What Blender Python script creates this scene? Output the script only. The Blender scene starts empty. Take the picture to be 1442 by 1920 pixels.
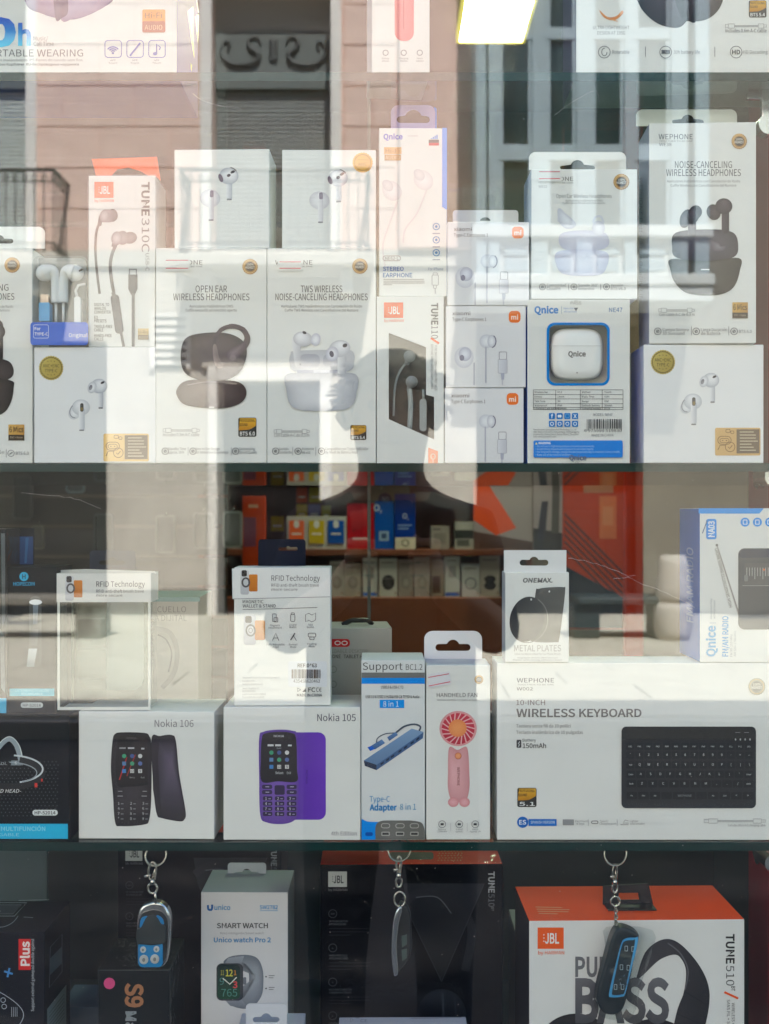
import bpy, bmesh, math, random
from mathutils import Vector, Matrix
from mathutils.geometry import tessellate_polygon

random.seed(7)
SC = bpy.context.scene
COL = SC.collection
R = math.radians

# ------------------------------------------------------------------ camera
CZ = 1.30           # height of the lens above the pavement
CY = -0.80          # lens stands 0.8 m in front of the shop window
FP = 2100.0         # focal length in photo pixels (photo 1442 x 1920)
CU, CV = 721.0, 960.0
cam = bpy.data.cameras.new('camera')
cam.sensor_fit = 'HORIZONTAL'
cam.sensor_width = 36.0
cam.lens = 36.0 * FP / 1442.0
cam.clip_start = 0.01
cam.clip_end = 500.0
cam.dof.use_dof = True
cam.dof.focus_distance = 0.93
cam.dof.aperture_fstop = 15.0
camo = bpy.data.objects.new('camera', cam)
camo.location = (0, CY, CZ)
camo.rotation_euler = (R(90), 0, 0)
COL.objects.link(camo)
SC.camera = camo

# ------------------------------------------------------------------ sky, sun, exposure
SUN_EL = 58.0
SUN_AZ = 14.0       # from straight behind the shop, towards +x
w = bpy.data.worlds.new('World')
SC.world = w
w.use_nodes = True
nt = w.node_tree
for n in list(nt.nodes):
    nt.nodes.remove(n)
wo = nt.nodes.new('ShaderNodeOutputWorld')
bg = nt.nodes.new('ShaderNodeBackground')
sky = nt.nodes.new('ShaderNodeTexSky')
sky.sky_type = 'NISHITA'
sky.sun_disc = False
sky.sun_elevation = R(SUN_EL)
sky.sun_rotation = R(SUN_AZ)
bg.inputs[1].default_value = 0.11
nt.links.new(sky.outputs[0], bg.inputs[0])
nt.links.new(bg.outputs[0], wo.inputs[0])
sl = bpy.data.lights.new('sun', 'SUN')
sl.energy = 5.0
sl.angle = R(0.5)
sl.color = (1.0, 0.97, 0.93)
so = bpy.data.objects.new('sun', sl)
so.rotation_euler = (-R(90 - SUN_EL), 0, -R(SUN_AZ))
so.location = (3, 12, 20)
COL.objects.link(so)
SC.view_settings.view_transform = 'Standard'
SC.view_settings.look = 'None'
SC.view_settings.gamma = 1.0
SC.view_settings.use_curve_mapping = False
SC.view_settings.exposure = 2.42
SC.render.engine = 'CYCLES'
SC.cycles.use_denoising = True
SC.cycles.max_bounces = 10
SC.cycles.transparent_max_bounces = 40
SC.cycles.glossy_bounces = 5
SC.cycles.diffuse_bounces = 5
SC.cycles.caustics_reflective = False
SC.cycles.caustics_refractive = False
SC.cycles.sample_clamp_indirect = 6.0

# ------------------------------------------------------------------ helpers
def lin1(c):
    c /= 255.0
    return c / 12.92 if c <= 0.04045 else ((c + 0.055) / 1.055) ** 2.4
def lin(c):
    return (lin1(c[0]), lin1(c[1]), lin1(c[2]), 1.0)

MATS = {}
def mat(name, c=(200, 200, 200), rough=0.5, metal=0.0, vary=0.0, vscale=30.0, bump=0.0, bscale=200.0,
        spec=0.5, emit=None, coat=0.0, stretch=None):
    if name in MATS:
        return MATS[name]
    m = bpy.data.materials.new(name)
    m.use_nodes = True
    nt = m.node_tree
    b = nt.nodes['Principled BSDF']
    b.inputs['Base Color'].default_value = lin(c)
    b.inputs['Roughness'].default_value = rough
    b.inputs['Metallic'].default_value = metal
    b.inputs['Specular IOR Level'].default_value = spec
    b.inputs['Coat Weight'].default_value = coat
    tc = nt.nodes.new('ShaderNodeTexCoord')
    src = tc.outputs['Object']
    if stretch:
        mp = nt.nodes.new('ShaderNodeMapping')
        mp.inputs['Scale'].default_value = stretch
        nt.links.new(src, mp.inputs[0])
        src = mp.outputs[0]
    if vary > 0:
        no = nt.nodes.new('ShaderNodeTexNoise')
        no.inputs['Scale'].default_value = vscale
        no.inputs['Detail'].default_value = 5
        nt.links.new(src, no.inputs['Vector'])
        mx = nt.nodes.new('ShaderNodeMix')
        mx.data_type = 'RGBA'
        L = lin(c)
        mx.inputs[6].default_value = tuple(max(0, x * (1 - vary)) for x in L[:3]) + (1,)
        mx.inputs[7].default_value = tuple(min(0.95, x * (1 + vary)) for x in L[:3]) + (1,)
        nt.links.new(no.outputs[0], mx.inputs[0])
        nt.links.new(mx.outputs[2], b.inputs['Base Color'])
    if bump > 0:
        no = nt.nodes.new('ShaderNodeTexNoise')
        no.inputs['Scale'].default_value = bscale
        no.inputs['Detail'].default_value = 4
        nt.links.new(src, no.inputs['Vector'])
        bp = nt.nodes.new('ShaderNodeBump')
        bp.inputs['Strength'].default_value = bump
        bp.inputs['Distance'].default_value = 0.002
        nt.links.new(no.outputs[0], bp.inputs['Height'])
        nt.links.new(bp.outputs[0], b.inputs['Normal'])
    if emit:
        b.inputs['Emission Color'].default_value = lin(c)
        b.inputs['Emission Strength'].default_value = emit
    MATS[name] = m
    return m

def paper(c, rough=0.5):
    # printed board: faint mottling, slight waviness of the sheet
    return mat('board_%d_%d_%d' % tuple(c), c, rough, vary=0.05, vscale=22, bump=0.05, bscale=45, spec=0.07)

def glass_mat(name, tint=(255, 255, 255), ior=1.5, dirt=0.0, wave=0.0, rough=0.0):
    if name in MATS:
        return MATS[name]
    m = bpy.data.materials.new(name)
    m.use_nodes = True
    nt = m.node_tree
    for n in list(nt.nodes):
        nt.nodes.remove(n)
    out = nt.nodes.new('ShaderNodeOutputMaterial')
    tr = nt.nodes.new('ShaderNodeBsdfTransparent')
    tr.inputs[0].default_value = lin(tint)
    gl = nt.nodes.new('ShaderNodeBsdfGlossy')
    gl.inputs['Roughness'].default_value = rough
    fr = nt.nodes.new('ShaderNodeFresnel')
    fr.inputs['IOR'].default_value = ior
    mx = nt.nodes.new('ShaderNodeMixShader')
    geo = nt.nodes.new('ShaderNodeNewGeometry')
    # same reflectance seen from either side of the sheet
    mix_ior = nt.nodes.new('ShaderNodeMix')
    mix_ior.data_type = 'FLOAT'
    mix_ior.inputs[2].default_value = ior
    mix_ior.inputs[3].default_value = 1.0 / ior
    nt.links.new(geo.outputs['Backfacing'], mix_ior.inputs[0])
    nt.links.new(mix_ior.outputs[0], fr.inputs['IOR'])
    nt.links.new(fr.outputs[0], mx.inputs[0])
    nt.links.new(tr.outputs[0], mx.inputs[1])
    nt.links.new(gl.outputs[0], mx.inputs[2])
    last = mx
    tc = nt.nodes.new('ShaderNodeTexCoord')
    if wave > 0:
        no = nt.nodes.new('ShaderNodeTexNoise')
        no.inputs['Scale'].default_value = 2.2
        no.inputs['Detail'].default_value = 1.0
        nt.links.new(tc.outputs['Object'], no.inputs['Vector'])
        bp = nt.nodes.new('ShaderNodeBump')
        bp.inputs['Strength'].default_value = wave
        bp.inputs['Distance'].default_value = 0.01
        nt.links.new(no.outputs[0], bp.inputs['Height'])
        nt.links.new(bp.outputs[0], gl.inputs['Normal'])
    if dirt > 0:
        n2 = nt.nodes.new('ShaderNodeTexNoise')
        n2.inputs['Scale'].default_value = 7
        n2.inputs['Detail'].default_value = 3
        mp = nt.nodes.new('ShaderNodeMapping')
        mp.inputs['Rotation'].default_value = (0, R(-28), 0)
        mp.inputs['Scale'].default_value = (1.0, 1.0, 7.0)
        nt.links.new(tc.outputs['Object'], mp.inputs[0])
        nt.links.new(mp.outputs[0], n2.inputs['Vector'])
        mu = nt.nodes.new('ShaderNodeMapRange')       # wiping streaks of thin grime
        mu.inputs['From Min'].default_value = 0.48
        mu.inputs['From Max'].default_value = 0.75
        mu.inputs['To Min'].default_value = 0.0
        mu.inputs['To Max'].default_value = dirt
        nt.links.new(n2.outputs[0], mu.inputs[0])
        df = nt.nodes.new('ShaderNodeBsdfDiffuse')
        df.inputs[0].default_value = (0.7, 0.68, 0.64, 1)
        m2 = nt.nodes.new('ShaderNodeMixShader')
        nt.links.new(mu.outputs[0], m2.inputs[0])
        nt.links.new(mx.outputs[0], m2.inputs[1])
        nt.links.new(df.outputs[0], m2.inputs[2])
        last = m2
    nt.links.new(last.outputs[0], out.inputs[0])
    MATS[name] = m
    return m

def film_mat():
    if 'wrap_film' in MATS:
        return MATS['wrap_film']
    m = glass_mat('wrap_film', (250, 251, 252), 1.3, rough=0.06)
    nt = m.node_tree
    gl = [n for n in nt.nodes if n.type == 'BSDF_GLOSSY'][0]
    tc = [n for n in nt.nodes if n.type == 'TEX_COORD'][0]
    no = nt.nodes.new('ShaderNodeTexNoise')
    no.inputs['Scale'].default_value = 55
    no.inputs['Detail'].default_value = 2
    no.inputs['Distortion'].default_value = 1.5
    bp = nt.nodes.new('ShaderNodeBump')
    bp.inputs['Strength'].default_value = 0.5
    bp.inputs['Distance'].default_value = 0.003
    nt.links.new(tc.outputs['Object'], no.inputs['Vector'])
    nt.links.new(no.outputs[0], bp.inputs['Height'])
    nt.links.new(bp.outputs[0], gl.inputs['Normal'])
    return m

def print_mat(name='printed_ink', rough=0.42):
    if name in MATS:
        return MATS[name]
    m = bpy.data.materials.new(name)
    m.use_nodes = True
    nt = m.node_tree
    b = nt.nodes['Principled BSDF']
    at = nt.nodes.new('ShaderNodeAttribute')
    at.attribute_name = 'ink'
    nt.links.new(at.outputs['Color'], b.inputs['Base Color'])
    b.inputs['Roughness'].default_value = rough
    b.inputs['Specular IOR Level'].default_value = 0.25
    MATS[name] = m
    return m
INK = print_mat()
FOIL = print_mat('printed_foil', 0.3)

def tag(o, label=None, cat=None, group=None, kind=None):
    if label: o['label'] = label
    if cat: o['category'] = cat
    if group: o['group'] = group
    if kind: o['kind'] = kind
    return o

def empty(name, loc=(0, 0, 0), rz=0.0, rx=0.0, ry=0.0):
    e = bpy.data.objects.new(name, None)
    e.empty_display_size = 0.05
    e.location = loc
    e.rotation_euler = (rx, ry, rz)
    COL.objects.link(e)
    return e

def link(name, me, m=None, parent=None):
    o = bpy.data.objects.new(name, me)
    if m is not None and not me.materials:
        for x in (m if isinstance(m, (list, tuple)) else [m]):
            me.materials.append(x)
    COL.objects.link(o)
    if parent is not None:
        o.parent = parent
    return o

def bm_obj(name, bm, m, parent=None, smooth=False):
    me = bpy.data.meshes.new(name)
    bm.normal_update()
    bm.to_mesh(me)
    bm.free()
    if smooth:
        for p in me.polygons:
            p.use_smooth = True
    return link(name, me, m, parent)

def bm_box(bm, x0, x1, y0, y1, z0, z1, bev=0.0, seg=2):
    r = bmesh.ops.create_cube(bm, size=1.0)
    vs = r['verts']
    for v in vs:
        v.co = Vector(((x0 + x1) / 2 + v.co.x * (x1 - x0), (y0 + y1) / 2 + v.co.y * (y1 - y0), (z0 + z1) / 2 + v.co.z * (z1 - z0)))
    if bev > 0:
        es = list({e for v in vs for e in v.link_edges})
        bmesh.ops.bevel(bm, geom=es, offset=bev, segments=seg, affect='EDGES', profile=0.5)
    return bm

def box(name, x0, x1, y0, y1, z0, z1, m, parent=None, bev=0.0, seg=2):
    bm = bmesh.new()
    bm_box(bm, min(x0, x1), max(x0, x1), min(y0, y1), max(y0, y1), min(z0, z1), max(z0, z1), bev, seg)
    return bm_obj(name, bm, m, parent)

def bm_tube(bm, pts, rad, n=8, closed=False, cap=True):
    pts = [Vector(p) for p in pts]
    N = len(pts)
    rings = []
    up = Vector((0, 0, 1))
    prev = None
    for i, p in enumerate(pts):
        if closed:
            t = pts[(i + 1) % N] - pts[i - 1]
        else:
            t = pts[min(i + 1, N - 1)] - pts[max(i - 1, 0)]
        t.normalize()
        if prev is None:
            a = t.cross(up)
            if a.length < 1e-3:
                a = t.cross(Vector((1, 0, 0)))
        else:
            a = prev - t * prev.dot(t)
        a.normalize()
        prev = a
        b = t.cross(a)
        r = rad[i] if isinstance(rad, (list, tuple)) else rad
        rings.append([bm.verts.new(p + (a * math.cos(2 * math.pi * k / n) + b * math.sin(2 * math.pi * k / n)) * r) for k in range(n)])
    for i in range(N if closed else N - 1):
        A, B = rings[i], rings[(i + 1) % N]
        for k in range(n):
            try:
                bm.faces.new((A[k], A[(k + 1) % n], B[(k + 1) % n], B[k]))
            except ValueError:
                pass
    if cap and not closed:
        bm.faces.new(rings[0][::-1])
        bm.faces.new(rings[-1])
    return bm

def tube(name, pts, rad, m, parent=None, n=8, closed=False):
    bm = bmesh.new()
    bm_tube(bm, pts, rad, n, closed)
    bmesh.ops.recalc_face_normals(bm, faces=bm.faces)
    return bm_obj(name, bm, m, parent, True)

def plate_bm(outer, holes=(), t0=0.0, t1=0.001, axis='Y', bm=None):
    """Flat outline (a, b) with holes, given thickness along axis; (a, b) are X and Z for axis Y, X and Y for axis Z."""
    bm = bm or bmesh.new()
    loops = [list(outer)] + [list(h) for h in holes]
    flat = [p for l in loops for p in l]
    def co(p, t):
        return (p[0], t, p[1]) if axis == 'Y' else ((p[0], p[1], t) if axis == 'Z' else (t, p[0], p[1]))
    A = [bm.verts.new(co(p, t0)) for p in flat]
    B = [bm.verts.new(co(p, t1)) for p in flat]
    for tri in tessellate_polygon([[Vector((p[0], p[1], 0)) for p in l] for l in loops]):
        try:
            bm.faces.new([A[i] for i in tri])
            bm.faces.new([B[i] for i in tri[::-1]])
        except ValueError:
            pass
    s = 0
    for l in loops:
        n = len(l)
        for i in range(n):
            j = (i + 1) % n
            try:
                bm.faces.new((A[s + i], A[s + j], B[s + j], B[s + i]))
            except ValueError:
                pass
        s += n
    bmesh.ops.recalc_face_normals(bm, faces=bm.faces)
    return bm

# outlines in (u, v)
def rrect(x0, y0, x1, y1, r, n=6):
    x0, x1 = min(x0, x1), max(x0, x1)
    y0, y1 = min(y0, y1), max(y0, y1)
    r = min(r, (x1 - x0) / 2, (y1 - y0) / 2)
    P = []
    for cx, cy, a in ((x1 - r, y0 + r, -90), (x1 - r, y1 - r, 0), (x0 + r, y1 - r, 90), (x0 + r, y0 + r, 180)):
        for k in range(n + 1):
            t = R(a + 90 * k / n)
            P.append((cx + r * math.cos(t), cy + r * math.sin(t)))
    return P
def ell(cx, cy, rx, ry=None, rot=0, n=36, a0=0, a1=360):
    ry = rx if ry is None else ry
    c, s = math.cos(R(rot)), math.sin(R(rot))
    P = []
    full = abs(a1 - a0) >= 360
    for k in range(n if full else n + 1):
        t = R(a0 + (a1 - a0) * k / n)
        x, y = rx * math.cos(t), ry * math.sin(t)
        P.append((cx + x * c - y * s, cy + x * s + y * c))
    return P
def spl(P, closed=False, n=6):
    """Catmull-Rom through P."""
    out = []
    N = len(P)
    for i in range(N if closed else N - 1):
        p = [P[(i + k) % N] if closed else P[max(0, min(N - 1, i + k))] for k in (-1, 0, 1, 2)]
        for j in range(n):
            t = j / n
            out.append(tuple(0.5 * (2 * p[1][d] + (p[2][d] - p[0][d]) * t + (2 * p[0][d] - 5 * p[1][d] + 4 * p[2][d] - p[3][d]) * t * t
                                    + (3 * p[1][d] - p[0][d] - 3 * p[2][d] + p[3][d]) * t ** 3) for d in range(len(P[0]))))
    if not closed:
        out.append(tuple(P[-1]))
    return out
def rot_pts(P, cx, cy, deg):
    c, s = math.cos(R(deg)), math.sin(R(deg))
    return [(cx + (x - cx) * c - (y - cy) * s, cy + (x - cx) * s + (y - cy) * c) for x, y in P]

_fc = bpy.data.curves.new('glyph_source', 'FONT')
_fo = bpy.data.objects.new('glyph_source', _fc)
_fc.resolution_u = 3
_tcache = {}
_fs = 1.0
try:      # the sans serif that ships with Blender; the built-in font stands in if it is missing
    import os
    _fc.font = bpy.data.fonts.load(os.path.join(bpy.utils.system_resource('DATAFILES', path='fonts'), 'Noto Sans CJK Regular.woff2'))
    _fc.body = 'H'
    _m = _fo.to_mesh()
    _fs = 0.682 / max(v.co.y for v in _m.vertices)
    _fo.to_mesh_clear()
except Exception:
    pass
def text_geo(s, bold=0.0):
    k = (s, bold)
    if k not in _tcache:
        _fc.body = s
        _fc.offset = bold / _fs * 0.8
        me = _fo.to_mesh()
        _tcache[k] = ([(v.co.x * _fs, v.co.y * _fs) for v in me.vertices], [tuple(p.vertices) for p in me.polygons])
        _fo.to_mesh_clear()
    return _tcache[k]
CAP = 0.682

def ray(u, v):
    return Vector(((u - CU) / FP, 1.0, -(v - CV) / FP))
def P3(u, v, y):
    d = y - CY
    return Vector(((u - CU) / FP * d, y, CZ - (v - CV) / FP * d))

class Sheet:
    """A flat face of a thing on which print is laid: photo points are carried on to that face along the line of sight."""
    def __init__(self, M, org, nrm, parent, eps0=0.00015):
        self.M = M
        self.Mi = M.inverted()
        self.n = Vector(nrm).normalized()
        self.o = Vector(org)
        self.wn = (M.to_3x3() @ self.n).normalized()
        self.wo = M @ self.o
        self.parent = parent
        self.lay = 0
        self.eps0 = eps0
        self.cur = None
    def at(self, u, v, lift=0.0):
        c = Vector((0, CY, CZ))
        d = ray(u, v)
        t = (self.wo - c).dot(self.wn) / d.dot(self.wn)
        return self.Mi @ (c + d * t) + self.n * lift
    # parts
    def part(self, name, material=None):
        self.flush()
        self.cur = dict(name=name, v=[], f=[], c=[], m=material or INK)
        return self
    def flush(self):
        if self.cur and self.cur['f']:
            me = bpy.data.meshes.new(self.cur['name'])
            me.from_pydata([tuple(x) for x in self.cur['v']], [], self.cur['f'])
            ca = me.color_attributes.new('ink', 'FLOAT_COLOR', 'POINT')
            for i, c in enumerate(self.cur['c']):
                ca.data[i].color = c
            link(self.cur['name'], me, self.cur['m'], self.parent)
        self.cur = None
    def _add(self, pts, faces, cols):
        if self.cur is None:
            self.part('printed_graphic')
        self.lay += 1
        L = self.eps0 + 0.000015 * self.lay
        b = len(self.cur['v'])
        self.cur['v'] += [self.at(u, v, L) for u, v in pts]
        self.cur['c'] += cols
        self.cur['f'] += [tuple(b + i for i in f) for f in faces]
    def poly(self, pts, c, c2=None, ang=90, holes=()):
        loops = [list(pts)] + [list(h) for h in holes]
        flat = [p for l in loops for p in l]
        tris = tessellate_polygon([[Vector((p[0], p[1], 0)) for p in l] for l in loops])
        if c2 is None:
            cols = [lin(c)] * len(flat)
        else:
            dx, dy = math.cos(R(ang)), math.sin(R(ang))
            q = [p[0] * dx + p[1] * dy for p in flat]
            lo, hi = min(q), max(q)
            cols = []
            for t in q:
                t = (t - lo) / (hi - lo + 1e-9)
                cols.append(lin([c[k] * (1 - t) + c2[k] * t for k in range(3)]))
        self._add(flat, tris, cols)
        return self
    def blob(self, pts, c_in, c_out, hx=None, hy=None, p=1.6, n=5):
        """Outline shaded from a highlight at (hx, hy) out to its rim (printed picture of a rounded thing)."""
        N = len(pts)
        mx = sum(q[0] for q in pts) / N
        my = sum(q[1] for q in pts) / N
        hx = mx if hx is None else hx
        hy = my if hy is None else hy
        V, F, Cc = [(hx, hy)], [], [lin(c_in)]
        for k in range(1, n + 1):
            t = k / n
            for (x, y) in pts:
                V.append((hx + (x - hx) * t, hy + (y - hy) * t))
                s = t ** p
                Cc.append(lin([c_in[j] * (1 - s) + c_out[j] * s for j in range(3)]))
        for i in range(N):
            F.append((0, 1 + i, 1 + (i + 1) % N))
        for k in range(n - 1):
            a, b = 1 + k * N, 1 + (k + 1) * N
            for i in range(N):
                j = (i + 1) % N
                F.append((a + i, b + i, b + j, a + j))
        self._add(V, F, Cc)
        return self
    def line(self, pts, wd, c, closed=False, c2=None):
        N = len(pts)
        V, F, Cc = [], [], []
        for i in range(N):
            if closed:
                a, b = pts[i - 1], pts[(i + 1) % N]
            else:
                a, b = pts[max(0, i - 1)], pts[min(N - 1, i + 1)]
            dx, dy = b[0] - a[0], b[1] - a[1]
            l = math.hypot(dx, dy) or 1
            ww = (wd[i] if isinstance(wd, (list, tuple)) else wd) / 2
            nx, ny = -dy / l * ww, dx / l * ww
            V += [(pts[i][0] + nx, pts[i][1] + ny), (pts[i][0] - nx, pts[i][1] - ny)]
            cc = c if c2 is None else [c[k] * (1 - i / (N - 1)) + c2[k] * i / (N - 1) for k in range(3)]
            Cc += [lin(cc)] * 2
        for i in range(N if closed else N - 1):
            j = (i + 1) % N
            F.append((2 * i, 2 * i + 1, 2 * j + 1, 2 * j))
        self._add(V, F, Cc)
        return self
    def rect(self, x0, y0, x1, y1, c, c2=None, ang=90, r=0):
        return self.poly(rrect(x0, y0, x1, y1, r) if r else [(x0, y0), (x1, y0), (x1, y1), (x0, y1)], c, c2, ang)
    def text(self, s, x, y, cap, c, w=None, al='L', bold=0.0, rot=0, slant=0.0, c2=None):
        """Baseline starts at (x, y); cap height and width w in photo pixels; rot clockwise in degrees."""
        V, F = text_geo(s, bold)
        if not V:
            return self
        xa, xb = min(p[0] for p in V), max(p[0] for p in V)
        sy = cap / CAP
        sx = w / (xb - xa) if w else sy
        off = {'L': 0, 'C': -(xb - xa) * sx / 2, 'R': -(xb - xa) * sx}[al]
        cr, sr = math.cos(R(rot)), math.sin(R(rot))
        pts, cols = [], []
        for px, py in V:
            a = (px - xa) * sx + off + slant * py * sy
            b = -py * sy
            pts.append((x + a * cr - b * sr, y + a * sr + b * cr))
            if c2 is None:
                cols.append(lin(c))
            else:
                t = min(1, max(0, py / CAP))
                cols.append(lin([c2[k] * (1 - t) + c[k] * t for k in range(3)]))
        self._add(pts, F, cols)
        return self

YF = 0.100
S1 = CZ + (960 - 140) / FP * 0.9
S2 = CZ + (960 - 869) / FP * 0.9
S3 = CZ - (1576 - 960) / FP * 0.9
S4 = S3 - 0.303
ST = 0.0068          # shelf glass thickness
WHITE = (230, 230, 226)
JIT = random.Random(21)

class Carton:
    """A folding carton given by the photo columns of its front face, the row of its top edge and what it stands on."""
    def __init__(s, name, label, cat, x0, x1, top, rest, y=YF, yaw=0.0, depth=0.04, front=WHITE, left=None, right=None,
                 topc=None, bottom=None, group=None, body='carton', skip_body=False, bev=0.0006, lean=0.0):
        s.h0 = rest
        if yaw == 0.0:
            yaw = JIT.uniform(-0.7, 0.7)
        um = (x0 + x1) / 2
        wx = (um - CU) / FP * (y - CY)
        s.root = empty(name, (wx, y, rest + 0.0003), R(yaw), R(lean))
        tag(s.root, label, cat, group)
        s.M = Matrix.Translation((wx, y, rest + 0.0003)) @ Matrix.Rotation(R(yaw), 4, 'Z') @ Matrix.Rotation(R(lean), 4, 'X')
        s.f = Sheet(s.M, (0, 0, 0), (0, -1, 0), s.root)
        vm = (top + 960 - (rest - CZ) / 0.9 * FP) / 2
        s.a0 = s.f.at(x0, vm).x
        s.a1 = s.f.at(x1, vm).x
        s.h = s.f.at(um, top).z
        s.d = depth
        s.top = rest + s.h + 0.0006
        s.y = y
        if not skip_body:
            bm = bmesh.new()
            bm_box(bm, s.a0, s.a1, 0, depth, 0, s.h, bev, 2)
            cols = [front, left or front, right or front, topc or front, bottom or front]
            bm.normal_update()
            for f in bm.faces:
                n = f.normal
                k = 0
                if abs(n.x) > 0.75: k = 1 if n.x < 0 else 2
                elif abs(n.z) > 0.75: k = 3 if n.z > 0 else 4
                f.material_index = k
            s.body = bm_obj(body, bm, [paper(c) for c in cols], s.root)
    def face(s, which):
        o, n = {'left': ((s.a0, 0, 0), (-1, 0, 0)), 'right': ((s.a1, 0, 0), (1, 0, 0)), 'top': ((0, 0, s.h), (0, 0, 1)),
                'bottom': ((0, 0, 0), (0, 0, -1))}[which]
        return Sheet(s.M, o, n, s.root)
    def plate(s, name, outer, holes=(), y=0.0, t=0.0006, color=WHITE, m=None):
        """An upright card in the plane y of the carton, outline in photo pixels."""
        sh = Sheet(s.M, (0, y, 0), (0, -1, 0), s.root)
        cv = lambda L: [(q.x, q.z) for q in (sh.at(u, v) for u, v in L)]
        bm = plate_bm(cv(outer), [cv(h) for h in holes], y, y + t)
        s.last = bm_obj(name, bm, m or paper(color), s.root)
        return sh
    def done(s):
        s.f.flush()
        return s
    def wrap(s):
        """Thin crinkled film round the carton."""
        g = 0.0008
        box('wrap_film', s.a0 - g, s.a1 + g, -g, s.d + g, 0.0002, s.h + g, film_mat(), s.root, 0.0008)

def euro(cx, cy, wd, h, bump):
    """Euro hang-hole outline: slot of width wd and height h with a round bump on top."""
    r = h / 2
    P = []
    P += [(cx - wd / 2 + r + r * math.cos(R(t)), cy + r * math.sin(R(t))) for t in range(90, 271, 20)]
    P += [(cx + bump * math.cos(R(t)), cy - r * 0.4 - 0.001 + bump * math.sin(R(t))) for t in range(200, 341, 14)]
    P += [(cx + wd / 2 - r + r * math.cos(R(t)), cy + r * math.sin(R(t))) for t in range(-90, 91, 20)]
    return P

# ================================================================== STRUCTURE: street, shop building, house fronts across the street
M_ASPH = mat('street_paving', (60, 61, 62), 0.85, vary=0.25, vscale=6, bump=0.5, bscale=60)
M_SLAB = mat('paving_stone', (192, 186, 170), 0.8, vary=0.3, vscale=3, bump=0.5, bscale=40)
M_KERB = mat('kerb_granite', (150, 148, 142), 0.8, vary=0.2, vscale=40)
M_SHOPW = mat('shop_wall_render', (196, 190, 180), 0.8, vary=0.08, vscale=4)

g = box('ground', -60, 60, -60, 60, -0.3, 0.0, M_ASPH)
tag(g, 'grey paved street between the shop window and the houses', kind='structure')

# lit pavement on the far side with a real kerb and separate slabs
pv = box('pavement', -14, 14, -12.2, -5.6, 0.0, 0.10, M_KERB)
tag(pv, 'stone pavement along the house fronts', kind='structure')
bm = bmesh.new()
bm_box(bm, -0.446, 0.446, -0.289, 0.289, 0.0, 0.02, 0.003, 1)
slab_me = bpy.data.meshes.new('paving_slab')
bm.to_mesh(slab_me); bm.free()
slab_me.materials.append(M_SLAB)
for r in range(11):
    for c in range(9):
        o = bpy.data.objects.new('paving_slab', slab_me)
        o.location = (-3.7 + c * 0.9 + (0.45 if r % 2 else 0), -11.85 + r * 0.585, 0.10 + random.uniform(-0.003, 0.003))
        o.rotation_euler = (random.uniform(-.004, .004), random.uniform(-.004, .004), 0)
        COL.objects.link(o); o.parent = pv

# ---- the shop's own building (shades the near half of the street)
WX0, WX1, WZ0, WZ1 = -1.35, 1.35, 0.50, 2.62
sb = empty('shop_building', (0, 0.1, 0))
tag(sb, 'plastered building that holds the shop window, four storeys high', 'building')
def sbp(name, x0, x1, y0, y1, z0, z1, m=M_SHOPW, bev=0):
    o = box(name, x0, x1, y0 - 0.1, y1 - 0.1, z0, z1, m, sb, bev)
    return o
sbp('wall', -14, WX0, 0.0, 0.25, 0.0, 2.9)
sbp('wall', WX1, 14, 0.0, 0.25, 0.0, 2.9)
sbp('parapet_wall', WX0, WX1, 0.0, 0.06, 0.0, WZ0)
sbp('lintel', WX0, WX1, 0.0, 0.25, WZ1, 2.9)
sbp('upper_wall', -14, 14, 0.0, 7.0, 2.9, 10.4)

# ---- shop window pane: one clean sheet of glass in the opening
pane = box('window_pane', WX0, WX1, 0.0, 0.008, WZ0, WZ1, glass_mat('window_glass', (248, 252, 251), 1.74, dirt=0.011, wave=0.014))
tag(pane, 'large clear shop window pane mirroring the street', kind='structure')

# fine scratches on the outer face of the pane
M_SCR = mat('scratch_white', (210, 208, 204), 0.6)
for L in ([(1066, 1046), (1110, 1055), (1160, 1072), (1196, 1092), (1240, 1108), (1300, 1138)], [(1150, 1084), (1166, 1084), (1192, 1078)], [(40, 925), (110, 930), (150, 938), (190, 955)], [(150, 60), (158, 68), (163, 74)], [(360, 176), (400, 196), (452, 204)], [(1040, 215), (1110, 170), (1124, 192)]):
    bm = bmesh.new()
    P = spl(L, n=6)
    bm_tube(bm, [P3(u + random.uniform(-1.2, 1.2), v + random.uniform(-1.2, 1.2), -0.0001) for u, v in P], [random.uniform(.00003, .00008) for _ in P], 4)
    bm_obj('scratch', bm, M_SCR, pane)

bm = bmesh.new()
rs = random.Random(5)
for _ in range(150):
    q = P3(rs.uniform(0, 1442), rs.uniform(0, 1920) if rs.random() < .5 else rs.uniform(1580, 1920), -0.0001)
    bmesh.ops.create_circle(bm, cap_ends=True, segments=6, radius=rs.choice((.00010, .00014, .0002, .00028)), matrix=Matrix.Translation(q) @ Matrix.Rotation(R(90), 4, 'X'))
tag(bm_obj('dust_specks', bm, mat('pale_dust', (190, 186, 178), 0.9), pane), kind='stuff')

# ---- houses across the street.  D = distance along the mirrored line of sight
HD = 13.0
def hx(u, D=HD): return (u - CU) / FP * D
def hz(v, D=HD): return CZ - (v - CV) / FP * D
def hy(D=HD): return -(D + CY)

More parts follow.
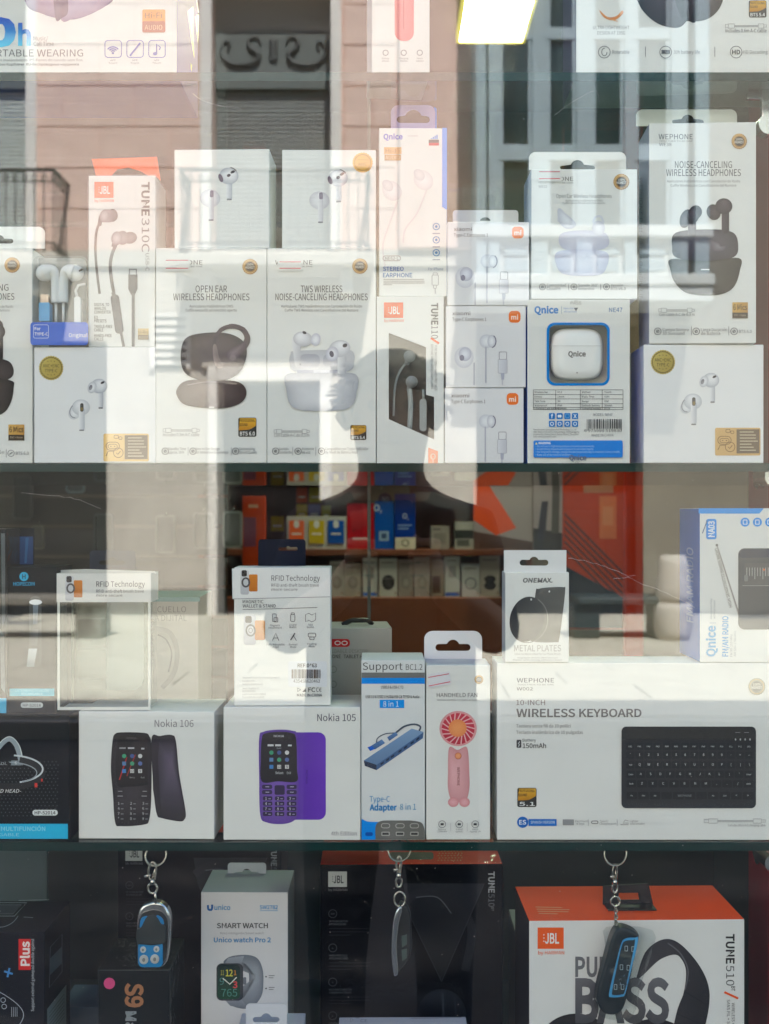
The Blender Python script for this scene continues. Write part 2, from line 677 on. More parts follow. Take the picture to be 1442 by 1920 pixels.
M_PINK = mat('pink_render', (234, 198, 184), 0.85, vary=0.2, vscale=3, bump=1.0, bscale=9)
M_PINKB = mat('pink_block_render', (235, 199, 184), 0.85, vary=0.22, vscale=4, bump=1.0, bscale=8)
M_CREAM = mat('cream_stone', (200, 192, 180), 0.8, vary=0.22, vscale=4, bump=0.4, bscale=25)
M_TRIM = mat('white_stone_trim', (232, 226, 218), 0.7, vary=0.06, vscale=8)
M_WHITEW = mat('shaded_white_wood', (158, 174, 180), 0.5, vary=0.04, vscale=8)  # white paint darkened to blue-grey: the gallery's shade put into the colour
M_GALB = mat('gallery_base_paint', (204, 208, 206), 0.6, vary=0.12, vscale=4)
M_GREY = mat('grey_stone', (122, 116, 106), 0.85, vary=0.2, vscale=4, bump=0.6, bscale=20)
M_DARK = mat('dark_doorway_paint', (46, 44, 42), 0.6, vary=0.2, vscale=5)
M_IRON = mat('wrought_iron', (84, 78, 74), 0.6, 0.2)
M_BLIND = mat('grey_blind_slat', (150, 153, 150), 0.6, vary=0.1, vscale=10)
M_LBLIND = mat('pale_blind_slat', (205, 212, 208), 0.6, vary=0.05, vscale=10)
M_PANE = mat('window_pane_dark', (40, 58, 60), 0.08, spec=0.6)

ha = empty('pink_house', (hx(300), hy(), 0))
tag(ha, 'pink rendered house with iron balconies and a cream ground floor', 'house')
HA = Vector((hx(300), hy(), 0))
def hbox(name, u0, u1, v0, v1, d0, d1, m, bev=0.0, D=HD, par=None, org=None):
    """A piece of a house front: photo columns and rows at distance D, standing d0..d1 metres proud of that plane."""
    par = par or ha
    org = HA if org is None else org
    y = hy(D)
    x0, x1 = hx(u0, D), hx(u1, D)
    z0, z1 = hz(v1, D), hz(v0, D)
    return box(name, x0 - org.x, x1 - org.x, y + d0 - org.y, y + d1 - org.y, max(z0, 0.0) - org.z, z1 - org.z, m, par, bev)

GV = 1172   # row of the house foot
# storey wall pieces round the openings
hbox('wall', -1400, -190, -900, 470, -0.5, 0, M_PINK)
hbox('wall', 52, 395, -20, 470, -0.5, 0, M_PINK)
hbox('wall', 622, 893, -20, 470, -0.5, 0, M_PINK)
hbox('wall', -190, 893, -900, -20, -0.5, 0, M_PINK)
hbox('floor_band', -1400, 893, 470, 500, -0.5, 0.04, M_CREAM)
hbox('ground_wall', -1400, -60, 500, GV + 10, -0.5, 0, M_CREAM)
hbox('ground_wall', -60, 893, 500, 640, -0.5, 0, M_CREAM)
hbox('ground_wall', 200, 893, 640, 712, -0.5, 0.0, M_CREAM)
hbox('pier', 200, 408, 712, GV + 10, -0.5, 0.0, M_CREAM)
hbox('pier', 600, 893, 712, GV + 10, -0.5, 0.0, M_CREAM)
hbox('rear_wall', -1400, 893, -900, GV + 10, -3.0, -2.6, M_DARK)
hbox('door_leaf', -60, 200, 640, GV + 10, -0.55, -0.5, M_DARK)
# rusticated blocks
bcache = {}
def block(u0, u1, v0, v1, m, dep=0.022):
    key = (round(u1 - u0), round(v1 - v0), m.name)
    wd, ht = (u1 - u0) / FP * HD - 0.010, (v1 - v0) / FP * HD - 0.010
    if key not in bcache:
        bm = bmesh.new()
        bm_box(bm, -wd / 2, wd / 2, -0.002, dep, -ht / 2, ht / 2, 0.010, 2)
        me = bpy.data.meshes.new('stone_block'); bm.to_mesh(me); bm.free()
        me.materials.append(m)
        bcache[key] = me
    o = bpy.data.objects.new('stone_block', bcache[key])
    o.location = (hx((u0 + u1) / 2) - HA.x, 0.001, hz((v0 + v1) / 2))
    COL.objects.link(o); o.parent = ha
v = 470.0
i = 0
while v > -260:
    e = [52, 185, 318, 375] if i % 2 == 0 else [52, 118, 251, 375]
    for a, b in zip(e, e[1:]):
        block(a, b, v - 77, v, M_PINKB)
    e = [645, 742] if i % 2 == 0 else [645, 700, 742]
    for a, b in zip(e, e[1:]):
        block(a, b, v - 77, v, M_PINKB)
    v -= 77
    i += 1
hbox('pilaster', 748, 884, -260, 470, -0.01, 0.10, M_PINK, 0.02)
# balcony doors: stone surrounds, blind boxes with a scroll ornament, slatted blinds
def balcony_door(u0, u1, m_sl, orn=True):
    hbox('door_surround', u0 - 22, u0, -20, 470, 0, 0.06, M_TRIM, 0.01)
    hbox('door_surround', u1, u1 + 20, -20, 470, 0, 0.06, M_TRIM, 0.01)
    hbox('blind_box', u0, u1, -20, 150, -0.42, -0.25, mat('blind_box_paint', (100, 106, 103), 0.6, vary=0.1))
    bm = bmesh.new()
    y = hy()
    vv = 153.0
    while vv < 470:
        bm_box(bm, hx(u0) - HA.x, hx(u1) - HA.x, -0.36, -0.33 + 0.004, hz(vv + 5.6), hz(vv), 0.006, 1)
        vv += 8.2
    bm_obj('slatted_blind', bm, m_sl, ha)
    if orn:
        cx = (u0 + u1) / 2
        M_ORN = mat('scroll_ornament', (62, 66, 65), 0.5)
        for s in (-1, 1):
            pts = [(cx + s * a, b) for a, b in spl([(24, 66), (30, 54), (42, 54), (48, 66), (40, 78), (30, 84), (32, 98), (52, 106), (78, 105), (97, 92), (100, 74), (92, 62), (83, 66), (88, 78)], n=5)]
            tube('scroll_ornament', [(hx(a) - HA.x, -0.235, hz(b)) for a, b in pts], [0.012 + 0.026 * math.sin(math.pi * min(1, k / len(pts) * 1.1)) ** 2 for k in range(len(pts))], M_ORN, ha, 6)
        hbox('ornament_urn', cx - 8, cx + 8, 55, 100, -0.25, -0.22, M_ORN, 0.02)
balcony_door(397, 620, M_BLIND)
balcony_door(-190, 50, M_LBLIND, False)
# louvred vent
hbox('vent_frame', 282, 290, 585, 692, 0, 0.05, M_TRIM)
hbox('vent_frame', 350, 358, 585, 692, 0, 0.05, M_TRIM)
hbox('vent_back', 290, 350, 585, 692, 0.001, 0.01, M_DARK)
for k in range(7):
    hbox('vent_slat', 290, 350, 587 + 15 * k, 595 + 15 * k, 0.01, 0.05, M_TRIM)
# portal frame
hbox('portal_frame', 390, 408, 690, GV + 10, 0, 0.09, M_TRIM, 0.012)
hbox('portal_frame', 600, 622, 690, GV + 10, 0, 0.09, M_TRIM, 0.012)
hbox('portal_lintel', 408, 600, 690, 716, 0, 0.09, M_TRIM, 0.012)
hbox('portal_cornice', 380, 632, 672, 690, 0, 0.06, M_CREAM, 0.012)
hbox('portal_step', 396, 612, GV - 12, GV + 10, 0.09, 0.35, M_GREY, 0.012)
# lower plinth of the piers
hbox('plinth', 200, 390, 1105, GV + 10, 0.0, 0.05, M_GREY, 0.01)
hbox('plinth', 622, 893, 1105, GV + 10, 0.0, 0.05, M_GREY, 0.01)

# balconies with wrought-iron railings
def balcony(u0, u1, label):
    D = HD - 0.62
    y0 = hy(HD)
    y1 = hy(D)
    xa, xb = hx(u0, D), hx(u1, D)
    zf = hz(472, D)
    zt = hz(318, D)
    org = Vector(((xa + xb) / 2, y0, zf))
    rt = empty('balcony', org)
    tag(rt, label, 'balcony', 'iron balconies on the pink house')
    xa -= org.x; xb -= org.x
    dy = y1 - y0
    H = zt - zf
    bm = bmesh.new()
    bm_box(bm, xa - .05, xb + .05, 0, dy + .05, -0.16, -0.02, 0.02, 2)
    bm_obj('slab', bm, M_CREAM, rt)
    for s in (-1, 1):
        bm = bmesh.new()
        bm_box(bm, (xa + .25 if s < 0 else xb - .25) - .07, (xa + .25 if s < 0 else xb - .25) + .07, 0, dy * .8, -0.42, -0.16, 0.03, 2)
        bm_obj('bracket', bm, M_TRIM, rt)
    path = [(xa, 0.0), (xa, dy), (xb, dy), (xb, 0.0)]
    for zz, r, nm in ((H, 0.02, 'handrail'), (H - 0.13, 0.009, 'upper_rail'), (0.10, 0.009, 'lower_rail')):
        bm = bmesh.new()
        for a, b in zip(path, path[1:]):
            bm_tube(bm, [(a[0], a[1], zz), (b[0], b[1], zz)], r, 6)
        bm_obj(nm, bm, M_IRON, rt, True)
    n = max(4, int((xb - xa) / 0.105))
    pos = [(xa + (xb - xa) * k / n, dy) for k in range(n + 1)] + [(x, dy * k / 5) for x in (xa, xb) for k in range(1, 5)]
    bm = bmesh.new()
    bm_tube(bm, [(0, 0, 0), (0, 0, H - 0.02)], 0.0065, 5)
    bm_tube(bm, [(0.028 * math.cos(t * math.pi / 6), 0.003, H - 0.085 + 0.035 * math.sin(t * math.pi / 6)) for t in range(12)], 0.006, 4, True)
    bm_tube(bm, [(0.028 * math.cos(t * math.pi / 6), 0.003, 0.06 + 0.035 * math.sin(t * math.pi / 6)) for t in range(12)], 0.006, 4, True)
    me = bpy.data.meshes.new('baluster'); bm.to_mesh(me); bm.free()
    me.materials.append(M_IRON)
    for x, yy in pos:
        o = bpy.data.objects.new('baluster', me)
        o.location = (x, yy, 0)
        COL.objects.link(o); o.parent = rt
balcony(338, 690, 'wrought iron balcony before the dark blind under the scroll ornament')
balcony(-330, 100, 'wrought iron balcony before the pale window blind at the house edge')

# ---- white glazed gallery house
hb0 = Vector((hx(1150), hy(), 0))
hb = empty('gallery_house', hb0)
tag(hb, 'white house with a projecting glazed timber gallery over grey stone', 'house')
def gbox(name, u0, u1, v0, v1, d0, d1, m, bev=0.0, D=HD, par=None):
    return hbox(name, u0, u1, v0, v1, d0, d1, m, bev, D, par or hb, hb0)
gbox('wall', 893.5, 1330, -900, 560, -0.6, 0.0, M_WHITEW)
gbox('wall', 1330, 2800, -900, 600, -0.6, -0.3, M_GREY)
gbox('ground_wall', 1208, 2800, 600, GV + 10, -0.6, -0.05, M_GREY)
gbox('ground_wall', 893.5, 1330, 560, 600, -0.6, -0.05, M_GREY)
gbox('door_leaf', 893.5, 1208, 600, GV + 10, -0.6, -0.45, mat('dark_green_leaf_and_shade', (22, 32, 32), 0.6, vary=0.1))  # upper part is no door: dark colour stands in for shade under the gallery
GD = HD - 0.75
def gg(name, u0, u1, v0, v1, d0, d1, m, bev=0.004, par=None):
    return gbox(name, u0, u1, v0, v1, d0, d1, m, bev, GD, par)
gg('gallery_floor', 888, 1336, 536, 566, -0.72, 0.05, M_GALB, 0.01)
gg('gallery_cornice', 886, 1338, 516, 536, -0.1, 0.08, M_GALB, 0.01)
gg('gallery_sill', 886, 1336, 424, 446, -0.1, 0.06, M_GALB, 0.01)
cols_u = [(893, 912), (916, 937), (998, 1026), (1081, 1111), (1171, 1192), (1258, 1290), (1304, 1330)]
for a, b in cols_u:
    gg('gallery_post', a, b, -500, 516, -0.10, 0.02, M_WHITEW)
gaps = [(937, 998), (1026, 1081), (1111, 1171), (1192, 1258)]
for k, (a, b) in enumerate(gaps):
    for v0, v1 in ((50, 72), (270, 300), (-180, -158)):
        gg('window_rail', a, b, v0, v1, -0.08, 0.0, M_WHITEW)
    for v0, v1 in ((-158, 50), (72, 270), (300, 424)):
        p = gg('window_pane', a, b, v0, v1, -0.06, -0.05, M_PANE, 0)
        for e0, e1 in ((a, a + 7), (b - 7, b)):
            gg('sash', e0, e1, v0, v1, -0.045, -0.012, M_WHITEW, 0.003, p)
    gg('gallery_panel', a, b, 446, 516, -0.09, -0.05, M_GALB, 0.0)
    gg('raised_panel', a + 9, b - 9, 456, 478, -0.05, -0.02, M_WHITEW, 0.012)
    gg('raised_panel', a + 9, b - 9, 484, 508, -0.05, -0.02, M_WHITEW, 0.012)
for v0, v1 in ((-500, 50), (50, 516)):
    gg('gallery_return', 893, 897, v0, v1, -0.70, -0.10, M_WHITEW, 0)
    gg('gallery_return', 1326, 1330, v0, v1, -0.70, -0.10, M_WHITEW, 0)
gg('gallery_back', 897, 1326, -500, 516, -0.60, -0.56, mat('gallery_inside', (120, 138, 138), 0.8), 0)

# ---- things standing on the far pavement
def stone_bench(u0, u1, label, m):
    D = 10.6
    xa, xb = hx(u0, D), hx(u1, D)
    org = Vector(((xa + xb) / 2, hy(D), 0.10))
    rt = empty('stone_bench', org)
    tag(rt, label, 'bench', 'low benches on the far pavement')
    L = (xb - xa) / 2
    box('seat_slab', -L, L, -0.26, 0.26, 0.34, 0.41, m, rt, 0.015)
    for s in (-1, 1):
        box('support', s * L * 0.8 - 0.12, s * L * 0.8 + 0.12, -0.2, 0.2, 0.02, 0.34, m, rt, 0.015)
stone_bench(-160, 212, 'low pale stone bench before the dark doorway of the pink house', M_GREY)
stone_bench(1075, 1262, 'low dark green bench before the dark opening under the gallery', mat('dark_bench_paint', (52, 64, 64), 0.5, vary=0.1))
D = 10.4
rt = empty('stone_pillar', (hx(1262, D), hy(D), 0.10))
tag(rt, 'pale two-tier stone bollard beside the bench under the gallery', 'bollard')
for z0, z1, w0, w1, nm in ((0.02, 0.36, .17, .19, 'base_stone'), (0.36, 0.80, .18, .13, 'upper_stone')):
    bm = bmesh.new()
    n = 14
    rings = []
    for k in range(7):
        t = k / 6
        rr = (w0 + (w1 - w0) * t) * (0.86 + 0.14 * math.sin(math.pi * min(1, max(0, t * 1.0))) ** 0.4)
        rings.append([bm.verts.new((rr * math.cos(2 * math.pi * j / n), rr * math.sin(2 * math.pi * j / n), z0 + (z1 - z0) * t)) for j in range(n)])
    for A, B in zip(rings, rings[1:]):
        for j in range(n):
            bm.faces.new((A[j], A[(j + 1) % n], B[(j + 1) % n], B[j]))
    bm.faces.new(rings[0][::-1]); bm.faces.new(rings[-1])
    for v in bm.verts:
        v.co += Vector((random.uniform(-.006, .006), random.uniform(-.006, .006), 0))
    bm_obj(nm, bm, M_CREAM, rt, True)

# ================================================================== DISPLAY CASE
M_SHELF = glass_mat('shelf_glass', (236, 246, 242), 1.35)
M_EDGE = mat('shelf_glass_edge', (6, 44, 42), 0.25, spec=0.3)
def shelf(z, label, back=0.46):
    rt = empty('glass_shelf', (0, YF - 0.004, z - ST))
    tag(rt, label, 'shelf', 'glass shelves in the window')
    box('glass_plate', -0.62, 0.62, 0.0, back, 0, ST, M_SHELF, rt)
    box('polished_edge', -0.62, 0.62, -0.0009, -0.0001, 0.0, ST, M_EDGE, rt)
    box('rear_edge', -0.62, 0.62, back + 0.0001, back + 0.0009, 0.0, ST, M_EDGE, rt)
shelf(S1, 'glass shelf with green edge under the two headphone cartons, topmost')
shelf(S2, 'glass shelf with green edge under the earphone cartons, second from top')
shelf(S3, 'glass shelf with green edge under the phone and keyboard cartons')
# red side panel with chrome shelf pegs, grey board beyond
M_RED = mat('red_panel_laminate', (150, 24, 34), 0.4, vary=0.05)
xs = 0.343
rt = empty('side_panel', (xs, 0.2, S4))
tag(rt, 'dark red upright panel at the case end beside the keyboard carton', 'panel')
box('board', 0, 0.05, 0, 0.056, 0.0, 1.2, M_RED, rt, 0.001)
M_CHROME = mat('chrome', (225, 225, 228), 0.18, 1.0)
for v in (896, 1610):
    zz = P3(1430, v, 0.2).z - S4
    bm = bmesh.new()
    bm_tube(bm, [(-0.006, 0.015, zz), (0.03, 0.015, zz)], 0.0095, 16)
    bm_tube(bm, [(0.0, -0.014, zz), (0.0, 0.02, zz)], 0.008, 16)
    bm_obj('shelf_peg', bm, M_CHROME, rt, False)
# chrome shelf clamp near the upper right corner
rt = empty('shelf_bracket', P3(1438, 235, 0.13))
tag(rt, 'small chrome bracket with a screw hanging below the topmost shelf', 'bracket')
box('stem', -0.004, 0.0045, 0, 0.006, 0.006, 0.034, M_CHROME, rt, 0.001)
box('arm', -0.016, -0.004, 0.0005, 0.0055, 0.022, 0.028, M_CHROME, rt, 0.001)
bm = bmesh.new()
bm_tube(bm, [(0.0005, -0.004, 0), (0.0005, 0.008, 0)], 0.0085, 18)
bm_obj('screw_knob', bm, M_CHROME, rt)

M_CASE = mat('case_board_grey', (70, 76, 72), 0.7, vary=0.1, vscale=6)
M_CASED = mat('case_board_dark', (44, 48, 44), 0.7, vary=0.12, vscale=6)
dc = empty('display_case', (0, 0.1, 0.5))
tag(dc, 'grey window display case behind the glass, its lower back closed', 'display case')
box('floor_board', -1.3, 1.3, 0.0, 0.46, S4 - 0.5 - 0.03, S4 - 0.5 - 0.0005, M_CASE, dc)
box('back_board', -1.3, 1.3, 0.46, 0.475, S4 - 0.53, S3 - 0.5 + 0.02, M_CASED, dc)
box('base_box', -1.3, 1.3, 0.0, 0.46, 0.001 - 0.5, S4 - 0.5 - 0.031, M_CASE, dc)
# grey upright boards seen in the lowest bay
box('divider_board', P3(1365, 0, 0.5).x, P3(1365, 0, 0.5).x + 0.012, 0.30, 0.455, S4 - 0.5, S3 - 0.5 - 0.02, M_CASE, dc)
# sliding glass doors at the back of the case
M_DOOR = glass_mat('door_glass', (232, 236, 234), 1.22)
for xa, xb, yy, lb in ((-1.3, P3(691, 0, 0.56).x, 0.560, 'sliding glass door at the back of the case, behind the card holder cartons'),
                       (P3(693, 0, 0.56).x, 1.3, 0.572, 'sliding glass door at the back of the case, behind the metal plate carton')):
    rt = empty('sliding_door', ((xa + xb) / 2, yy, S3 - 0.02))
    tag(rt, lb, 'glass door', 'sliding doors of the case')
    L = (xb - xa) / 2
    box('door_pane', -L, L, 0, 0.005, 0, 1.2, M_DOOR, rt)
    e = L if xa < -1 else -L
    box('pane_edge', e - 0.0012, e + 0.0012, -0.001, 0.006, 0.0, 1.2, mat('door_edge', (120, 120, 112), 0.3), rt)

# ================================================================== SHOP ROOM
RY = 3.4
M_ROOM = mat('shop_wall_paint', (96, 84, 74), 0.8, vary=0.1)
M_CEIL = mat('shop_ceiling_paint', (120, 116, 110), 0.8)
M_WOOD = mat('reddish_wood', (112, 56, 30), 0.45, vary=0.22, vscale=5, stretch=(1, 1, 9))
for nm, a in (('wall_rear', (-3, 3, RY, RY + .1, 0, 2.9)), ('wall_left', (-3.1, -3, 0.3, RY, 0, 2.9)), ('wall_right', (3, 3.1, 0.3, RY, 0, 2.9))):
    tag(box(nm, *a, M_ROOM), 'dim brown shop wall', kind='structure')
tag(box('ceiling', -3, 3, 0.25, RY, 2.80, 2.88, M_CEIL), 'shop ceiling', kind='structure')
tag(box('floor', -3, 3, 0.26, RY, 0.0, 0.02, mat('shop_floor_tile', (90, 80, 70), 0.4, vary=0.1)), 'shop floor', kind='structure')

# ceiling lamp seen above the upper shelf
lx0, lx1 = 0.234, 0.428
rt = empty('ceiling_lamp', ((lx0 + lx1) / 2, 2.095, 2.80))
tag(rt, 'lit rectangular ceiling light panel glowing white above the cartons', 'lamp')
lw = (lx1 - lx0) / 2
box('diffuser', -lw, lw, -0.6, 0.6, -0.030, -0.022, mat('lit_diffuser', (255, 246, 214), 0.5, emit=18.0), rt)
for a in ((-lw - .010, -lw, -0.608, 0.608), (lw, lw + .010, -0.608, 0.608), (-lw, lw, -0.612, -0.6), (-lw, lw, 0.6, 0.612)):
    box('frame', a[0], a[1], a[2], a[3], -0.034, -0.001, mat('lamp_glowing_edge', (255, 232, 90), 0.4, emit=0.22), rt)

# shelving against the rear of the shop
SY = 2.40
def sx(u): return P3(u, 0, SY).x
def sz(v): return P3(0, v, SY).z
org = Vector((sx(690), SY, 0.02))
rt = empty('wall_shelving', org)
tag(rt, 'reddish wooden shop shelving stocked with small packs, behind the sliding doors', 'shelving')
def wbox(nm, u0, u1, v0, v1, y0, y1, m=None):
    z0 = sz(v1) - org.z
    return box(nm, sx(u0) - org.x, sx(u1) - org.x, y0, y1, max(z0, 0), sz(v0) - org.z, m or M_WOOD, rt, 0.002)
wbox('back_panel', 385, 985, 640, 1500, 0.30, 0.32)
wbox('base_panel', 385, 985, 1120, 2000, -0.02, 0.0)
wbox('board', 385, 985, 1120, 1132, 0.0, 0.30)
wbox('board', 385, 985, 1030, 1042, 0.0, 0.30)
wbox('board', 385, 985, 896, 906, 0.0, 0.30)
wbox('board', 385, 985, 760, 770, 0.0, 0.30)
wbox('upright', 373, 385, 640, 2000, -0.02, 0.32)
wbox('upright', 985, 997, 640, 2000, -0.02, 0.32)

class Pack(Carton):
    def __init__(s, name, label, cat, x0, x1, top, foot, y, front, depth=0.05, group=None, yaw=0):
        rest = P3(0, foot, y).z
        Carton.__init__(s, name, label, cat, x0, x1, top, rest, y, yaw, depth, front, group=group)

GREYP = (176, 172, 166)
low = [(618, 645, 1052, GREYP, 'plain pale pack at the near end of the low shop shelf'),
       (646, 677, 1056, (168, 160, 150), 'beige pack with a pale oval, second on the low shop shelf'),
       (680, 708, 1046, (186, 186, 184), 'white pack with blue foot stripe right of the beige pack, before the door joint'),
       (711, 745, 1047, (190, 188, 182), 'white pack with a black earbud case picture on the low shop shelf'),
       (747, 775, 1050, (150, 140, 134), 'brownish grey pack beside the earbud case pack, low shop shelf'),
       (777, 806, 1046, (160, 150, 146), 'rosy grey pack in the middle of the low shop shelf'),
       (809, 832, 1050, (150, 136, 124), 'narrow pack with dark photo strip on the low shop shelf'),
       (834, 862, 1043, (188, 190, 190), 'white pack with blue foot stripe beside the narrow dark striped pack'),
       (866, 899, 1058, (196, 196, 196), 'white pack with a grey ring picture on the low shop shelf'),
       (901, 937, 1042, (178, 172, 162), 'white pack with two black earbuds at the far end, low shop shelf')]
for i, (a, b, t, c, lb) in enumerate(low):
    k = Pack('accessory_pack', lb, 'box', a, b, t, 1120, SY + 0.02, c, group='packs on the low shop shelf')
    f = k.f
    m = (a + b) / 2
    f.part('printed_picture')
    f.line([(a + 4, t + 8), (b - 6, t + 8)], 2.0, (110, 106, 102))
    if i in (2, 7):
        f.rect(a + 1, 1111, b - 1, 1117, (30, 96, 200))
        f.rect(m - 7, t + 18, m + 7, t + 40, (140, 140, 140), r=3)
    elif i == 3:
        f.blob(ell(m, 1092, 12, 14), (70, 64, 62), (30, 28, 28))
        f.rect(m - 12, 1084, m + 12, 1086, (110, 105, 100))
    elif i == 9:
        f.blob(ell(m, 1086, 11, 7), (54, 52, 54), (24, 24, 26)); f.blob(ell(m, 1098, 11, 8), (54, 52, 54), (24, 24, 26))
    elif i == 6:
        f.rect(a + 2, 1080, b - 6, 1112, (70, 44, 34))
    elif i == 8:
        f.line(ell(m, 1094, 10, 10), 3, (120, 124, 132), closed=True)
    else:
        f.blob(ell(m, 1092, 9, 12), (160, 156, 150), (124, 118, 112))
    f.line([(b - 5, 1112), (b - 2, 1112)], 3, (140, 100, 70))
    k.done()
# upper packs
k = Pack('card_display', 'white tray holding an orange, a yellow and a blue SIM card packet', 'display tray', 538, 649, 968, 1030, SY + 0.02, (190, 188, 184), 0.04)
for a, b, c, t in ((542, 570, (236, 96, 28), 'orange'), (579, 608, (206, 178, 12), 'amarilla'), (615, 645, (10, 84, 180), 'simyo')):
    k.plate('card_packet', rrect(a, 976, b, 1019, 2), y=-0.004, t=0.002, color=c)
    sh = Sheet(k.M, (0, -0.004, 0), (0, -1, 0), k.last)
    sh.part('card_print')
    sh.poly(rrect((a + b) / 2 - 5, 976, (a + b) / 2 + 5, 990, 5), (226, 226, 224))
    sh.line([((a + b) / 2 - 9, 1001), ((a + b) / 2 + 9, 1001)], 3, (240, 230, 220))
    sh.flush()
k.done()
k = Pack('card_packet', 'glossy red SIM packet standing left of the blue packets', 'card packet', 651, 701, 944, 1030, SY + 0.03, (186, 20, 36), 0.02)
k.f.part('lettering').poly([(656, 960), (696, 952), (690, 984), (660, 1000)], (220, 60, 66), (150, 12, 26))
k.f.line([(662, 1010), (690, 1010)], 3, (238, 220, 220)); k.done()
k = Pack('card_packet', 'tall bright blue SIM packet with a white code square, beside the red one', 'card packet', 703, 738, 940, 1030, SY + 0.03, (14, 84, 176), 0.02)
k.f.part('lettering').text('O', 701, 958, 12, (230, 238, 246), bold=.02).text('2', 712, 962, 6, (230, 238, 246))
k.f.rect(711, 996, 729, 1014, (150, 178, 206)); k.f.rect(715, 1000, 725, 1010, (40, 70, 120)); k.done()
k = Pack('card_packet', 'dark blue SIM packet at the end of the blue pair', 'card packet', 740, 779, 926, 1030, SY + 0.035, (10, 56, 150), 0.02)
k.f.part('lettering').text('O', 755, 972, 9, (220, 230, 244), bold=.02).text('2', 764, 975, 4, (220, 230, 244))
k.f.rect(746, 984, 772, 986, (150, 180, 220)); k.f.rect(746, 990, 766, 992, (150, 180, 220)); k.done()
k = Pack('small_carton', 'small cream carton standing before the dark blue SIM packet', 'box', 741, 779, 1008, 1030, SY + 0.005, (206, 196, 178), 0.012)
k.f.part('printed_picture').line(ell(760, 1018, 6, 6), 2, (90, 80, 70), closed=True); k.done()
k = Pack('sign_card', 'grey green card with a dark 3G disc above the red and blue packets', 'sign', 695, 768, 907, 1030, SY + 0.10, (128, 132, 120), 0.006)
k.f.part('printed_badge').poly(ell(722, 936, 13, 12), (14, 34, 92)).text('3G', 722, 941, 9, (180, 196, 220), al='C')
k.f.text('L', 716, 917, 6, (226, 226, 216), al='C'); k.done()
k = Pack('charger_carton', 'grey charger carton on the shop shelf right of the blue packets', 'box', 808, 843, 986, 1030, SY + 0.03, (150, 142, 136), 0.05)
k.f.part('printed_picture').rect(814, 1000, 836, 1020, (130, 122, 116)).line([(812, 992), (826, 992)], 2, (60, 56, 54)); k.done()
k = Pack('charger_carton', 'white and black charger carton at the shelf end, before the orange poster', 'box', 853, 891, 978, 1030, SY + 0.03, (168, 166, 158), 0.05)
k.f.part('printed_picture').rect(853, 994, 891, 1010, (40, 42, 40)).rect(857, 1012, 880, 1024, (90, 92, 88)); k.done()
for a, b, t, c, lb in ((556, 576, 914, (214, 84, 34), 'orange hanging card over the white tray, behind the glass'),
                       (580, 603, 914, (196, 170, 30), 'yellow hanging card over the white tray, behind the glass'),
                       (556, 576, 946, (202, 172, 20), 'lower yellow hanging card beside the lilac one'),
                       (578, 600, 946, (120, 120, 170), 'lilac hanging card beside the lower yellow one'),
                       (603, 620, 948, (176, 166, 60), 'olive hanging card left of the red packet'),
                       (508, 532, 968, (196, 160, 24), 'mustard hanging card left of the white tray')):
    k = Pack('hanging_card', lb, 'card', a, b, t, t + 28, SY + 0.12, c, 0.004, group='cards hung over the SIM tray')
    k.f.part('lettering').line([(a + 4, t + 18), (b - 4, t + 18)], 3, (235, 230, 220)); k.done()
    tube('wire_hook', [(0, 0.004, k.h), (0, 0.10, k.h + 0.008), (0, 0.20, k.h + 0.008)], 0.0012, M_CHROME, k.root, 5)
k = Pack('box_on_shelf', 'red carton on the upper shop shelf, left of the door joint', 'box', 664, 694, 852, 896, SY + 0.03, (120, 20, 26), 0.08); k.done()
k = Pack('box_on_shelf', 'dark blue carton on the upper shop shelf, right of the door joint', 'box', 704, 778, 840, 896, SY + 0.03, (16, 44, 104), 0.08)
k.f.part('lettering').text('O', 756, 888, 7, (190, 205, 230)); k.done()
k = Pack('box_on_shelf', 'cream carton on the upper shop shelf over the hanging cards', 'box', 536, 612, 846, 896, SY + 0.03, (176, 168, 156), 0.08)
k.f.part('lettering').rect(542, 872, 560, 894, (222, 100, 40)).rect(584, 868, 606, 894, (150, 140, 130)); k.done()

# orange posters on the right
k = Pack('poster_board', 'orange and lilac poster board with a slanted dark figure, right of the shop shelving', 'poster', 1000, 1056, 850, 1040, 2.2, (168, 158, 162), 0.01)
k.f.part('poster_print').poly([(1000, 990), (1056, 1000), (1056, 1040), (1000, 1040)], (60, 54, 60))
k.f.poly([(1016, 940), (1028, 940), (1022, 1010), (1006, 1012)], (58, 54, 70)).poly([(1036, 900), (1050, 900), (1048, 1000), (1034, 1000)], (84, 82, 80))
k.done()
k = Pack('poster_board', 'white poster board with a big orange arrow over the shelf end', 'poster', 888, 998, 905, 1030, 2.28, (170, 158, 160), 0.01)
k.f.part('poster_print').poly([(888, 905), (914, 905), (968, 990), (930, 1004), (888, 975)], (240, 84, 14)).poly([(888, 996), (998, 1016), (998, 1030), (888, 1030)], (90, 60, 50))
k.f.rect(888, 905, 998, 911, (40, 52, 62))
k.done()
k = Pack('poster_board', 'tall orange poster board with dark diagonal stripes and a pale card', 'poster', 1056, 1170, 840, 1180, 2.1, (206, 62, 8), 0.012)
k.f.part('poster_print')
for i in range(6):
    k.f.poly([(1058, 960 + 13 * i), (1058, 966 + 13 * i), (1168, 1078 + 13 * i), (1168, 1071 + 13 * i)], (112, 44, 28))
k.f.poly([(1058, 1060), (1168, 1120), (1168, 1178), (1058, 1178)], (38, 42, 62))
k.f.rect(1124, 930, 1156, 1010, (226, 116, 60)).rect(1130, 950, 1150, 985, (232, 140, 90))
k.f.rect(1094, 900, 1150, 924, (196, 130, 100))
k.done()
k = Pack('poster_board', 'narrow red orange upright board beside the striped orange poster', 'poster', 1172, 1206, 840, 1300, 2.05, (206, 52, 10), 0.02); k.done()
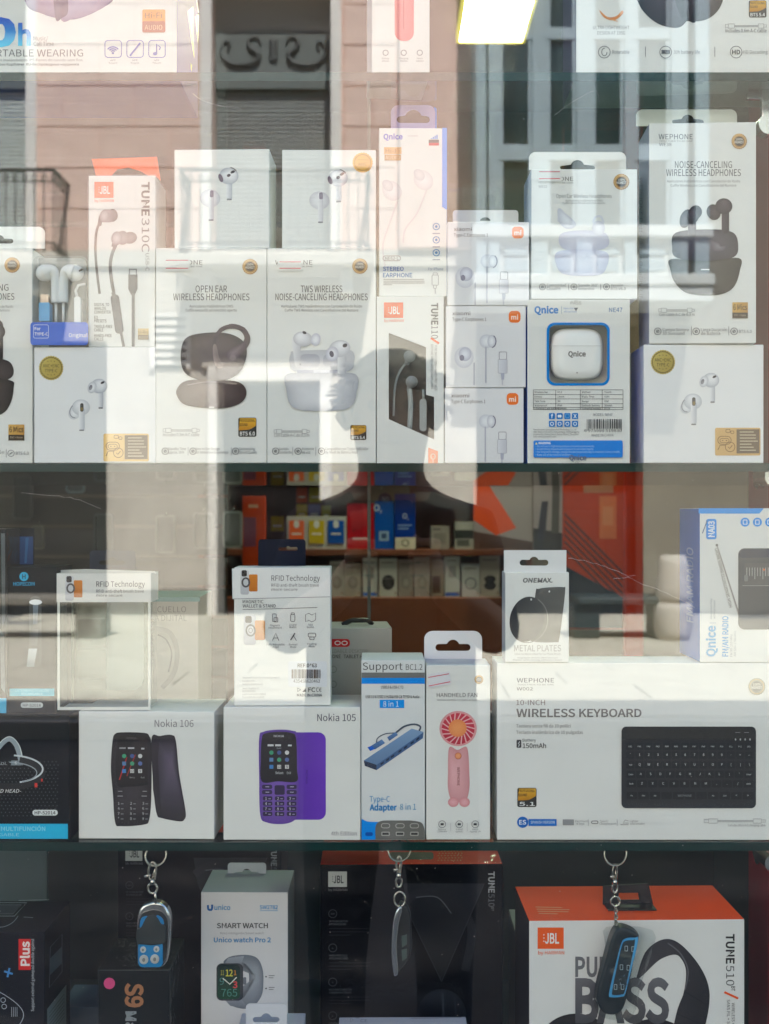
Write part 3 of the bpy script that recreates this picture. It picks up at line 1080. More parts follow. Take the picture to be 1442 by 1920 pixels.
k = Pack('poster_board', 'orange upright board with a mauve field, left of the yellow cards', 'poster', 455, 498, 930, 1110, 1.9, (232, 74, 10), 0.012)
k.f.part('poster_print').rect(457, 970, 480, 1025, (150, 74, 104)).rect(466, 946, 484, 952, (240, 190, 150)); k.done()

# phone cases hung on a dark slatwall at the left
WY = 1.75
wl0 = Vector((P3(190, 0, WY).x, WY, 0.02))
rt = empty('slatwall', wl0)
tag(rt, 'dark slatted wall panel hung with phone cases, left in the shop', 'slatwall')
zt, zb = P3(0, 700, WY).z, 0.1
n = 22
for i in range(n):
    a = zb + (zt - zb) * i / n
    box('slat', P3(-160, 0, WY).x - wl0.x, P3(425, 0, WY).x - wl0.x, 0, 0.015, a - wl0.z, a + (zt - zb) / n - 0.008 - wl0.z,
        mat('dark_slat_laminate', (58, 50, 44), 0.5, vary=0.12), rt)
cs = [(418, 455, 958, 1028, (150, 146, 138), 'pale phone case frame hung nearest the orange board'),
      (362, 402, 960, 1030, (96, 92, 88), 'grey phone case hung second from the orange board'),
      (292, 330, 965, 1038, (110, 104, 98), 'grey brown phone case hung with a silver swirl, third from the orange board'),
      (176, 214, 962, 1040, (70, 74, 76), 'dark phone case hung over the clear carton tab'),
      (124, 160, 880, 925, (100, 112, 122), 'blue grey phone case hung under the shelf, high on the slatwall'),
      (24, 62, 905, 975, (64, 62, 58), 'dark phone case hung at the slatwall end over the torch carton'),
      (418, 452, 880, 905, (176, 172, 166), 'pale phone case hung high beside the shelf edge'),
      (60, 84, 985, 1030, (112, 100, 84), 'tan phone case hung beside the torch carton')]
for a, b, t, f0, c, lb in cs:
    y = WY - 0.05
    o = P3((a + b) / 2, f0, y)
    e = empty('phone_case', o)
    tag(e, lb, 'phone case', 'phone cases on the slatwall')
    s = (y - CY) / FP
    wd, ht = (b - a) * s, (f0 - t) * s
    bm = plate_bm(rrect(-wd / 2, 0, wd / 2, ht, wd * .2), [rrect(-wd / 2 + wd * .12, wd * .12, wd / 2 - wd * .12, ht - wd * .12, wd * .12)], -0.006, 0.0)
    bm_obj('bumper', bm, mat('case_%d' % c[0], c, 0.35), e)
    bm = plate_bm(rrect(-wd / 2 + wd * .12, wd * .12, wd / 2 - wd * .12, ht - wd * .12, wd * .12), (), -0.001, 0.0)
    bm_obj('back_shell', bm, mat('case_in_%d' % c[0], tuple(int(x * .55) for x in c), 0.3), e)
    tube('wire_hook', [(0, -0.003, ht - 0.002), (0, 0.02, ht + 0.01), (0, 0.05, ht + 0.01)], 0.0012, M_CHROME, e, 5)

# ================================================================== PHOTOGRAPHER (seen only mirrored in the pane)
PY = -1.27
bm = bmesh.new()
J = {}
def jt(n, x, y, z, r):
    J[n] = (Vector((x, y, z)), r)
jt('pelvis', 0, -.02, .88, (.145, .10)); jt('waist', 0, -.02, 1.02, (.165, .10)); jt('chest', 0, 0, 1.17, (.185, .11)); jt('upper', 0, 0, 1.268, (.14, .08))
jt('neck', 0, .01, 1.345, (.056, .056)); jt('jaw', 0, .035, 1.405, (.068, .078)); jt('head', 0, .03, 1.475, (.082, .098)); jt('crown', 0, .02, 1.55, (.060, .073))
for s, q in ((-1, 'l'), (1, 'r')):
    jt('sh' + q, s * .155, 0, 1.262, (.058, .058)); jt('el' + q, s * .188, .10, 1.08, (.045, .045)); jt('fo' + q, s * .14, .28, 1.13, (.037, .037))
    jt('wr' + q, s * .075, .405, 1.185, (.026, .026)); jt('pa' + q, s * .058, .440, 1.225, (.030, .018))
    jt('hi' + q, s * .09, -.02, .80, (.09, .09)); jt('kn' + q, s * .10, .0, .46, (.058, .058)); jt('ca' + q, s * .10, -.02, .32, (.055, .055)); jt('an' + q, s * .10, -.04, .085, (.042, .042)); jt('to' + q, s * .115, .11, .04, (.042, .032))
E = [('pelvis', 'waist'), ('waist', 'chest'), ('chest', 'upper'), ('upper', 'neck'), ('neck', 'jaw'), ('jaw', 'head'), ('head', 'crown')]
for q in 'lr':
    E += [('upper', 'sh' + q), ('sh' + q, 'el' + q), ('el' + q, 'fo' + q), ('fo' + q, 'wr' + q), ('wr' + q, 'pa' + q), ('pelvis', 'hi' + q), ('hi' + q, 'kn' + q), ('kn' + q, 'ca' + q), ('ca' + q, 'an' + q), ('an' + q, 'to' + q)]
names = list(J)
me = bpy.data.meshes.new('person')
me.from_pydata([tuple(J[n][0]) for n in names], [(names.index(a), names.index(b)) for a, b in E], [])
po = bpy.data.objects.new('person', me)
COL.objects.link(po)
md = po.modifiers.new('skin', 'SKIN')
md.use_smooth_shade = True
for i, n in enumerate(names):
    sv = me.skin_vertices[0].data[i]
    sv.radius = J[n][1]
    sv.use_root = (n == 'pelvis')
po.modifiers.new('sub', 'SUBSURF').levels = 2
dg = bpy.context.evaluated_depsgraph_get()
bm = bmesh.new()
bm.from_mesh(bpy.data.meshes.new_from_object(po.evaluated_get(dg)))
bpy.data.objects.remove(po)
# five separate fingers on each hand, closed on the phone; ears and nose
for s in (-1, 1):
    for k in range(4):
        z = 1.252 - k * 0.018
        L = (0.9, 1.0, 0.95, 0.8)[k]
        bm_tube(bm, [(s * .060, .438, z - .004), (s * .062, .462, z + .002), (s * .052, .480, z + .003), (s * (.052 - .030 * L), .478, z + .002)], [.0085, .0085, .008, .0065], 8)
    bm_tube(bm, [(s * .055, .428, 1.215), (s * .044, .436, 1.245), (s * .030, .448, 1.262)], [.011, .010, .0075], 8)
    bm_tube(bm, [(s * .076, .03, 1.455), (s * .088, .022, 1.475), (s * .084, .028, 1.50)], [.012, .015, .010], 8)
bm_tube(bm, [(0, .118, 1.488), (0, .132, 1.462), (0, .126, 1.448)], [.008, .012, .011], 8)
M_SKIN = mat('skin', (176, 128, 104), 0.55)
M_SHIRT = mat('dark_cotton_shirt', (38, 38, 46), 0.85, vary=0.1)
M_JEAN = mat('dark_denim', (40, 48, 66), 0.85, vary=0.15)
M_SHOE = mat('black_shoe', (28, 28, 28), 0.6)
for f in bm.faces:
    c = f.calc_center_median()
    k = 0
    if c.z < .10: k = 3
    elif c.z < .90: k = 2
    elif c.z < 1.325 and not (c.y > .20): k = 1
    f.material_index = k
    f.smooth = True
body = bm_obj('person', bm, [M_SKIN, M_SHIRT, M_JEAN, M_SHOE], None, True)
body.location = (0.012, PY, 0.0)
tag(body, 'person in dark clothes mirrored in the glass, raising a phone with both hands', 'person')
# hair, eyes, mouth as children
bm = bmesh.new()
bmesh.ops.create_uvsphere(bm, u_segments=24, v_segments=16, radius=1.0)
for v in list(bm.verts):
    v.co = Vector((v.co.x * .095, v.co.y * .112 + .014, v.co.z * .098 + 1.50))
bmesh.ops.delete(bm, geom=[v for v in bm.verts if v.co.z < 1.47 + (0.055 if v.co.y > .07 else -0.02)], context='VERTS')
hr = random.Random(3)
for v in list(bm.verts):
    v.co += Vector((v.co.x, v.co.y - .014, v.co.z - 1.50)).normalized() * hr.uniform(-.003, .006)
for _ in range(240):
    a, b_ = hr.uniform(0, 2 * math.pi), hr.uniform(-.15, 1.0)
    d = Vector((math.cos(a) * math.cos(b_), math.sin(a) * math.cos(b_), math.sin(b_)))
    p = Vector((d.x * .093, d.y * .110 + .014, d.z * .096 + 1.50))
    if p.y > .07 and p.z < 1.53: continue
    t = Vector((d.x + hr.uniform(-.8, .8), d.y + hr.uniform(-.8, .8), hr.uniform(-1.2, .2))).normalized() * hr.uniform(.012, .028)
    bm_tube(bm, [p - d * .004, p + d * .006 + t * .5, p + d * .004 + t], [.0035, .0026, .0006], 4)
bm_obj('hair', bm, mat('dark_brown_hair', (40, 30, 26), 0.6, bump=0.6, bscale=300), body, True)
for s in (-1, 1):
    bm = bmesh.new(); bmesh.ops.create_uvsphere(bm, u_segments=12, v_segments=8, radius=.011)
    for v in bm.verts: v.co += Vector((s * .031, .106, 1.488))
    bm_obj('eye', bm, mat('eye_dark', (60, 50, 44), 0.2), body, True)
bm = bmesh.new(); bm_tube(bm, [(-.022, .102, 1.425), (0, .113, 1.423), (.022, .102, 1.425)], .005, 6)
bm_obj('mouth', bm, mat('lip', (140, 84, 76), 0.5), body, True)
# the phone itself
ph = empty('smartphone', (0.005, -0.8125, 1.165))
tag(ph, 'black smartphone held up by the mirrored person', 'phone')
bm = plate_bm(rrect(-.037, 0, .037, .152, .010), (), -0.008, 0.0)
bm_obj('body', bm, mat('phone_black', (22, 22, 24), 0.2), ph)
bm = plate_bm(rrect(-.034, .004, .034, .148, .008), (), -0.0088, -0.0082)
bm_obj('screen', bm, mat('phone_screen_glass', (12, 12, 14), 0.08), ph)
bm = bmesh.new(); bm_tube(bm, [(-.005, 0.0003, .135), (-.005, 0.0025, .135)], .008, 16)
bm_obj('lens_ring', bm, mat('lens_ring', (50, 50, 54), 0.2, 0.8), ph)

# ================================================================== PRINTED DETAILS SHARED BY SEVERAL CARTONS
DK = (52, 52, 56)
GR = (128, 128, 130)
ORG = (238, 92, 24)
def gold_seal(f, cx, cy, r, c=((206, 160, 92), (150, 104, 50)), centre=(62, 50, 42)):
    f.part('gold_seal', FOIL)
    n = 44
    pts = [(cx + r * (1.0 if k % 2 else 0.93) * math.cos(2 * math.pi * k / n), cy + r * (1.0 if k % 2 else 0.93) * math.sin(2 * math.pi * k / n)) for k in range(n)]
    f.poly(pts, c[0], c[1], 60)
    f.line(ell(cx, cy, r * .80), r * .06, (226, 190, 130), closed=True)
    f.poly(ell(cx, cy, r * .60), centre)
    f.text('100%', cx, cy - r * .12, r * .26, (230, 220, 205), al='C', bold=.02)
    f.text('HIGHEST', cx, cy + r * .26, r * .30, (240, 232, 220), al='C', bold=.02, w=r * 1.15)
    f.part('lettering')
def bts_badge(f, x0, y0, x1, y1, num, pre='BTS '):
    f.part('gold_black_badge', FOIL)
    w, h = x1 - x0, y1 - y0
    f.rect(x0, y0, x1, y1, (46, 44, 42), r=w * .1)
    f.poly([(x0 + w * .08, y0 + h * .04), (x1 - w * .04, y0 + h * .04)] + spl([(x1 - w * .03, y0 + h * .42), (x0 + w * .6, y0 + h * .62), (x0 + w * .03, y0 + h * .66)], n=5), (232, 176, 30), (190, 128, 20))
    f.text('PROFESSIONAL', x0 + w * .06, y0 + h * .22, h * .14, (60, 44, 10), w=w * .86, bold=.03)
    f.text('SOUND', x0 + w * .06, y0 + h * .44, h * .14, (60, 44, 10), w=w * .45, bold=.03)
    f.text(pre + num, (x0 + x1) / 2, y0 + h * .93, h * .19, (238, 236, 232), al='C', bold=.02, w=w * .82)
    f.part('lettering')
def six_mics(f, x0, y0, x1, y1):
    f.part('gold_black_badge', FOIL)
    h = y1 - y0
    f.rect(x0, y0, x1, y0 + h * .64, (214, 170, 86), (188, 136, 60), 20)
    f.rect(x0, y0 + h * .64, x1, y1, (70, 54, 38))
    f.text('6 Mics', (x0 + x1) / 2, y0 + h * .48, h * .34, (44, 32, 20), al='C', w=(x1 - x0) * .88, bold=.02)
    f.text('ENC + Noise', (x0 + x1) / 2, y0 + h * .86, h * .11, (200, 180, 150), al='C', w=(x1 - x0) * .76)
    f.part('lettering')
def cable_icon(f, x0, x1, y, c=(150, 150, 152)):
    f.part('cable_drawing')
    w = x1 - x0
    f.line([(x0, y - 3), (x0 + w * .07, y - 3), (x0 + w * .07, y + 3), (x0, y + 3)], 1, c, closed=True)
    f.line([(x0 + w * .07, y - 4), (x0 + w * .22, y - 4), (x0 + w * .22, y + 4), (x0 + w * .07, y + 4)], 1, c, closed=True)
    f.line([(x0 + w * .22, y - 1), (x0 + w * .80, y - 1)], 1, c).line([(x0 + w * .22, y + 1.3), (x0 + w * .80, y + 1.3)], 1, c)
    f.line([(x0 + w * .80, y - 4), (x0 + w * .93, y - 4), (x0 + w * .93, y + 4), (x0 + w * .80, y + 4)], 1, c, closed=True)
    f.line([(x0 + w * .93, y - 2), (x1, y - 2), (x1, y + 2), (x0 + w * .93, y + 2)], 1, c, closed=True)
    f.part('lettering')
def feature(f, cx, cy, r, lines, x, ys, cap, c, ws=None):
    f.line(ell(cx, cy, r, n=24), 1.3, c, closed=True)
    f.line([(cx - r * .35, cy + r * .35), (cx + r * .3, cy - r * .4)], 1.6, c).line(ell(cx, cy, r * .42, n=10), 1.2, c, closed=True)
    for i, t in enumerate(lines):
        f.text(t, x, ys[i], cap, c, w=(ws[i] if ws else None))
def price_tag(s, x0, y0, x1, y1):
    """Blank price sticker with two red rules, covering the start of the maker's name."""
    s.f.flush()
    s.plate('price_sticker', rrect(x0, y0, x1, y1, 2), y=-0.0009, t=0.0002, color=(228, 227, 224))
    sh = Sheet(s.M, (0, -0.0009, 0), (0, -1, 0), s.last, 0.0001)
    sh.part('red_rule').line([(x0 + 3, y0 + 4), (x1 - 3, y0 + 4)], 1.6, (216, 96, 110)).line([(x0 + 3, y1 - 5), (x1 - 3, y1 - 5)], 1.6, (216, 80, 96))
    sh.flush()
def pod(f, cx, cy, r, sx, sy, L, rot=0, tip=True, side=1, base=(236, 236, 238), sh=(176, 180, 190)):
    """Printed white earbud: stem, head, grille."""
    def q(P): return rot_pts(P, cx, cy, rot)
    f.poly(q(rrect(sx - r * .30, sy, sx + r * .30, sy + L, r * .28)), base, sh, 0 if side > 0 else 180)
    f.poly(q(rrect(sx - r * .26, sy + L - 2.5, sx + r * .26, sy + L + .5, 1)), (120, 122, 128))
    f.blob(q(ell(cx, cy, r, r * .88)), base, sh, cx + r * .25, cy - r * .35, 2.2)
    if tip:
        f.blob(q(ell(cx - side * r * .85, cy + r * .15, r * .52, r * .72, 20)), (240, 240, 242), (186, 190, 198), n=4)
        f.poly(q(ell(cx - side * r * 1.02, cy + r * .18, r * .20, r * .34, 20)), (120, 116, 124), (160, 160, 166), 60)
    f.poly(q(ell(cx + side * r * .42, cy - r * .42, r * .26, r * .14, -25)), (50, 46, 56))
    return f
def jbl(f, x0, y0, x1, y1, bg=ORG, ink=(240, 236, 230), sub=ORG):
    f.part('maker_logo')
    w, h = x1 - x0, y1 - y0
    f.rect(x0, y0, x1, y1, bg)
    f.text('JBL', x0 + w * .28, y0 + h * .74, h * .46, ink, w=w * .54, bold=.035)
    for k in range(3):
        f.poly(ell(x0 + w * .24, y0 + h * (.34 + .15 * k), w * .025, n=8), ink)
    f.text('by HARMAN', x0 + w * .02, y1 + h * .26, h * .16, sub, w=w * 1.0, bold=.01)
    f.part('lettering')
def tab_plate(c, x0, y0, x1, y1, r, cx, cy, wd, h, bump, y, color=WHITE, t=0.0007, name='hang_tab'):
    o = rrect(x0, y0, x1, y1 + r, r)
    o = [(u, min(v, y1)) for u, v in o]
    return c.plate(name, o, [euro(cx, cy, wd, h, bump)], y, t, color)

# ================================================================== TOP SHELF
c = Carton('headphone_carton', 'large white headphone carton with violet side and blue underside, on the topmost shelf', 'box',
           -130, 332, -330, S1, depth=0.10, right=(84, 80, 180), left=(84, 80, 180), bottom=(24, 96, 226))
f = c.f
f.part('headphone_picture')
f.blob(spl([(38, -120), (120, -160), (208, -90), (216, -10), (190, 16), (150, 34), (120, 36), (80, 26), (46, 0)], True), (196, 180, 210), (118, 104, 136), 110, -60)
f.blob(spl([(110, -100), (180, -110), (212, -40), (205, 4), (170, 26), (140, 34), (112, 30)], True), (206, 196, 216), (140, 124, 156), 170, -40)
f.poly(spl([(100, -40), (122, -30), (128, 20), (116, 34), (104, 34)], True), (110, 98, 130), (80, 70, 100))
f.part('lettering')
f.text('1', -60, 84, 44, (30, 130, 220), bold=.05)
f.text('0', -26, 84, 47, (24, 90, 200), w=56, bold=.07, c2=(60, 200, 240))
f.text('h', 34, 84, 36, (24, 90, 200), w=24, bold=.05, c2=(60, 200, 240))
f.text('Music/', 63, 76, 7.5, GR, w=27).text('Call Time', 63, 86, 7.5, GR, w=38)
f.text('PORTABLE WEARING', 156, 106, 13, (110, 108, 112), w=190, al='R')
f.text('Auriculares inalámbricos  PT-Fones de ouvido sem fios', 155, 115, 4.6, (120, 118, 120), al='R', w=190)
f.text('DE-kabellose Kopfhörer  RU-беспроводные наушники', 148, 123, 4.6, (90, 88, 92), al='R', w=180, bold=.01)
f.part('gold_black_badge', FOIL).rect(267, 18, 310, 61, (240, 152, 50), r=3).rect(267, 40, 310, 61, (172, 82, 50), r=3)
f.text('Hi-Fi', 288, 34, 10, (110, 66, 30), al='C', w=32).text('AUDIO', 288, 56, 9, (236, 196, 150), al='C', w=33)
f.part('feature_icon')
BL = (110, 120, 190)
for x in (197, 238, 279):
    f.line(rrect(x, 76, x + 31, 108, 6), 1.4, BL, closed=True)
for r_ in (4, 8, 12):
    f.line(ell(212, 99, r_, r_ * .9, n=12, a0=215, a1=325), 2.4, BL)
f.poly(ell(212, 100, 2), BL)
f.line([(244, 105), (263, 81)], 3.2, BL)
f.poly(ell(291, 101, 4, 3), BL).line([(294, 101), (294, 83), (301, 89), (299, 94)], 2, BL)
for x in (212, 253, 294):
    f.text('APP', x, 115, 3, GR, al='C', w=10).text('Touch', x, 120, 3, GR, al='C', w=16)
c.done()
s = c.face('right')
s.part('side_print_and_glint').poly([(351, 22), (362, 12), (364, 110), (360, 90)], (236, 226, 90)).poly([(368, 27), (373, 27), (371, 84), (368, 60)], (236, 226, 90)).poly([(357, 118), (360, 122), (359, 134), (357, 128)], (236, 226, 90)).line([(368, 0), (372, 24)], 1.6, (190, 190, 220)).line([(366, 30), (369, 60)], 1.6, (190, 190, 220))  # yellow shapes are the ceiling lamp's reflection in the film, painted on
s.flush()

c = Carton('gadget_carton', 'narrow white carton with a pink rounded device picture and black side, topmost shelf', 'box',
           697, 806, -330, S1, yaw=5.0, depth=0.055, right=(52, 46, 52))
f = c.f
f.part('device_picture')
f.poly(rrect(740, -200, 776, 77, 16), (238, 138, 138), (226, 112, 116), 0)
f.line([(757, -40), (757, 55)], 1.6, (206, 90, 94))
f.part('feature_icon')
for x, t in ((723, 'Battery'), (757, 'Charging'), (787, 'Hours')):
    f.line(ell(x, 99, 5, n=14), 1.2, GR, closed=True).text(t, x, 111, 3, GR, al='C').text('100min', x, 116, 3, GR, al='C')
c.done()

c = Carton('headphone_carton', 'large white headphone carton with black ear cup picture and dark side lettering, topmost shelf', 'box',
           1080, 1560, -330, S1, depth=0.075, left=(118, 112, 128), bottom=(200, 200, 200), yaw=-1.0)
f = c.f
f.part('headphone_picture')
f.blob(spl([(1190, -40), (1230, -90), (1300, -60), (1304, 0), (1284, 44), (1260, 52), (1226, 40), (1198, 8)], True), (82, 72, 84), (40, 34, 44), 1250, -20)
f.blob(spl([(1262, -40), (1310, -80), (1356, -30), (1352, 10), (1330, 34), (1300, 40), (1276, 30)], True), (70, 62, 72), (34, 30, 38), 1320, -10)
f.blob(spl([(1284, -50), (1306, -40), (1306, 36), (1290, 38), (1278, 20)], True), (56, 48, 58), (30, 26, 34))
f.part('feather_picture').poly(spl([(1124, 20), (1134, 34), (1152, 38), (1168, 26), (1166, 20), (1156, 30), (1140, 32)], True), (226, 150, 80), (206, 124, 60))
f.line(spl([(1124, 20), (1140, 34), (1158, 40)]), 1.6, (226, 160, 100))
f.part('lettering')
f.text('ULTRA-LIGHTWEIGHT', 1146, 55, 6.5, GR, al='C', w=68).text('DESIGN AT 195G', 1146, 65, 6.5, GR, al='C', w=52)
bts_badge(f, 1404, 1, 1437, 33, '5.4')
cable_icon(f, 1360, 1437, 49)
f.text('Includes 0.6m A-C cable', 1437, 61, 6.5, (70, 70, 74), al='R', w=77)
for cx, t, x, wd in ((1133, 'Rotatable', 1148, 32), (1248, '30h battery life', 1263, 49), (1380, 'HD Decoding', 1393, 46)):
    f.line(ell(cx, 98, 11, n=24), 1.4, GR, closed=True).text(t, x, 101, 6.5, GR, w=wd)
f.line(ell(1133, 98, 5, 7, n=12, a0=0, a1=280), 1.5, GR).rect(1240, 94, 1256, 101, (90, 90, 94)).text('HD', 1380, 102, 8, (60, 60, 64), al='C', bold=.03, w=15)
for x in (1210, 1340):
    f.line([(x, 88), (x, 107)], 1.2, GR)
c.done()
s = c.face('left')
s.part('lettering').text('WEPHONE', 1052, -80, 7, (40, 38, 44), rot=90, w=72, slant=.2).text('Better Your Quality Life', 1052, 4, 6, (40, 38, 44), rot=90, w=100, slant=.2)
s.flush()

# ================================================================== SECOND SHELF
def wephone_box(label, x0, x1, top, title, subs, price=None, **kw):
    c = Carton('earbud_carton', label, 'box', x0, x1, top, kw.pop('rest', S2), **kw)
    return c
# -- half visible carton at the very left
c = Carton('earbud_carton', 'white carton cut by the frame edge with black charging case picture and hang tab', 'box', -135, 61, 466, S2, depth=0.045, y=YF + .004)
f = c.f
f.part('lettering')
f.text('NOISE-CANCELING', 16, 545, 12, DK, w=128, al='R').text('WIRELESS HEADPHONES', 27, 562, 12, DK, w=140, al='R')
f.text('Auriculares Inalámbricos con Cancelación de Ruido', 25, 577, 4.5, GR, al='R', w=130).text('Cuffie Wireless con Cancellazione del Rumore', 18, 584, 4.5, GR, al='R', w=118)
gold_seal(f, 23, 497, 15)
f.part('earbud_case_picture')
f.poly(rrect(-40, 600, 6, 680, 10), (70, 62, 66), (40, 36, 40))
f.blob(ell(-8, 622, 18, 16), (86, 78, 84), (40, 36, 40))
f.blob(spl([(-70, 690), (-30, 672), (14, 676), (26, 696), (14, 712), (-40, 720)], True), (70, 60, 62), (40, 34, 36), -10, 690)
f.blob(spl([(-100, 716), (-20, 708), (22, 714), (26, 726), (20, 756), (0, 778), (-60, 790), (-110, 750)], True), (74, 64, 64), (28, 22, 24), -30, 735)
six_mics(f, 16, 796, 46, 826)
f.text('BTS 6.0', 30, 853, 6, (80, 80, 84), w=24).text('ón', -2, 851, 6, (100, 100, 104), w=10)
f.line([(12, 842), (12, 858)], 1, GR).line(ell(21, 850, 6, n=16), 1.2, GR, closed=True).line([(18, 852), (24, 848)], 2, GR)
c.done()
tab_plate(c, -120, 425, 84, 466, 12, -2, 452, 54, 9, 10, 0.040)

# -- white carton with the yellow seal and gold sticker (left) and its twin (right)
def anc_box(label, x0, x1, top, dx, dy, gold2):
    c = Carton('earbud_carton', label, 'box', x0, x1, top, S2, depth=0.05, front=(236, 236, 236))
    f = c.f
    X = lambda x: x + dx
    Yy = lambda y: y + dy
    f.part('yellow_seal', FOIL)
    n = 60
    f.poly([(X(96) + (23.5 if k % 2 else 22) * math.cos(2 * math.pi * k / n), Yy(690) + (23.5 if k % 2 else 22) * math.sin(2 * math.pi * k / n)) for k in range(n)], (196, 176, 92), (176, 152, 66), 50)
    f.line([(X(96) + (20.5 if k % 2 else 18.8) * math.cos(2 * math.pi * k / n), Yy(690) + (20.5 if k % 2 else 18.8) * math.sin(2 * math.pi * k / n)) for k in range(n)], 1.5, (84, 70, 26), closed=True)
    f.text('ANC+ENC', X(96), Yy(689), 6.2, (70, 58, 24), al='C', w=31, bold=.01).text('TYPE-C', X(96), Yy(698), 6.2, (70, 58, 24), al='C', w=24, bold=.01)
    for sgn in (-1, 1):
        for q in (-6, 0, 6):
            f.poly(ell(X(96) + q, Yy(690) + sgn * (13 - abs(q) * .12), 1.1, n=5), (84, 70, 26))
    f.part('earbud_picture')
    pod(f, X(186), Yy(724), 15.5, X(189), Yy(728), 38, side=1)
    f.blob(ell(X(140), Yy(774), 11, 13, 30), (238, 238, 240), (196, 200, 206))
    f.blob(ell(X(152), Yy(764), 17, 15), (240, 240, 242), (190, 194, 200), X(150), Yy(756))
    f.line(ell(X(143), Yy(770), 11, 14, 30, n=16, a0=60, a1=200), 2, (150, 152, 158))
    f.poly(rrect(X(148), Yy(764), X(159), Yy(808), 5), (238, 238, 240), (184, 188, 196), 0)
    f.poly(rrect(X(150.5), Yy(756), X(157), Yy(772), 3), (60, 58, 60)).rect(X(151.5), Yy(764), X(156), Yy(770), (124, 104, 60))
    f.rect(X(149), Yy(805.5), X(158), Yy(808), (120, 122, 128))
    c.done()
    # foil sticker with a little robot drawing
    a, b = X(194), Yy(813)
    c.plate('gold_sticker', rrect(a, b, a + 85, b + 52, 3), y=-0.0003, t=0.0002, m=mat('gold_foil_%d' % gold2, (206, 164, 100) if gold2 else (214, 178, 112), 0.35, 0.3))
    s = Sheet(c.M, (0, -0.0003, 0), (0, -1, 0), c.last, 0.0001)
    s.part('sticker_print')
    BR = (112, 76, 34)
    s.line(rrect(a + 5, b + 16, a + 30, b + 31, 8), 1.2, BR, closed=True).line(rrect(a + 9, b + 20, a + 26, b + 28, 4), 1.0, BR, closed=True)
    s.poly(ell(a + 14, b + 24, 1.2, n=8), BR).poly(ell(a + 21, b + 24, 1.2, n=8), BR)
    s.line([(a + 5, b + 42), (a + 9, b + 33), (a + 20, b + 33)], 1.2, BR).line(ell(a + 28, b + 36, 9, n=20), 1.2, BR, closed=True)
    s.line([(a + 24, b + 36), (a + 27, b + 39), (a + 32, b + 33)], 1.4, BR)
    s.line(rrect(a + 20, b + 3, a + 28, b + 9, 2), 1, BR, closed=True).line(rrect(a + 29, b + 6, a + 35, b + 11, 2), 1, BR, closed=True)
    s.rect(a + 40, b + 3, a + 83, b + 48, (112, 92, 70))
    for k, wd in enumerate((26, 30, 30, 34, 22, 26, 30)):
        s.line([(a + 46, b + 8 + 5.7 * k), (a + 46 + wd, b + 8 + 5.7 * k)], 1.6, (206, 190, 160))
    s.flush()
    return c
ancL = anc_box('square white carton with yellow seal under the blue banded clear case', 64, 292, 651, 0, 0, 0)
ancR = anc_box('square white carton with yellow seal under the tall carton at the case end', 1207, 1432, 646, 1147, -11, 1)

# -- clear case with white wired earphones and a blue band, on the left seal carton
rt_lab = 'clear plastic case of white wired earphones with a royal blue band'
c = Carton('earphone_case', rt_lab, 'earphone case', 60, 165, 480, ancL.top, y=YF - .001, depth=0.03, skip_body=True)
f = c.f
M_CLEAR = glass_mat('clear_plastic', (244, 247, 248), 1.42, rough=0.04)
sh = Sheet(c.M, (0, 0, 0), (0, -1, 0), c.root)
cv = lambda L, s_=sh: [(max(c.a0, min(c.a1, q.x)), max(0, q.z)) for q in (s_.at(u, v) for u, v in L)]
bm = plate_bm(cv(rrect(60, 480, 165, 652, 14)), (), 0.0, 0.022)
bm_obj('clear_shell', bm, M_CLEAR, c.root)
c.plate('backing_card', rrect(64, 484, 162, 646, 12), y=0.020, t=0.001, color=(150, 158, 158))
c.plate('blue_band', [(u, v) for u, v in rrect(57, 604, 165, 647, 6)], y=-0.0015, t=0.0008, color=(0, 92, 206))
s = Sheet(c.M, (0, -0.0015, 0), (0, -1, 0), c.last)
s.part('lettering').text('For', 65, 619, 5.5, (235, 238, 245), bold=.03).text('TYPE-C', 65, 629, 5.5, (235, 238, 245), w=25, bold=.02)
s.line(rrect(63, 609, 91, 634, 3), 1, (200, 212, 240), closed=True).text('Original', 164, 632, 7, (235, 238, 245), al='R', w=35, bold=.01)
s.flush()
M_WPL = mat('white_plastic_gloss', (236, 237, 238), 0.25)
def lp(u, v, y):
    q = Sheet(c.M, (0, y, 0), (0, -1, 0), c.root).at(u, v)
    return (q.x, q.y, q.z)
for s_, cx in ((1, 84), (-1, 140)):
    bm = bmesh.new()
    px = 0.00043
    P = [(cx, 512), (cx + s_ * 14, 510), (cx + s_ * 20, 524), (cx + s_ * 21, 545), (cx + s_ * 21, 568)]
    bm_tube(bm, [lp(u, v, 0.011) for u, v in spl(P, n=5)], [0.0075 - 0.0036 * min(1, k / 9) for k in range(21)], 12)
    bmesh.ops.create_uvsphere(bm, u_segments=16, v_segments=10, radius=0.0062, matrix=Matrix.Translation(lp(cx - s_ * 1, 512, 0.010)) @ Matrix.Diagonal((1.15, .8, 1.1, 1)))
    bm_obj('earbud', bm, M_WPL, c.root, True)
    tube('cord', [lp(cx + s_ * 21, 568, 0.011), lp(cx + s_ * 21, 606, 0.011)], 0.0012, M_WPL, c.root, 6)
bm = bmesh.new(); bm_tube(bm, [lp(150, 507, .008), lp(152, 509, .008)], .0022, 8)
bm_obj('speaker_grille', bm, mat('grille_dark', (60, 56, 58), 0.6), c.root)
bm = plate_bm([(q[0], q[2]) for q in (lp(u, v, .006) for u, v in rrect(73, 567, 93, 602, 2))], (), .006, .014)
bm_obj('plug_sleeve', bm, mat('sky_blue_plastic', (84, 176, 232), 0.35), c.root)
bm = plate_bm([(q[0], q[2]) for q in (lp(u, v, .008) for u, v in rrect(76, 552, 91, 567, 1))], (), .008, .012)
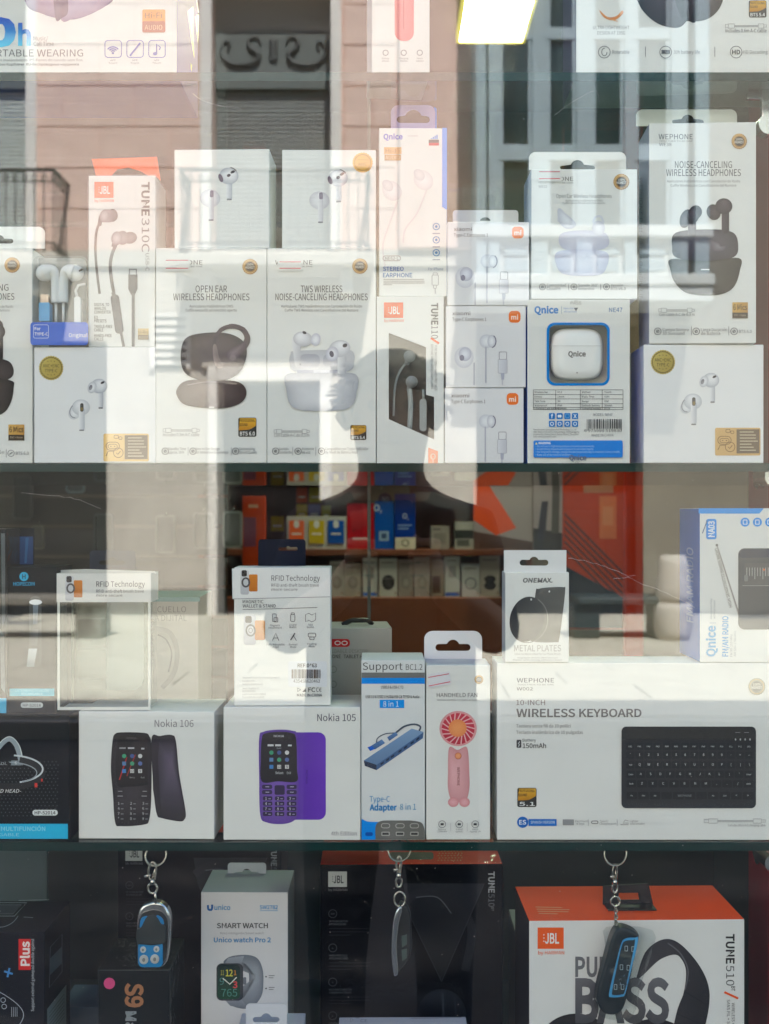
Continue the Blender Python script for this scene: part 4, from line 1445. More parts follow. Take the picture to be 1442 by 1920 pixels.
bm_obj('plug_tip', bm, mat('plug_metal', (190, 172, 160), 0.3, 0.8), c.root)
bm = plate_bm([(q[0], q[2]) for q in (lp(u, v, .006) for u, v in rrect(139, 556, 151, 606, 4))], (), .006, .013)
bm_obj('remote', bm, M_WPL, c.root)
tube('cord', [lp(145, 558, .011), lp(142, 545, .011), lp(147, 535, .011), lp(160, 533, .011)], 0.0012, M_WPL, c.root, 6)
c.done()

# -- wired earphone carton with orange flap
c = Carton('earphone_carton', 'slim white earphone carton with an orange hang flap, on the left yellow seal carton', 'box', 166, 291, 329, ancL.top, depth=0.042, y=YF + .002)
f = c.f
jbl(f, 177, 341, 213, 371)
f.text('TUNE', 266, 341, 14, (66, 62, 66), rot=90, w=64, bold=.045)
f.text('310C', 266, 409, 14, (92, 88, 92), rot=90, w=64)
f.text('USB-C', 273, 475, 7, (120, 116, 118), rot=90, w=33)
f.part('earphone_picture')
GP, GQ = (150, 138, 142), (86, 80, 84)
f.line(spl([(188, 416), (181, 435), (179, 470), (182, 510), (187, 551)], n=6), 4.6, (98, 92, 94), c2=(70, 66, 68))
f.poly([(186, 404), (194, 406), (190, 424), (183, 422)], (110, 104, 108))
f.blob(ell(211, 404, 10, 12), (126, 116, 120), (96, 88, 92)); f.poly(rrect(190, 393, 214, 417, 9), (176, 164, 168), (110, 100, 106), 0); f.blob(ell(196, 405, 9, 12, 10), (190, 178, 182), (130, 120, 124))
f.line(spl([(218, 458), (210, 478), (207, 500), (210, 530), (214, 550)], n=6), 6, (120, 112, 116), c2=(66, 62, 66))
f.poly([(212, 450), (221, 453), (216, 466), (209, 462)], (110, 104, 108))
f.blob(ell(244, 446, 13, 11, -12), (140, 128, 132), (104, 94, 98)); f.blob(ell(230, 446, 12, 13), (160, 150, 152), (120, 110, 114)); f.blob(ell(219, 447, 10, 13, 10), (206, 196, 198), (130, 120, 124))
f.poly(rot_pts(rrect(212, 552, 228, 626, 7), 220, 590, -8), (70, 68, 72), (104, 102, 106))
f.line([(227, 622), (232, 650)], 5, (96, 92, 96)).line([(212, 548), (216, 558)], 7, (74, 70, 74))
f.rect(242, 504, 244, 516, GR).rect(255, 504, 257, 516, GR).rect(242, 504, 257, 506, GR)
f.poly([(241, 515), (258, 515), (258, 542), (253, 553), (246, 553), (241, 542)], (74, 72, 78), (52, 50, 54), 0)
f.line([(250, 550), (250, 650)], 5.5, (92, 90, 94))
f.part('lettering')
for t, y, wd in (('DIGITAL TO', 574, 28), ('ANALOG', 581, 22), ('CONVERTER', 588, 31), ('EQ', 598, 7), ('PRESETS', 604.5, 23), ('TANGLE-FREE', 615, 34), ('CABLE', 621.5, 17), ('HANDS-FREE', 632, 33), ('CALLS', 638.5, 17)):
    f.text(t, 177, y, 5.4, (96, 96, 94), w=wd, bold=.02)
f.part('gold_black_badge', FOIL).rect(259, 616, 279, 628, (222, 188, 124)).rect(259, 628, 279, 637, (146, 122, 92)).text('Hi-Res', 269, 626, 6, (120, 92, 50), al='C', w=18).text('AUDIO', 269, 635, 5, (200, 180, 150), al='C', w=17)
c.done()
c.plate('hang_flap', spl([(172, 298), (172.1, 298)], n=1) + [(294, 294), (301, 338), (290, 330), (278, 329), (262, 320), (240, 314), (220, 317), (208, 329), (180, 329)], y=0.030, t=0.0008, color=(240, 96, 40))
c.wrap()

# -- two tall headphone cartons side by side, with the two plain earbud cartons on top
def tall(label, x0, x1, title, t_w, subs, sub_w, tail_x, seal, badge, num, cable, cab_y, feats, hs, yaw=0):
    c = Carton('earbud_carton', label, 'box', x0, x1, 465, S2, depth=0.046, yaw=yaw)
    f = c.f
    m = (x0 + x1) / 2
    f.part('lettering')
    for k, t in enumerate(title):
        f.text(t, m, (548, 563)[k], 12.5, DK, al='C', w=t_w[k])
    for k, t in enumerate(subs):
        f.text(t, m, (576.5, 584)[k], 4.8, (120, 120, 122), al='C', w=sub_w[k], bold=.005)
    f.text('WEPHONE', tail_x, 496, 8, (80, 80, 84), al='R', w=70).text('TOGETHER TO BE ONE', tail_x, 501, 2.6, (120, 120, 122), al='R', w=66)
    gold_seal(f, seal[0], seal[1], 15)
    bts_badge(f, *badge, num)
    cable_icon(f, *cable[:2], cable[2])
    f.text(cable[3], cable[0], cab_y, 6, (130, 130, 132), w=cable[1] - cable[0])
    for q in feats:
        feature(f, q[0], 846, 6, q[2], q[1], (844, 850.5), 5, (110, 110, 112), q[3])
    for x in hs:
        f.line([(x, 838), (x, 854)], 1, (170, 170, 172))
    return c
c1 = tall('tall white carton with a black open ear hook case picture', 292.5, 500, ('OPEN EAR', 'WIRELESS HEADPHONES'), (59, 143), ('Auriculares Inalámbricos OWS', 'Cuffie senza fili ad orecchio aperto'), (82, 96), 380,
          (469, 500), (447, 783, 481, 819), '6.0', (306, 374, 807, 'Includes 0.3m A-C cable'), 818,
          [(310, 315, ('Standby Time', 'approx. 50 h'), (34, 30)), (362, 367, ('Non-In-Ear Design', 'for Immersive Experience'), (45, 61)), (442, 449, ('Outstanding', 'Sound Quality'), (29, 33))], (353, 434))
f = c1.f
f.part('earbud_case_picture')
f.blob(spl([(340, 655), (352, 632), (390, 624), (430, 626), (456, 640), (463, 662), (455, 690), (436, 708), (400, 716), (360, 708), (342, 690)], True), (86, 72, 74), (48, 38, 42), 400, 640, 2)
f.blob(spl([(332, 730), (350, 714), (398, 712), (446, 716), (462, 732), (456, 752), (430, 764), (396, 766), (350, 760), (334, 746)], True), (120, 104, 102), (62, 48, 50), 380, 725, 1.6)
f.line(spl([(352, 722), (392, 716), (444, 720)]), 2, (150, 136, 134)).rect(392, 763, 402, 764.5, (230, 226, 222))
f.line(spl([(402, 655), (404, 634), (416, 618), (436, 612), (455, 618), (464, 634), (458, 650), (446, 660)], n=6), [6, 6, 6, 6, 6, 7, 7, 7, 7, 7, 7, 8, 8, 8, 8, 8, 8, 9, 9, 9, 9, 9, 9, 9, 10, 10, 10, 10, 10, 11, 11, 11, 12, 12, 12, 12, 12, 12, 13, 14, 15, 16, 16], (72, 58, 66))
f.blob(spl([(424, 666), (432, 654), (450, 646), (462, 640), (456, 658), (444, 674), (432, 678)], True), (132, 112, 120), (70, 56, 64), 436, 664)
f.poly(spl([(400, 648), (406, 648), (412, 672), (420, 684), (416, 690), (406, 688), (400, 670)], True), (150, 130, 128), (96, 80, 80), 0)
f.poly(ell(437, 671, 6, 5), (150, 132, 136), (110, 94, 100))
c1.done()
price_tag(c1, 308, 484, 356, 508)
c2 = tall('tall white carton with a white charging case and two earbuds picture', 501, 705, ('TWS WIRELESS', 'NOISE-CANCELING HEADPHONES'), (78, 173), ('Auriculares TWS Inalámbricos con Cancelación de Ruido', 'Cuffie TWS Wireless con Cancellazione del Rumore'), (152, 138), 586,
          (675, 499), (657, 797, 687, 825), '5.4', (514, 580, 809, 'Con cable A-C de 0.3 m'), 819,
          [(517, 523, ('Sonido', 'Excelente'), (18, 24)), (559, 566, ('Asistente', 'de voz'), (23, 16)), (603, 610, ('Compatible con Triple Indicador', 'de Nivel de Batería Real'), (81, 60))], (549, 592))
f = c2.f
f.part('earbud_case_picture')
W1, W2, W3 = (228, 228, 230), (186, 187, 193), (208, 208, 212)
f.blob(spl([(545, 664), (556, 658), (640, 656), (662, 660), (664, 680), (654, 696), (600, 702), (552, 696), (543, 680)], True), W3, W2, 600, 690)
f.poly(rrect(562, 664, 600, 690, 10), (168, 169, 180), (202, 203, 209)).poly(rrect(606, 664, 650, 690, 10), (168, 169, 180), (202, 203, 209))
f.blob(spl([(538, 702), (600, 700), (667, 702), (668, 740), (660, 760), (642, 769), (600, 771), (562, 769), (544, 758), (538, 736)], True), (226, 226, 229), (180, 181, 188), 590, 745, 2.4)
f.poly([(556, 694), (650, 694), (648, 700), (558, 700)], (170, 172, 188)).rect(588, 694, 618, 699, (214, 214, 222))
f.poly(spl([(548, 636), (558, 628), (566, 640), (563, 664), (566, 684), (561, 689), (554, 686), (550, 662)], True), W1, W2, 0)
f.blob(ell(568, 636, 18, 14, 8), (236, 236, 240), W2, 562, 628)
f.blob(ell(592, 637, 9, 12, 8), (236, 236, 240), (190, 190, 204)); f.poly(ell(571, 624, 4, 2.6, 25), (50, 44, 58)); f.poly(ell(563, 683, 1.3, n=8), (120, 118, 130))
f.poly(rrect(633, 662, 648, 702, 5), W1, W2, 0)
f.blob(ell(637, 654, 20, 16, -10), (238, 238, 242), W2, 640, 645)
f.blob(ell(623, 664, 12, 14, 10), (240, 240, 244), (186, 186, 200)); f.poly(ell(622, 664, 4, 6, -15), (86, 76, 92)); f.poly(ell(647, 648, 4.6, 3.6, -25), (52, 44, 60))
c2.done()
price_tag(c2, 521, 487, 567, 508)
# plain earbud cartons on top
def plain(label, x0, x1, top, base, dx, dy, seal=False, yaw=0):
    c = Carton('earbud_carton', label, 'box', x0, x1, top, base, depth=0.044, yaw=yaw, y=YF + .003, front=(234, 234, 230))
    f = c.f
    f.part('earbud_picture')
    pod(f, 429 + dx, 330 + dy, 18, 430 + dx, 332 + dy, 43, tip=False)
    f.poly(ell(414 + dx, 334 + dy, 4, 8, -20), (110, 92, 112)); f.poly(ell(429 + dx, 329 + dy, 3.6, 2.8, -25), (70, 58, 74))
    f.line(ell(429 + dx, 330 + dy, 17.5, 16, n=10, a0=-80, a1=-35), 1.6, (60, 56, 60))
    f.blob(ell(394 + dx, 372 + dy, 19, 17, 10), (236, 235, 236), (204, 202, 208))
    f.poly(rrect(391 + dx, 356 + dy, 401 + dx, 414 + dy, 4), (238, 237, 238), (196, 194, 202), 0).poly(rrect(393.5 + dx, 357 + dy, 400.5 + dx, 370 + dy, 3), (136, 122, 142))
    f.rect(391.5 + dx, 411.5 + dy, 400.5 + dx, 414 + dy, (120, 116, 124))
    if seal:
        f.part('yellow_seal', FOIL)
        n = 48
        f.poly([(680 + (19.5 if k % 2 else 18) * math.cos(2 * math.pi * k / n), 305 + (19.5 if k % 2 else 18) * math.sin(2 * math.pi * k / n)) for k in range(n)], (232, 182, 84), (222, 166, 70), 50)
        f.line(ell(680, 305, 15), 1.2, (176, 122, 40), closed=True).text('ANC', 680, 311, 6, (170, 116, 40), al='C', w=17)
        for q in range(6):
            f.poly(ell(671 + 3.6 * q, 300, 1, n=5), (170, 116, 40))
    c.done()
    return c
plain('plain white carton with white earbud picture standing on the open ear hook carton', 327, 505, 280, c1.top, 0, 0, yaw=-1.5)
plain('white earbud carton with a small amber seal, standing on the charging case carton', 529, 705, 281, c2.top, 205, 4, True)

# -- slim window carton and stereo earphone carton above it
ct = Carton('earphone_carton', 'slim white carton with a slanted window showing white wired earphones', 'box', 706.5, 832, 556, S2, depth=0.045, skip_body=True)
win = [(729, 624), (799, 651), (799, 740), (814, 744), (814, 824), (729, 786)]
cvt = lambda L: [(q.x, q.z) for q in (ct.f.at(u, v) for u, v in L)]
W = cvt(win)
bm = plate_bm([(ct.a0, 0), (ct.a1, 0), (ct.a1, ct.h), (ct.a0, ct.h)], [W], 0.0, 0.0008)
bm_obj('front_panel', bm, paper(WHITE), ct.root)
for nm, a in (('side_panel', (ct.a0, ct.a0 + .0008, .0009, ct.d, 0, ct.h)), ('side_panel', (ct.a1 - .0008, ct.a1, .0009, ct.d, 0, ct.h)), ('rear_panel', (ct.a0 + .0009, ct.a1 - .0009, ct.d - .0008, ct.d, 0, ct.h)),
              ('top_panel', (ct.a0 + .0009, ct.a1 - .0009, .0009, ct.d - .0009, ct.h - .0008, ct.h)), ('bottom_panel', (ct.a0 + .0009, ct.a1 - .0009, .0009, ct.d - .0009, 0, .0008))):
    box(nm, *a, paper(WHITE if nm != 'rear_panel' else (120, 110, 106)), ct.root)
box('inner_tray', ct.a0 + .001, ct.a1 - .001, .022, .024, .001, ct.h - .001, mat('smoky_tray', (150, 138, 132), 0.3, vary=0.5, vscale=60), ct.root)
bm = plate_bm(W, (), 0.0012, 0.0016)
bm_obj('window_film', bm, glass_mat('window_film', (238, 240, 240), 1.4, rough=0.05), ct.root)
f = ct.f
jbl(f, 720, 567, 756, 596)
f.text('TUNE', 809, 568, 12, (56, 54, 62), rot=90, w=41, bold=.045).text('110', 809, 611, 12, (90, 88, 94), rot=90, w=24)
f.line([(808, 634), (823, 644)], 4, ORG)
f.text('PURE BASS SOUND + HANDS-FREE CALLS', 815, 648, 4.5, (110, 108, 110), rot=90, w=84).text('SON PURE BASS + APPELS MAINS LIBRES', 808, 645, 4.5, (110, 108, 110), rot=90, w=84)
f.part('orange_mark').poly([(803, 839), (821, 846), (821, 874), (803, 873)], (240, 130, 86)).line(ell(812, 856, 4, 5), 1.3, (248, 220, 200), closed=True).line([(812, 861), (812, 868)], 1.3, (248, 220, 200))
ct.done()
c = ct
def lp(u, v, y):
    q = Sheet(c.M, (0, y, 0), (0, -1, 0), c.root).at(u, v)
    return (q.x, q.y, q.z)
for (u, v) in ((768, 668), (772, 716)):
    bm = bmesh.new()
    bm_tube(bm, [lp(u, v, .007), lp(u, v, .010), lp(u + 1, v - 1, .018)], [.0046, .0050, .0040], 14)
    bm_tube(bm, [lp(u - 4, v + 8, .012), lp(u - 5, v + 16, .012)], .0021, 8)
    bm_obj('earbud', bm, mat('white_earbud', (214, 210, 210), 0.3), c.root, True)
tube('cord', [lp(u, v, .013) for u, v in spl([(762, 680), (748, 700), (740, 730), (738, 780)])], .0011, M_WPL, c.root, 6)
tube('cord', [lp(u, v, .011) for u, v in spl([(768, 730), (770, 760), (768, 804)])], .0024, M_WPL, c.root, 6)
bm = plate_bm([(q[0], q[2]) for q in (lp(u, v, .006) for u, v in rrect(787, 748, 800, 808, 5))], (), .006, .013)
bm_obj('remote', bm, M_WPL, c.root)
tube('cord', [lp(794, 730, .011), lp(794, 748, .011)], .0012, M_WPL, c.root, 6)

cs_ = Carton('earphone_carton', 'tall white stereo earphone carton with blue side and lilac hang tab', 'box', 711, 838, 240, ct.top, depth=0.045, right=(40, 130, 232), y=YF + .002, yaw=0)
f = cs_.f
f.part('maker_logo').text('Qnice', 719, 261, 9.5, (116, 122, 206), w=36, bold=.05).line([(765, 255), (784, 255)], 1, (190, 176, 176))
f.part('gold_black_badge', FOIL).rect(720, 276, 753, 289, (226, 174, 112)).rect(721, 290, 752, 301, (198, 150, 96)).text('Hi-Fi', 736, 287, 8, (176, 120, 66), al='C', w=26).text('AUDIO', 736, 299, 7, (236, 206, 166), al='C', w=27)
f.part('printed_graphic').rect(804, 262, 823, 273, (60, 54, 60), r=1).rect(804, 268, 823, 273, (206, 40, 56), r=1)
for k in range(4):
    f.rect(808 + 3.4 * k, 259 - 2 * k, 810.4 + 3.4 * k, 261, (90, 150, 224))
f.poly([(829, 240), (838, 240), (838, 394), (834, 391), (829, 388)], (60, 146, 236))
f.part('earphone_picture')
for cx, cy, s_ in ((735, 358, 1), (794, 338, 1)):
    f.blob(ell(cx, cy, 17, 20, -40), (236, 232, 232), (218, 212, 212)); f.blob(ell(cx - 8, cy - 10, 9, 12, -40), (228, 222, 222), (208, 202, 204))
f.line(spl([(745, 378), (730, 420), (718, 460), (722, 500)]), 3, (222, 214, 214)).line(spl([(800, 356), (782, 400), (760, 430), (756, 455)]), 3, (222, 214, 214))
f.part('feature_icon')
for y in (425, 450, 474):
    f.line(ell(818, y, 6, n=18), 1.8, (80, 140, 190), closed=True).poly(ell(818, y, 2.6, n=10), (70, 130, 186)).line([(811, y + 13), (825, y + 13)], 2, (150, 156, 170))
f.part('lettering')
f.line(rrect(718, 480, 751, 489, 4.5), 1, (150, 120, 116), closed=True).text('NE62-L', 735, 487.5, 6, (120, 96, 96), al='C', w=25)
f.text('STEREO', 718, 508, 7.6, (84, 116, 180), w=39, bold=.03).text('EARPHONE', 718, 520, 7.6, (40, 108, 168), w=55, bold=.03)
for k, wd in enumerate((76, 77, 77, 16)):
    f.line([(719, 524 + 3.4 * k), (719 + wd, 524 + 3.4 * k)], 1.3, (150, 144, 144))
f.text('For iPhone', 803, 507, 5, (110, 130, 160), w=28)
f.line(rrect(810, 516, 822, 535, 2), 1, (150, 146, 150), closed=True).line(rrect(812, 512, 820, 516, 1), 1, (150, 146, 150), closed=True).line(rrect(813, 535, 818, 541, 1), 1, (150, 146, 150), closed=True).line([(816, 541), (816, 551)], 2, (180, 176, 178))
cs_.done()
tab_plate(cs_, 733, 197, 816, 241, 14, 775, 224, 62, 13, 16, 0.042, (158, 152, 206))
cs_.plate('tab_edge', [(814, 200), (819, 204), (819, 240), (814, 240)], y=0.0435, t=0.0006, color=(36, 116, 226))

# -- three small earphone cartons in a stack
def mi_box(label, x0, x1, top, rest, dx, dy, which):
    c = Carton('earphone_carton', label, 'box', x0, x1, top, rest, depth=0.045, group='stack of three small earphone cartons', front=(230, 229, 231))
    f = c.f
    f.part('maker_logo')
    a, b = x1 - 21 , top + 20
    f.rect(a - 11, b - 11, a + 11, b + 11, (244, 116, 26), r=7)
    f.text('mi', a, b + 5, 8.5, (250, 236, 226), al='C', w=13, bold=.03)
    f.part('lettering')
    f.text('xiaomi', x0 + 12, top + 17, 6.6, (90, 86, 90), w=34, bold=.01).text('Type-C Earphones 1', x0 + 12, top + 28, 6.4, (90, 86, 90), w=64)
    f.part('earphone_picture')
    if which != 2:
        f.blob(ell(870 + dx, 670 + dy, 18, 20), (238, 238, 240), (206, 206, 216)); f.blob(ell(872 + dx, 664 + dy, 12, 13), (226, 228, 238), (176, 178, 196)); f.poly(ell(866 + dx, 671 + dy, 4.5, 5.5), (120, 118, 142))
        f.line([(889 + dx, 680 + dy), (889 + dx, 722 + dy)], 2.6, (184, 184, 196))
    f.blob(ell(912 + dx, 640 + dy, 13, 13), (240, 240, 243), (206, 207, 216)); f.blob(ell(922 + dx, 640 + dy, 8, 12), (240, 240, 243), (196, 197, 208)); f.line(ell(921 + dx, 640 + dy, 9, 12, n=12, a0=-60, a1=80), 2, (130, 128, 146))
    f.line([(911 + dx, 650 + dy), (911 + dx, (718 if which != 2 else 716) + dy)], 2.8, (186, 187, 200))
    f.line(rrect(936 + dx, 660 + dy, 950 + dx, 674 + dy, 2), 1.2, (150, 150, 160), closed=True).poly(rrect(934 + dx, 674 + dy, 951 + dx, 700 + dy, 2), (226, 226, 232), (200, 200, 210), 0).line(rrect(934 + dx, 674 + dy, 951 + dx, 700 + dy, 2), .8, (170, 170, 180), closed=True)
    f.poly([(939 + dx, 700 + dy), (946 + dx, 700 + dy), (945 + dx, 712 + dy), (940 + dx, 712 + dy)], (176, 178, 196)).line([(942 + dx, 712 + dy), (942 + dx, 722 + dy)], 2.6, (196, 197, 208))
    c.done()
    return c
m1 = mi_box('small white earphone carton with orange logo at the foot of its stack of three', 834, 982, 728, S2, -1, 150, 2)
m2 = mi_box('small white earphone carton with orange logo in the middle of its stack of three', 836, 986, 574, m1.top, 0, 0, 1)
m3 = mi_box('small white earphone carton with orange logo and hang tab, topmost of its stack of three', 839, 992, 416, m2.top, 2, -150, 1)
m3.plate('hang_tab', [(u, min(v, 418)) for u, v in rrect(849, 394, 972, 440, 6)], [ell(910, 414, 10, 7, a0=180, a1=360, n=10)], 0.042, 0.0006)

# -- blue backed case carton with a window
cn = Carton('case_carton', 'white carton with a blue framed window around a white charging case and a spec table', 'box', 989, 1181, 562, S2, depth=0.04, skip_body=True, left=(20, 90, 220))
A = lambda L: [(q.x, q.z) for q in (cn.f.at(u, v) for u, v in L)]
hole = rrect(1029, 609, 1139, 719, 12)
bm = plate_bm([(cn.a0, 0), (cn.a1, 0), (cn.a1, cn.h), (cn.a0, cn.h)], [A(hole)], 0.0, 0.0008)
bm_obj('front_panel', bm, paper(WHITE), cn.root)
bm = plate_bm(A(rrect(1025, 605, 1143, 723, 15)), [A(rrect(1029.5, 609.5, 1138.5, 718.5, 12))], -0.0006, -0.0001)
bm_obj('window_border', bm, paper((8, 130, 214)), cn.root)
for nm, a, col in (('side_panel', (cn.a0, cn.a0 + .0008, .0009, cn.d, 0, cn.h), (0, 100, 220)), ('side_panel', (cn.a1 - .0008, cn.a1, .0009, cn.d, 0, cn.h), (0, 100, 220)), ('rear_panel', (cn.a0 + .0009, cn.a1 - .0009, cn.d - .0008, cn.d, 0, cn.h), WHITE),
              ('top_panel', (cn.a0 + .0009, cn.a1 - .0009, .0009, cn.d - .0009, cn.h - .0008, cn.h), WHITE), ('bottom_panel', (cn.a0 + .0009, cn.a1 - .0009, .0009, cn.d - .0009, 0, .0008), (0, 100, 220))):
    box(nm, *a, paper(col), cn.root)
box('inner_tray', cn.a0 + .001, cn.a1 - .001, .016, .018, .001, cn.h - .001, paper((238, 236, 230)), cn.root)
f = cn.f
BLU = (4, 122, 200)
f.part('maker_logo').text('Qnice', 1002, 587, 12, BLU, w=45, bold=.06).line([(1053, 574), (1053, 588)], 1, (150, 170, 190)).text('Have a nice time', 1057, 580, 3.8, (60, 130, 196), w=26).text('with our brand', 1057, 586, 3.8, (60, 130, 196), w=24)
f.part('lettering').text('PASS', 1080, 571, 5.8, (130, 130, 132), al='C', w=20).text('QC', 1080, 565.5, 3, (130, 130, 132), al='C', w=6).text('NE47', 1142, 585, 8, (40, 110, 170), w=25, bold=.01)
f.poly([(1076, 577), (1084, 577), (1080, 584)], (96, 100, 108))
f.part('spec_table')
for y in (731, 740, 748, 757, 764, 768):
    f.line([(1000, y), (1168, y)], .9, (90, 90, 92))
for x in (1000, 1042, 1088, 1129, 1168):
    f.line([(x, 731), (x, 768)], .9, (90, 90, 92))
for k, (p, q, r_, t) in enumerate((('Wireless Ver', 'V5.3', 'Method', 'Touch'), ('Drivers', '13mm', 'Music Time', '4.0H'), ('Talk Time', '3H', 'Range', '10M'), ('Waterproof', 'IPX4', 'Earbuds Battery', '30mAh'), ('Charging Case Battery', '400mAh', 'Charging Voltage', 'DC5V'))):
    y = (737, 745.5, 754, 762, 767.4)[k]
    for x, tx in ((1002, p), (1045, q), (1091, r_), (1133, t)):
        f.text(tx, x, y, 3.3, (80, 80, 82), bold=.01)
f.part('social_icons')
for i in range(4):
    for j in range(2):
        a, b = 1029 + 14.4 * i, 774.5 + 14.5 * j
        f.rect(a, b, a + 11.5, b + 11.5, (8, 122, 204), r=2)
for t, x, y, wd in (('f', 1035, 784, 4), ('X', 1078, 784, 6.5)):
    f.text(t, x, y, 7, (238, 242, 246), al='C', w=wd, bold=.03)
f.rect(1045.5, 778, 1052.5, 783, (238, 242, 246), r=1.5)
f.line(rrect(1060, 776.5, 1067, 783.5, 2), 1, (120, 180, 232), closed=True)
for x in (1034.7, 1049, 1063.5, 1078):
    f.line(ell(x, 794.7, 3, n=12), 1.4, (230, 238, 246), closed=True)
f.part('lettering')
f.text('Manufacturer: Qnice(Shenzhen)Technology Co.,Ltd', 1000, 807, 3.2, (84, 84, 86), w=80).text('Add: Room 1710, Unit 1, Haiyuanfang, Fenghuanggang', 1000, 811.5, 3.2, (84, 84, 86), w=86).text('Community, Xixiang Street, Baoan District, Shenzhen', 1000, 816, 3.2, (84, 84, 86), w=84).text('Web: www.qnicetech.com', 1000, 820.3, 3.2, (84, 84, 86), w=42)
f.text('MODEL: NE47', 1148, 780, 4.6, (90, 90, 92), al='R', w=36).text('MADE IN CHINA', 1150, 818.5, 4.8, (90, 90, 92), al='R', w=41)
f.part('barcode')
random.seed(3)
x = 1100.0
while x < 1164:
    wd = random.choice((.9, .9, 1.4, 2.0))
    f.rect(x, 786, x + wd, 804 + (4 if x < 1103 or x > 1161 else 0), (62, 62, 64))
    x += wd + random.choice((.9, 1.3, 1.8))
f.text('6 975999 519830', 1130, 810, 5, (70, 70, 72), al='C', w=70)
f.part('warning_panel').rect(1000, 826, 1167, 858, (0, 128, 226), r=3).text('WARNING', 1009, 833, 4.2, (230, 240, 250), w=23, bold=.03).poly([(1003, 833.5), (1007.5, 833.5), (1005.2, 829.5)], (240, 230, 120))
for k, (t, wd) in enumerate((('•Do not use in high-temperature or humid environments.', 110), ('•Avoid strong impacts and exposure to corrosive liquids.', 109), ('•For long-term storage, charge the device periodically to maintain battery health.', 158), ('•Keep out of the reach of children.', 66))):
    f.text(t, 1004, 838.6 + 5.3 * k, 3.6, (176, 212, 246), w=wd)
f.part('ghost_mark').text('Qnice', 1083, 863, 9, (100, 110, 140), al='C', w=32, bold=.05).text('QC', 1083, 870, 5, (130, 130, 136), al='C', w=9)
cn.done()
# the charging case itself inside the window
c = cn
sq = []
cx, cy, rr = 1081, 664, 51
n = 40
for k in range(n):
    t = 2 * math.pi * k / n
    ex = 2 / 3.6
    sq.append((cx + rr * abs(math.cos(t)) ** ex * (1 if math.cos(t) > 0 else -1), cy + rr * .98 * abs(math.sin(t)) ** ex * (1 if math.sin(t) > 0 else -1)))
bm = bmesh.new()
rings = []
for k, (s_, y) in enumerate(((1.0, .0155), (1.0, .011), (.985, .0075), (.94, .0045), (.86, .0030), (.6, .0022), (.25, .0020))):
    ring = []
    for u, v in sq:
        q = Sheet(c.M, (0, y, 0), (0, -1, 0), c.root).at(cx + (u - cx) * s_, cy + (v - cy) * s_)
        ring.append(bm.verts.new((q.x, y, q.z)))
    rings.append(ring)
for a, b in zip(rings, rings[1:]):
    for k in range(n):
        bm.faces.new((a[k], a[(k + 1) % n], b[(k + 1) % n], b[k]))
bm.faces.new(rings[-1])
bmesh.ops.recalc_face_normals(bm, faces=bm.faces)
bm_obj('charging_case', bm, mat('case_white_gloss', (238, 238, 236), 0.16, coat=0.4), cn.root, True)
s = Sheet(cn.M, (0, .0019, 0), (0, -1, 0), cn.root, 0.0)
s.part('case_mark').text('Qnice', 1082, 668, 9, (120, 118, 116), al='C', w=33, bold=.05).poly(ell(1082, 699, 1.2, n=8), (60, 60, 60))
s.flush()
s = Sheet(cn.M, (0, .0016, 0), (0, -1, 0), cn.root, 0.0)
s.part('lid_seam').line([(1033, 648.5), (1129, 648.5)], .9, (196, 196, 194))
s.flush()

# -- open ear carton above it
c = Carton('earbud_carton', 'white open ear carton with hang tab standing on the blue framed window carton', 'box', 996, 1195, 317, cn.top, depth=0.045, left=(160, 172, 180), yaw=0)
f = c.f
f.part('lettering').text('WEPHONE', 1075, 339, 7.5, (84, 84, 88), al='R', w=64).text('TOGETHER TO BE ONE', 1075, 344, 2.6, GR, al='R', w=66).text('WE32', 1010, 352, 4.6, (150, 150, 152), w=16)
f.text('Open Ear Wireless Headphones', 1095, 371, 7, (130, 132, 134), al='C', w=104).text('Auriculares Inalámbricos OWS', 1095, 378, 3.6, GR, al='C', w=70).text('Cuffie senza fili ad orecchio aperto', 1095, 382.5, 3.6, GR, al='C', w=80)
gold_seal(f, 1165, 341, 15.5)
f.part('earbud_case_picture')
f.blob(spl([(1046, 392), (1060, 400), (1072, 410), (1080, 420), (1074, 428), (1060, 428), (1048, 416)], True), (232, 234, 240), (196, 198, 210))
f.line(spl([(1047, 416), (1048, 392), (1058, 400)]), 3, (206, 208, 218)); f.line(spl([(1112, 418), (1116, 408), (1126, 406), (1132, 418)]), 4, (214, 216, 226))
f.blob(spl([(1050, 440), (1090, 432), (1136, 438), (1134, 466), (1060, 468)], True), (226, 226, 238), (196, 196, 214))
f.blob(spl([(1043, 474), (1090, 468), (1138, 474), (1136, 504), (1120, 516), (1066, 516), (1046, 504)], True), (226, 226, 238), (192, 192, 214))
f.blob(ell(1122, 428, 12, 14), (236, 236, 242), (206, 206, 218))
f.part('lettering')
for cx, x, t, wd in ((1017, 1025, ('Comodidad', 'CloudFit'), (36, 26)), (1076, 1084, ('Sonido 360°', 'Inmersivo'), (37, 30)), (1137, 1145, ('Versión', 'BTS V6.0'), (23, 28))):
    feature(f, cx, 538, 5.6, t, x, (537.5, 544), 5.2, (110, 110, 112), wd)
for x in (1066, 1126):
    f.line([(x, 533), (x, 544)], 1, GR)
c.done()
price_tag(c, 1008, 318, 1053, 340)
tab_plate(c, 992, 285, 1174, 318, 12, 1083, 314, 66, 7, 13, 0.040, t=0.0008)

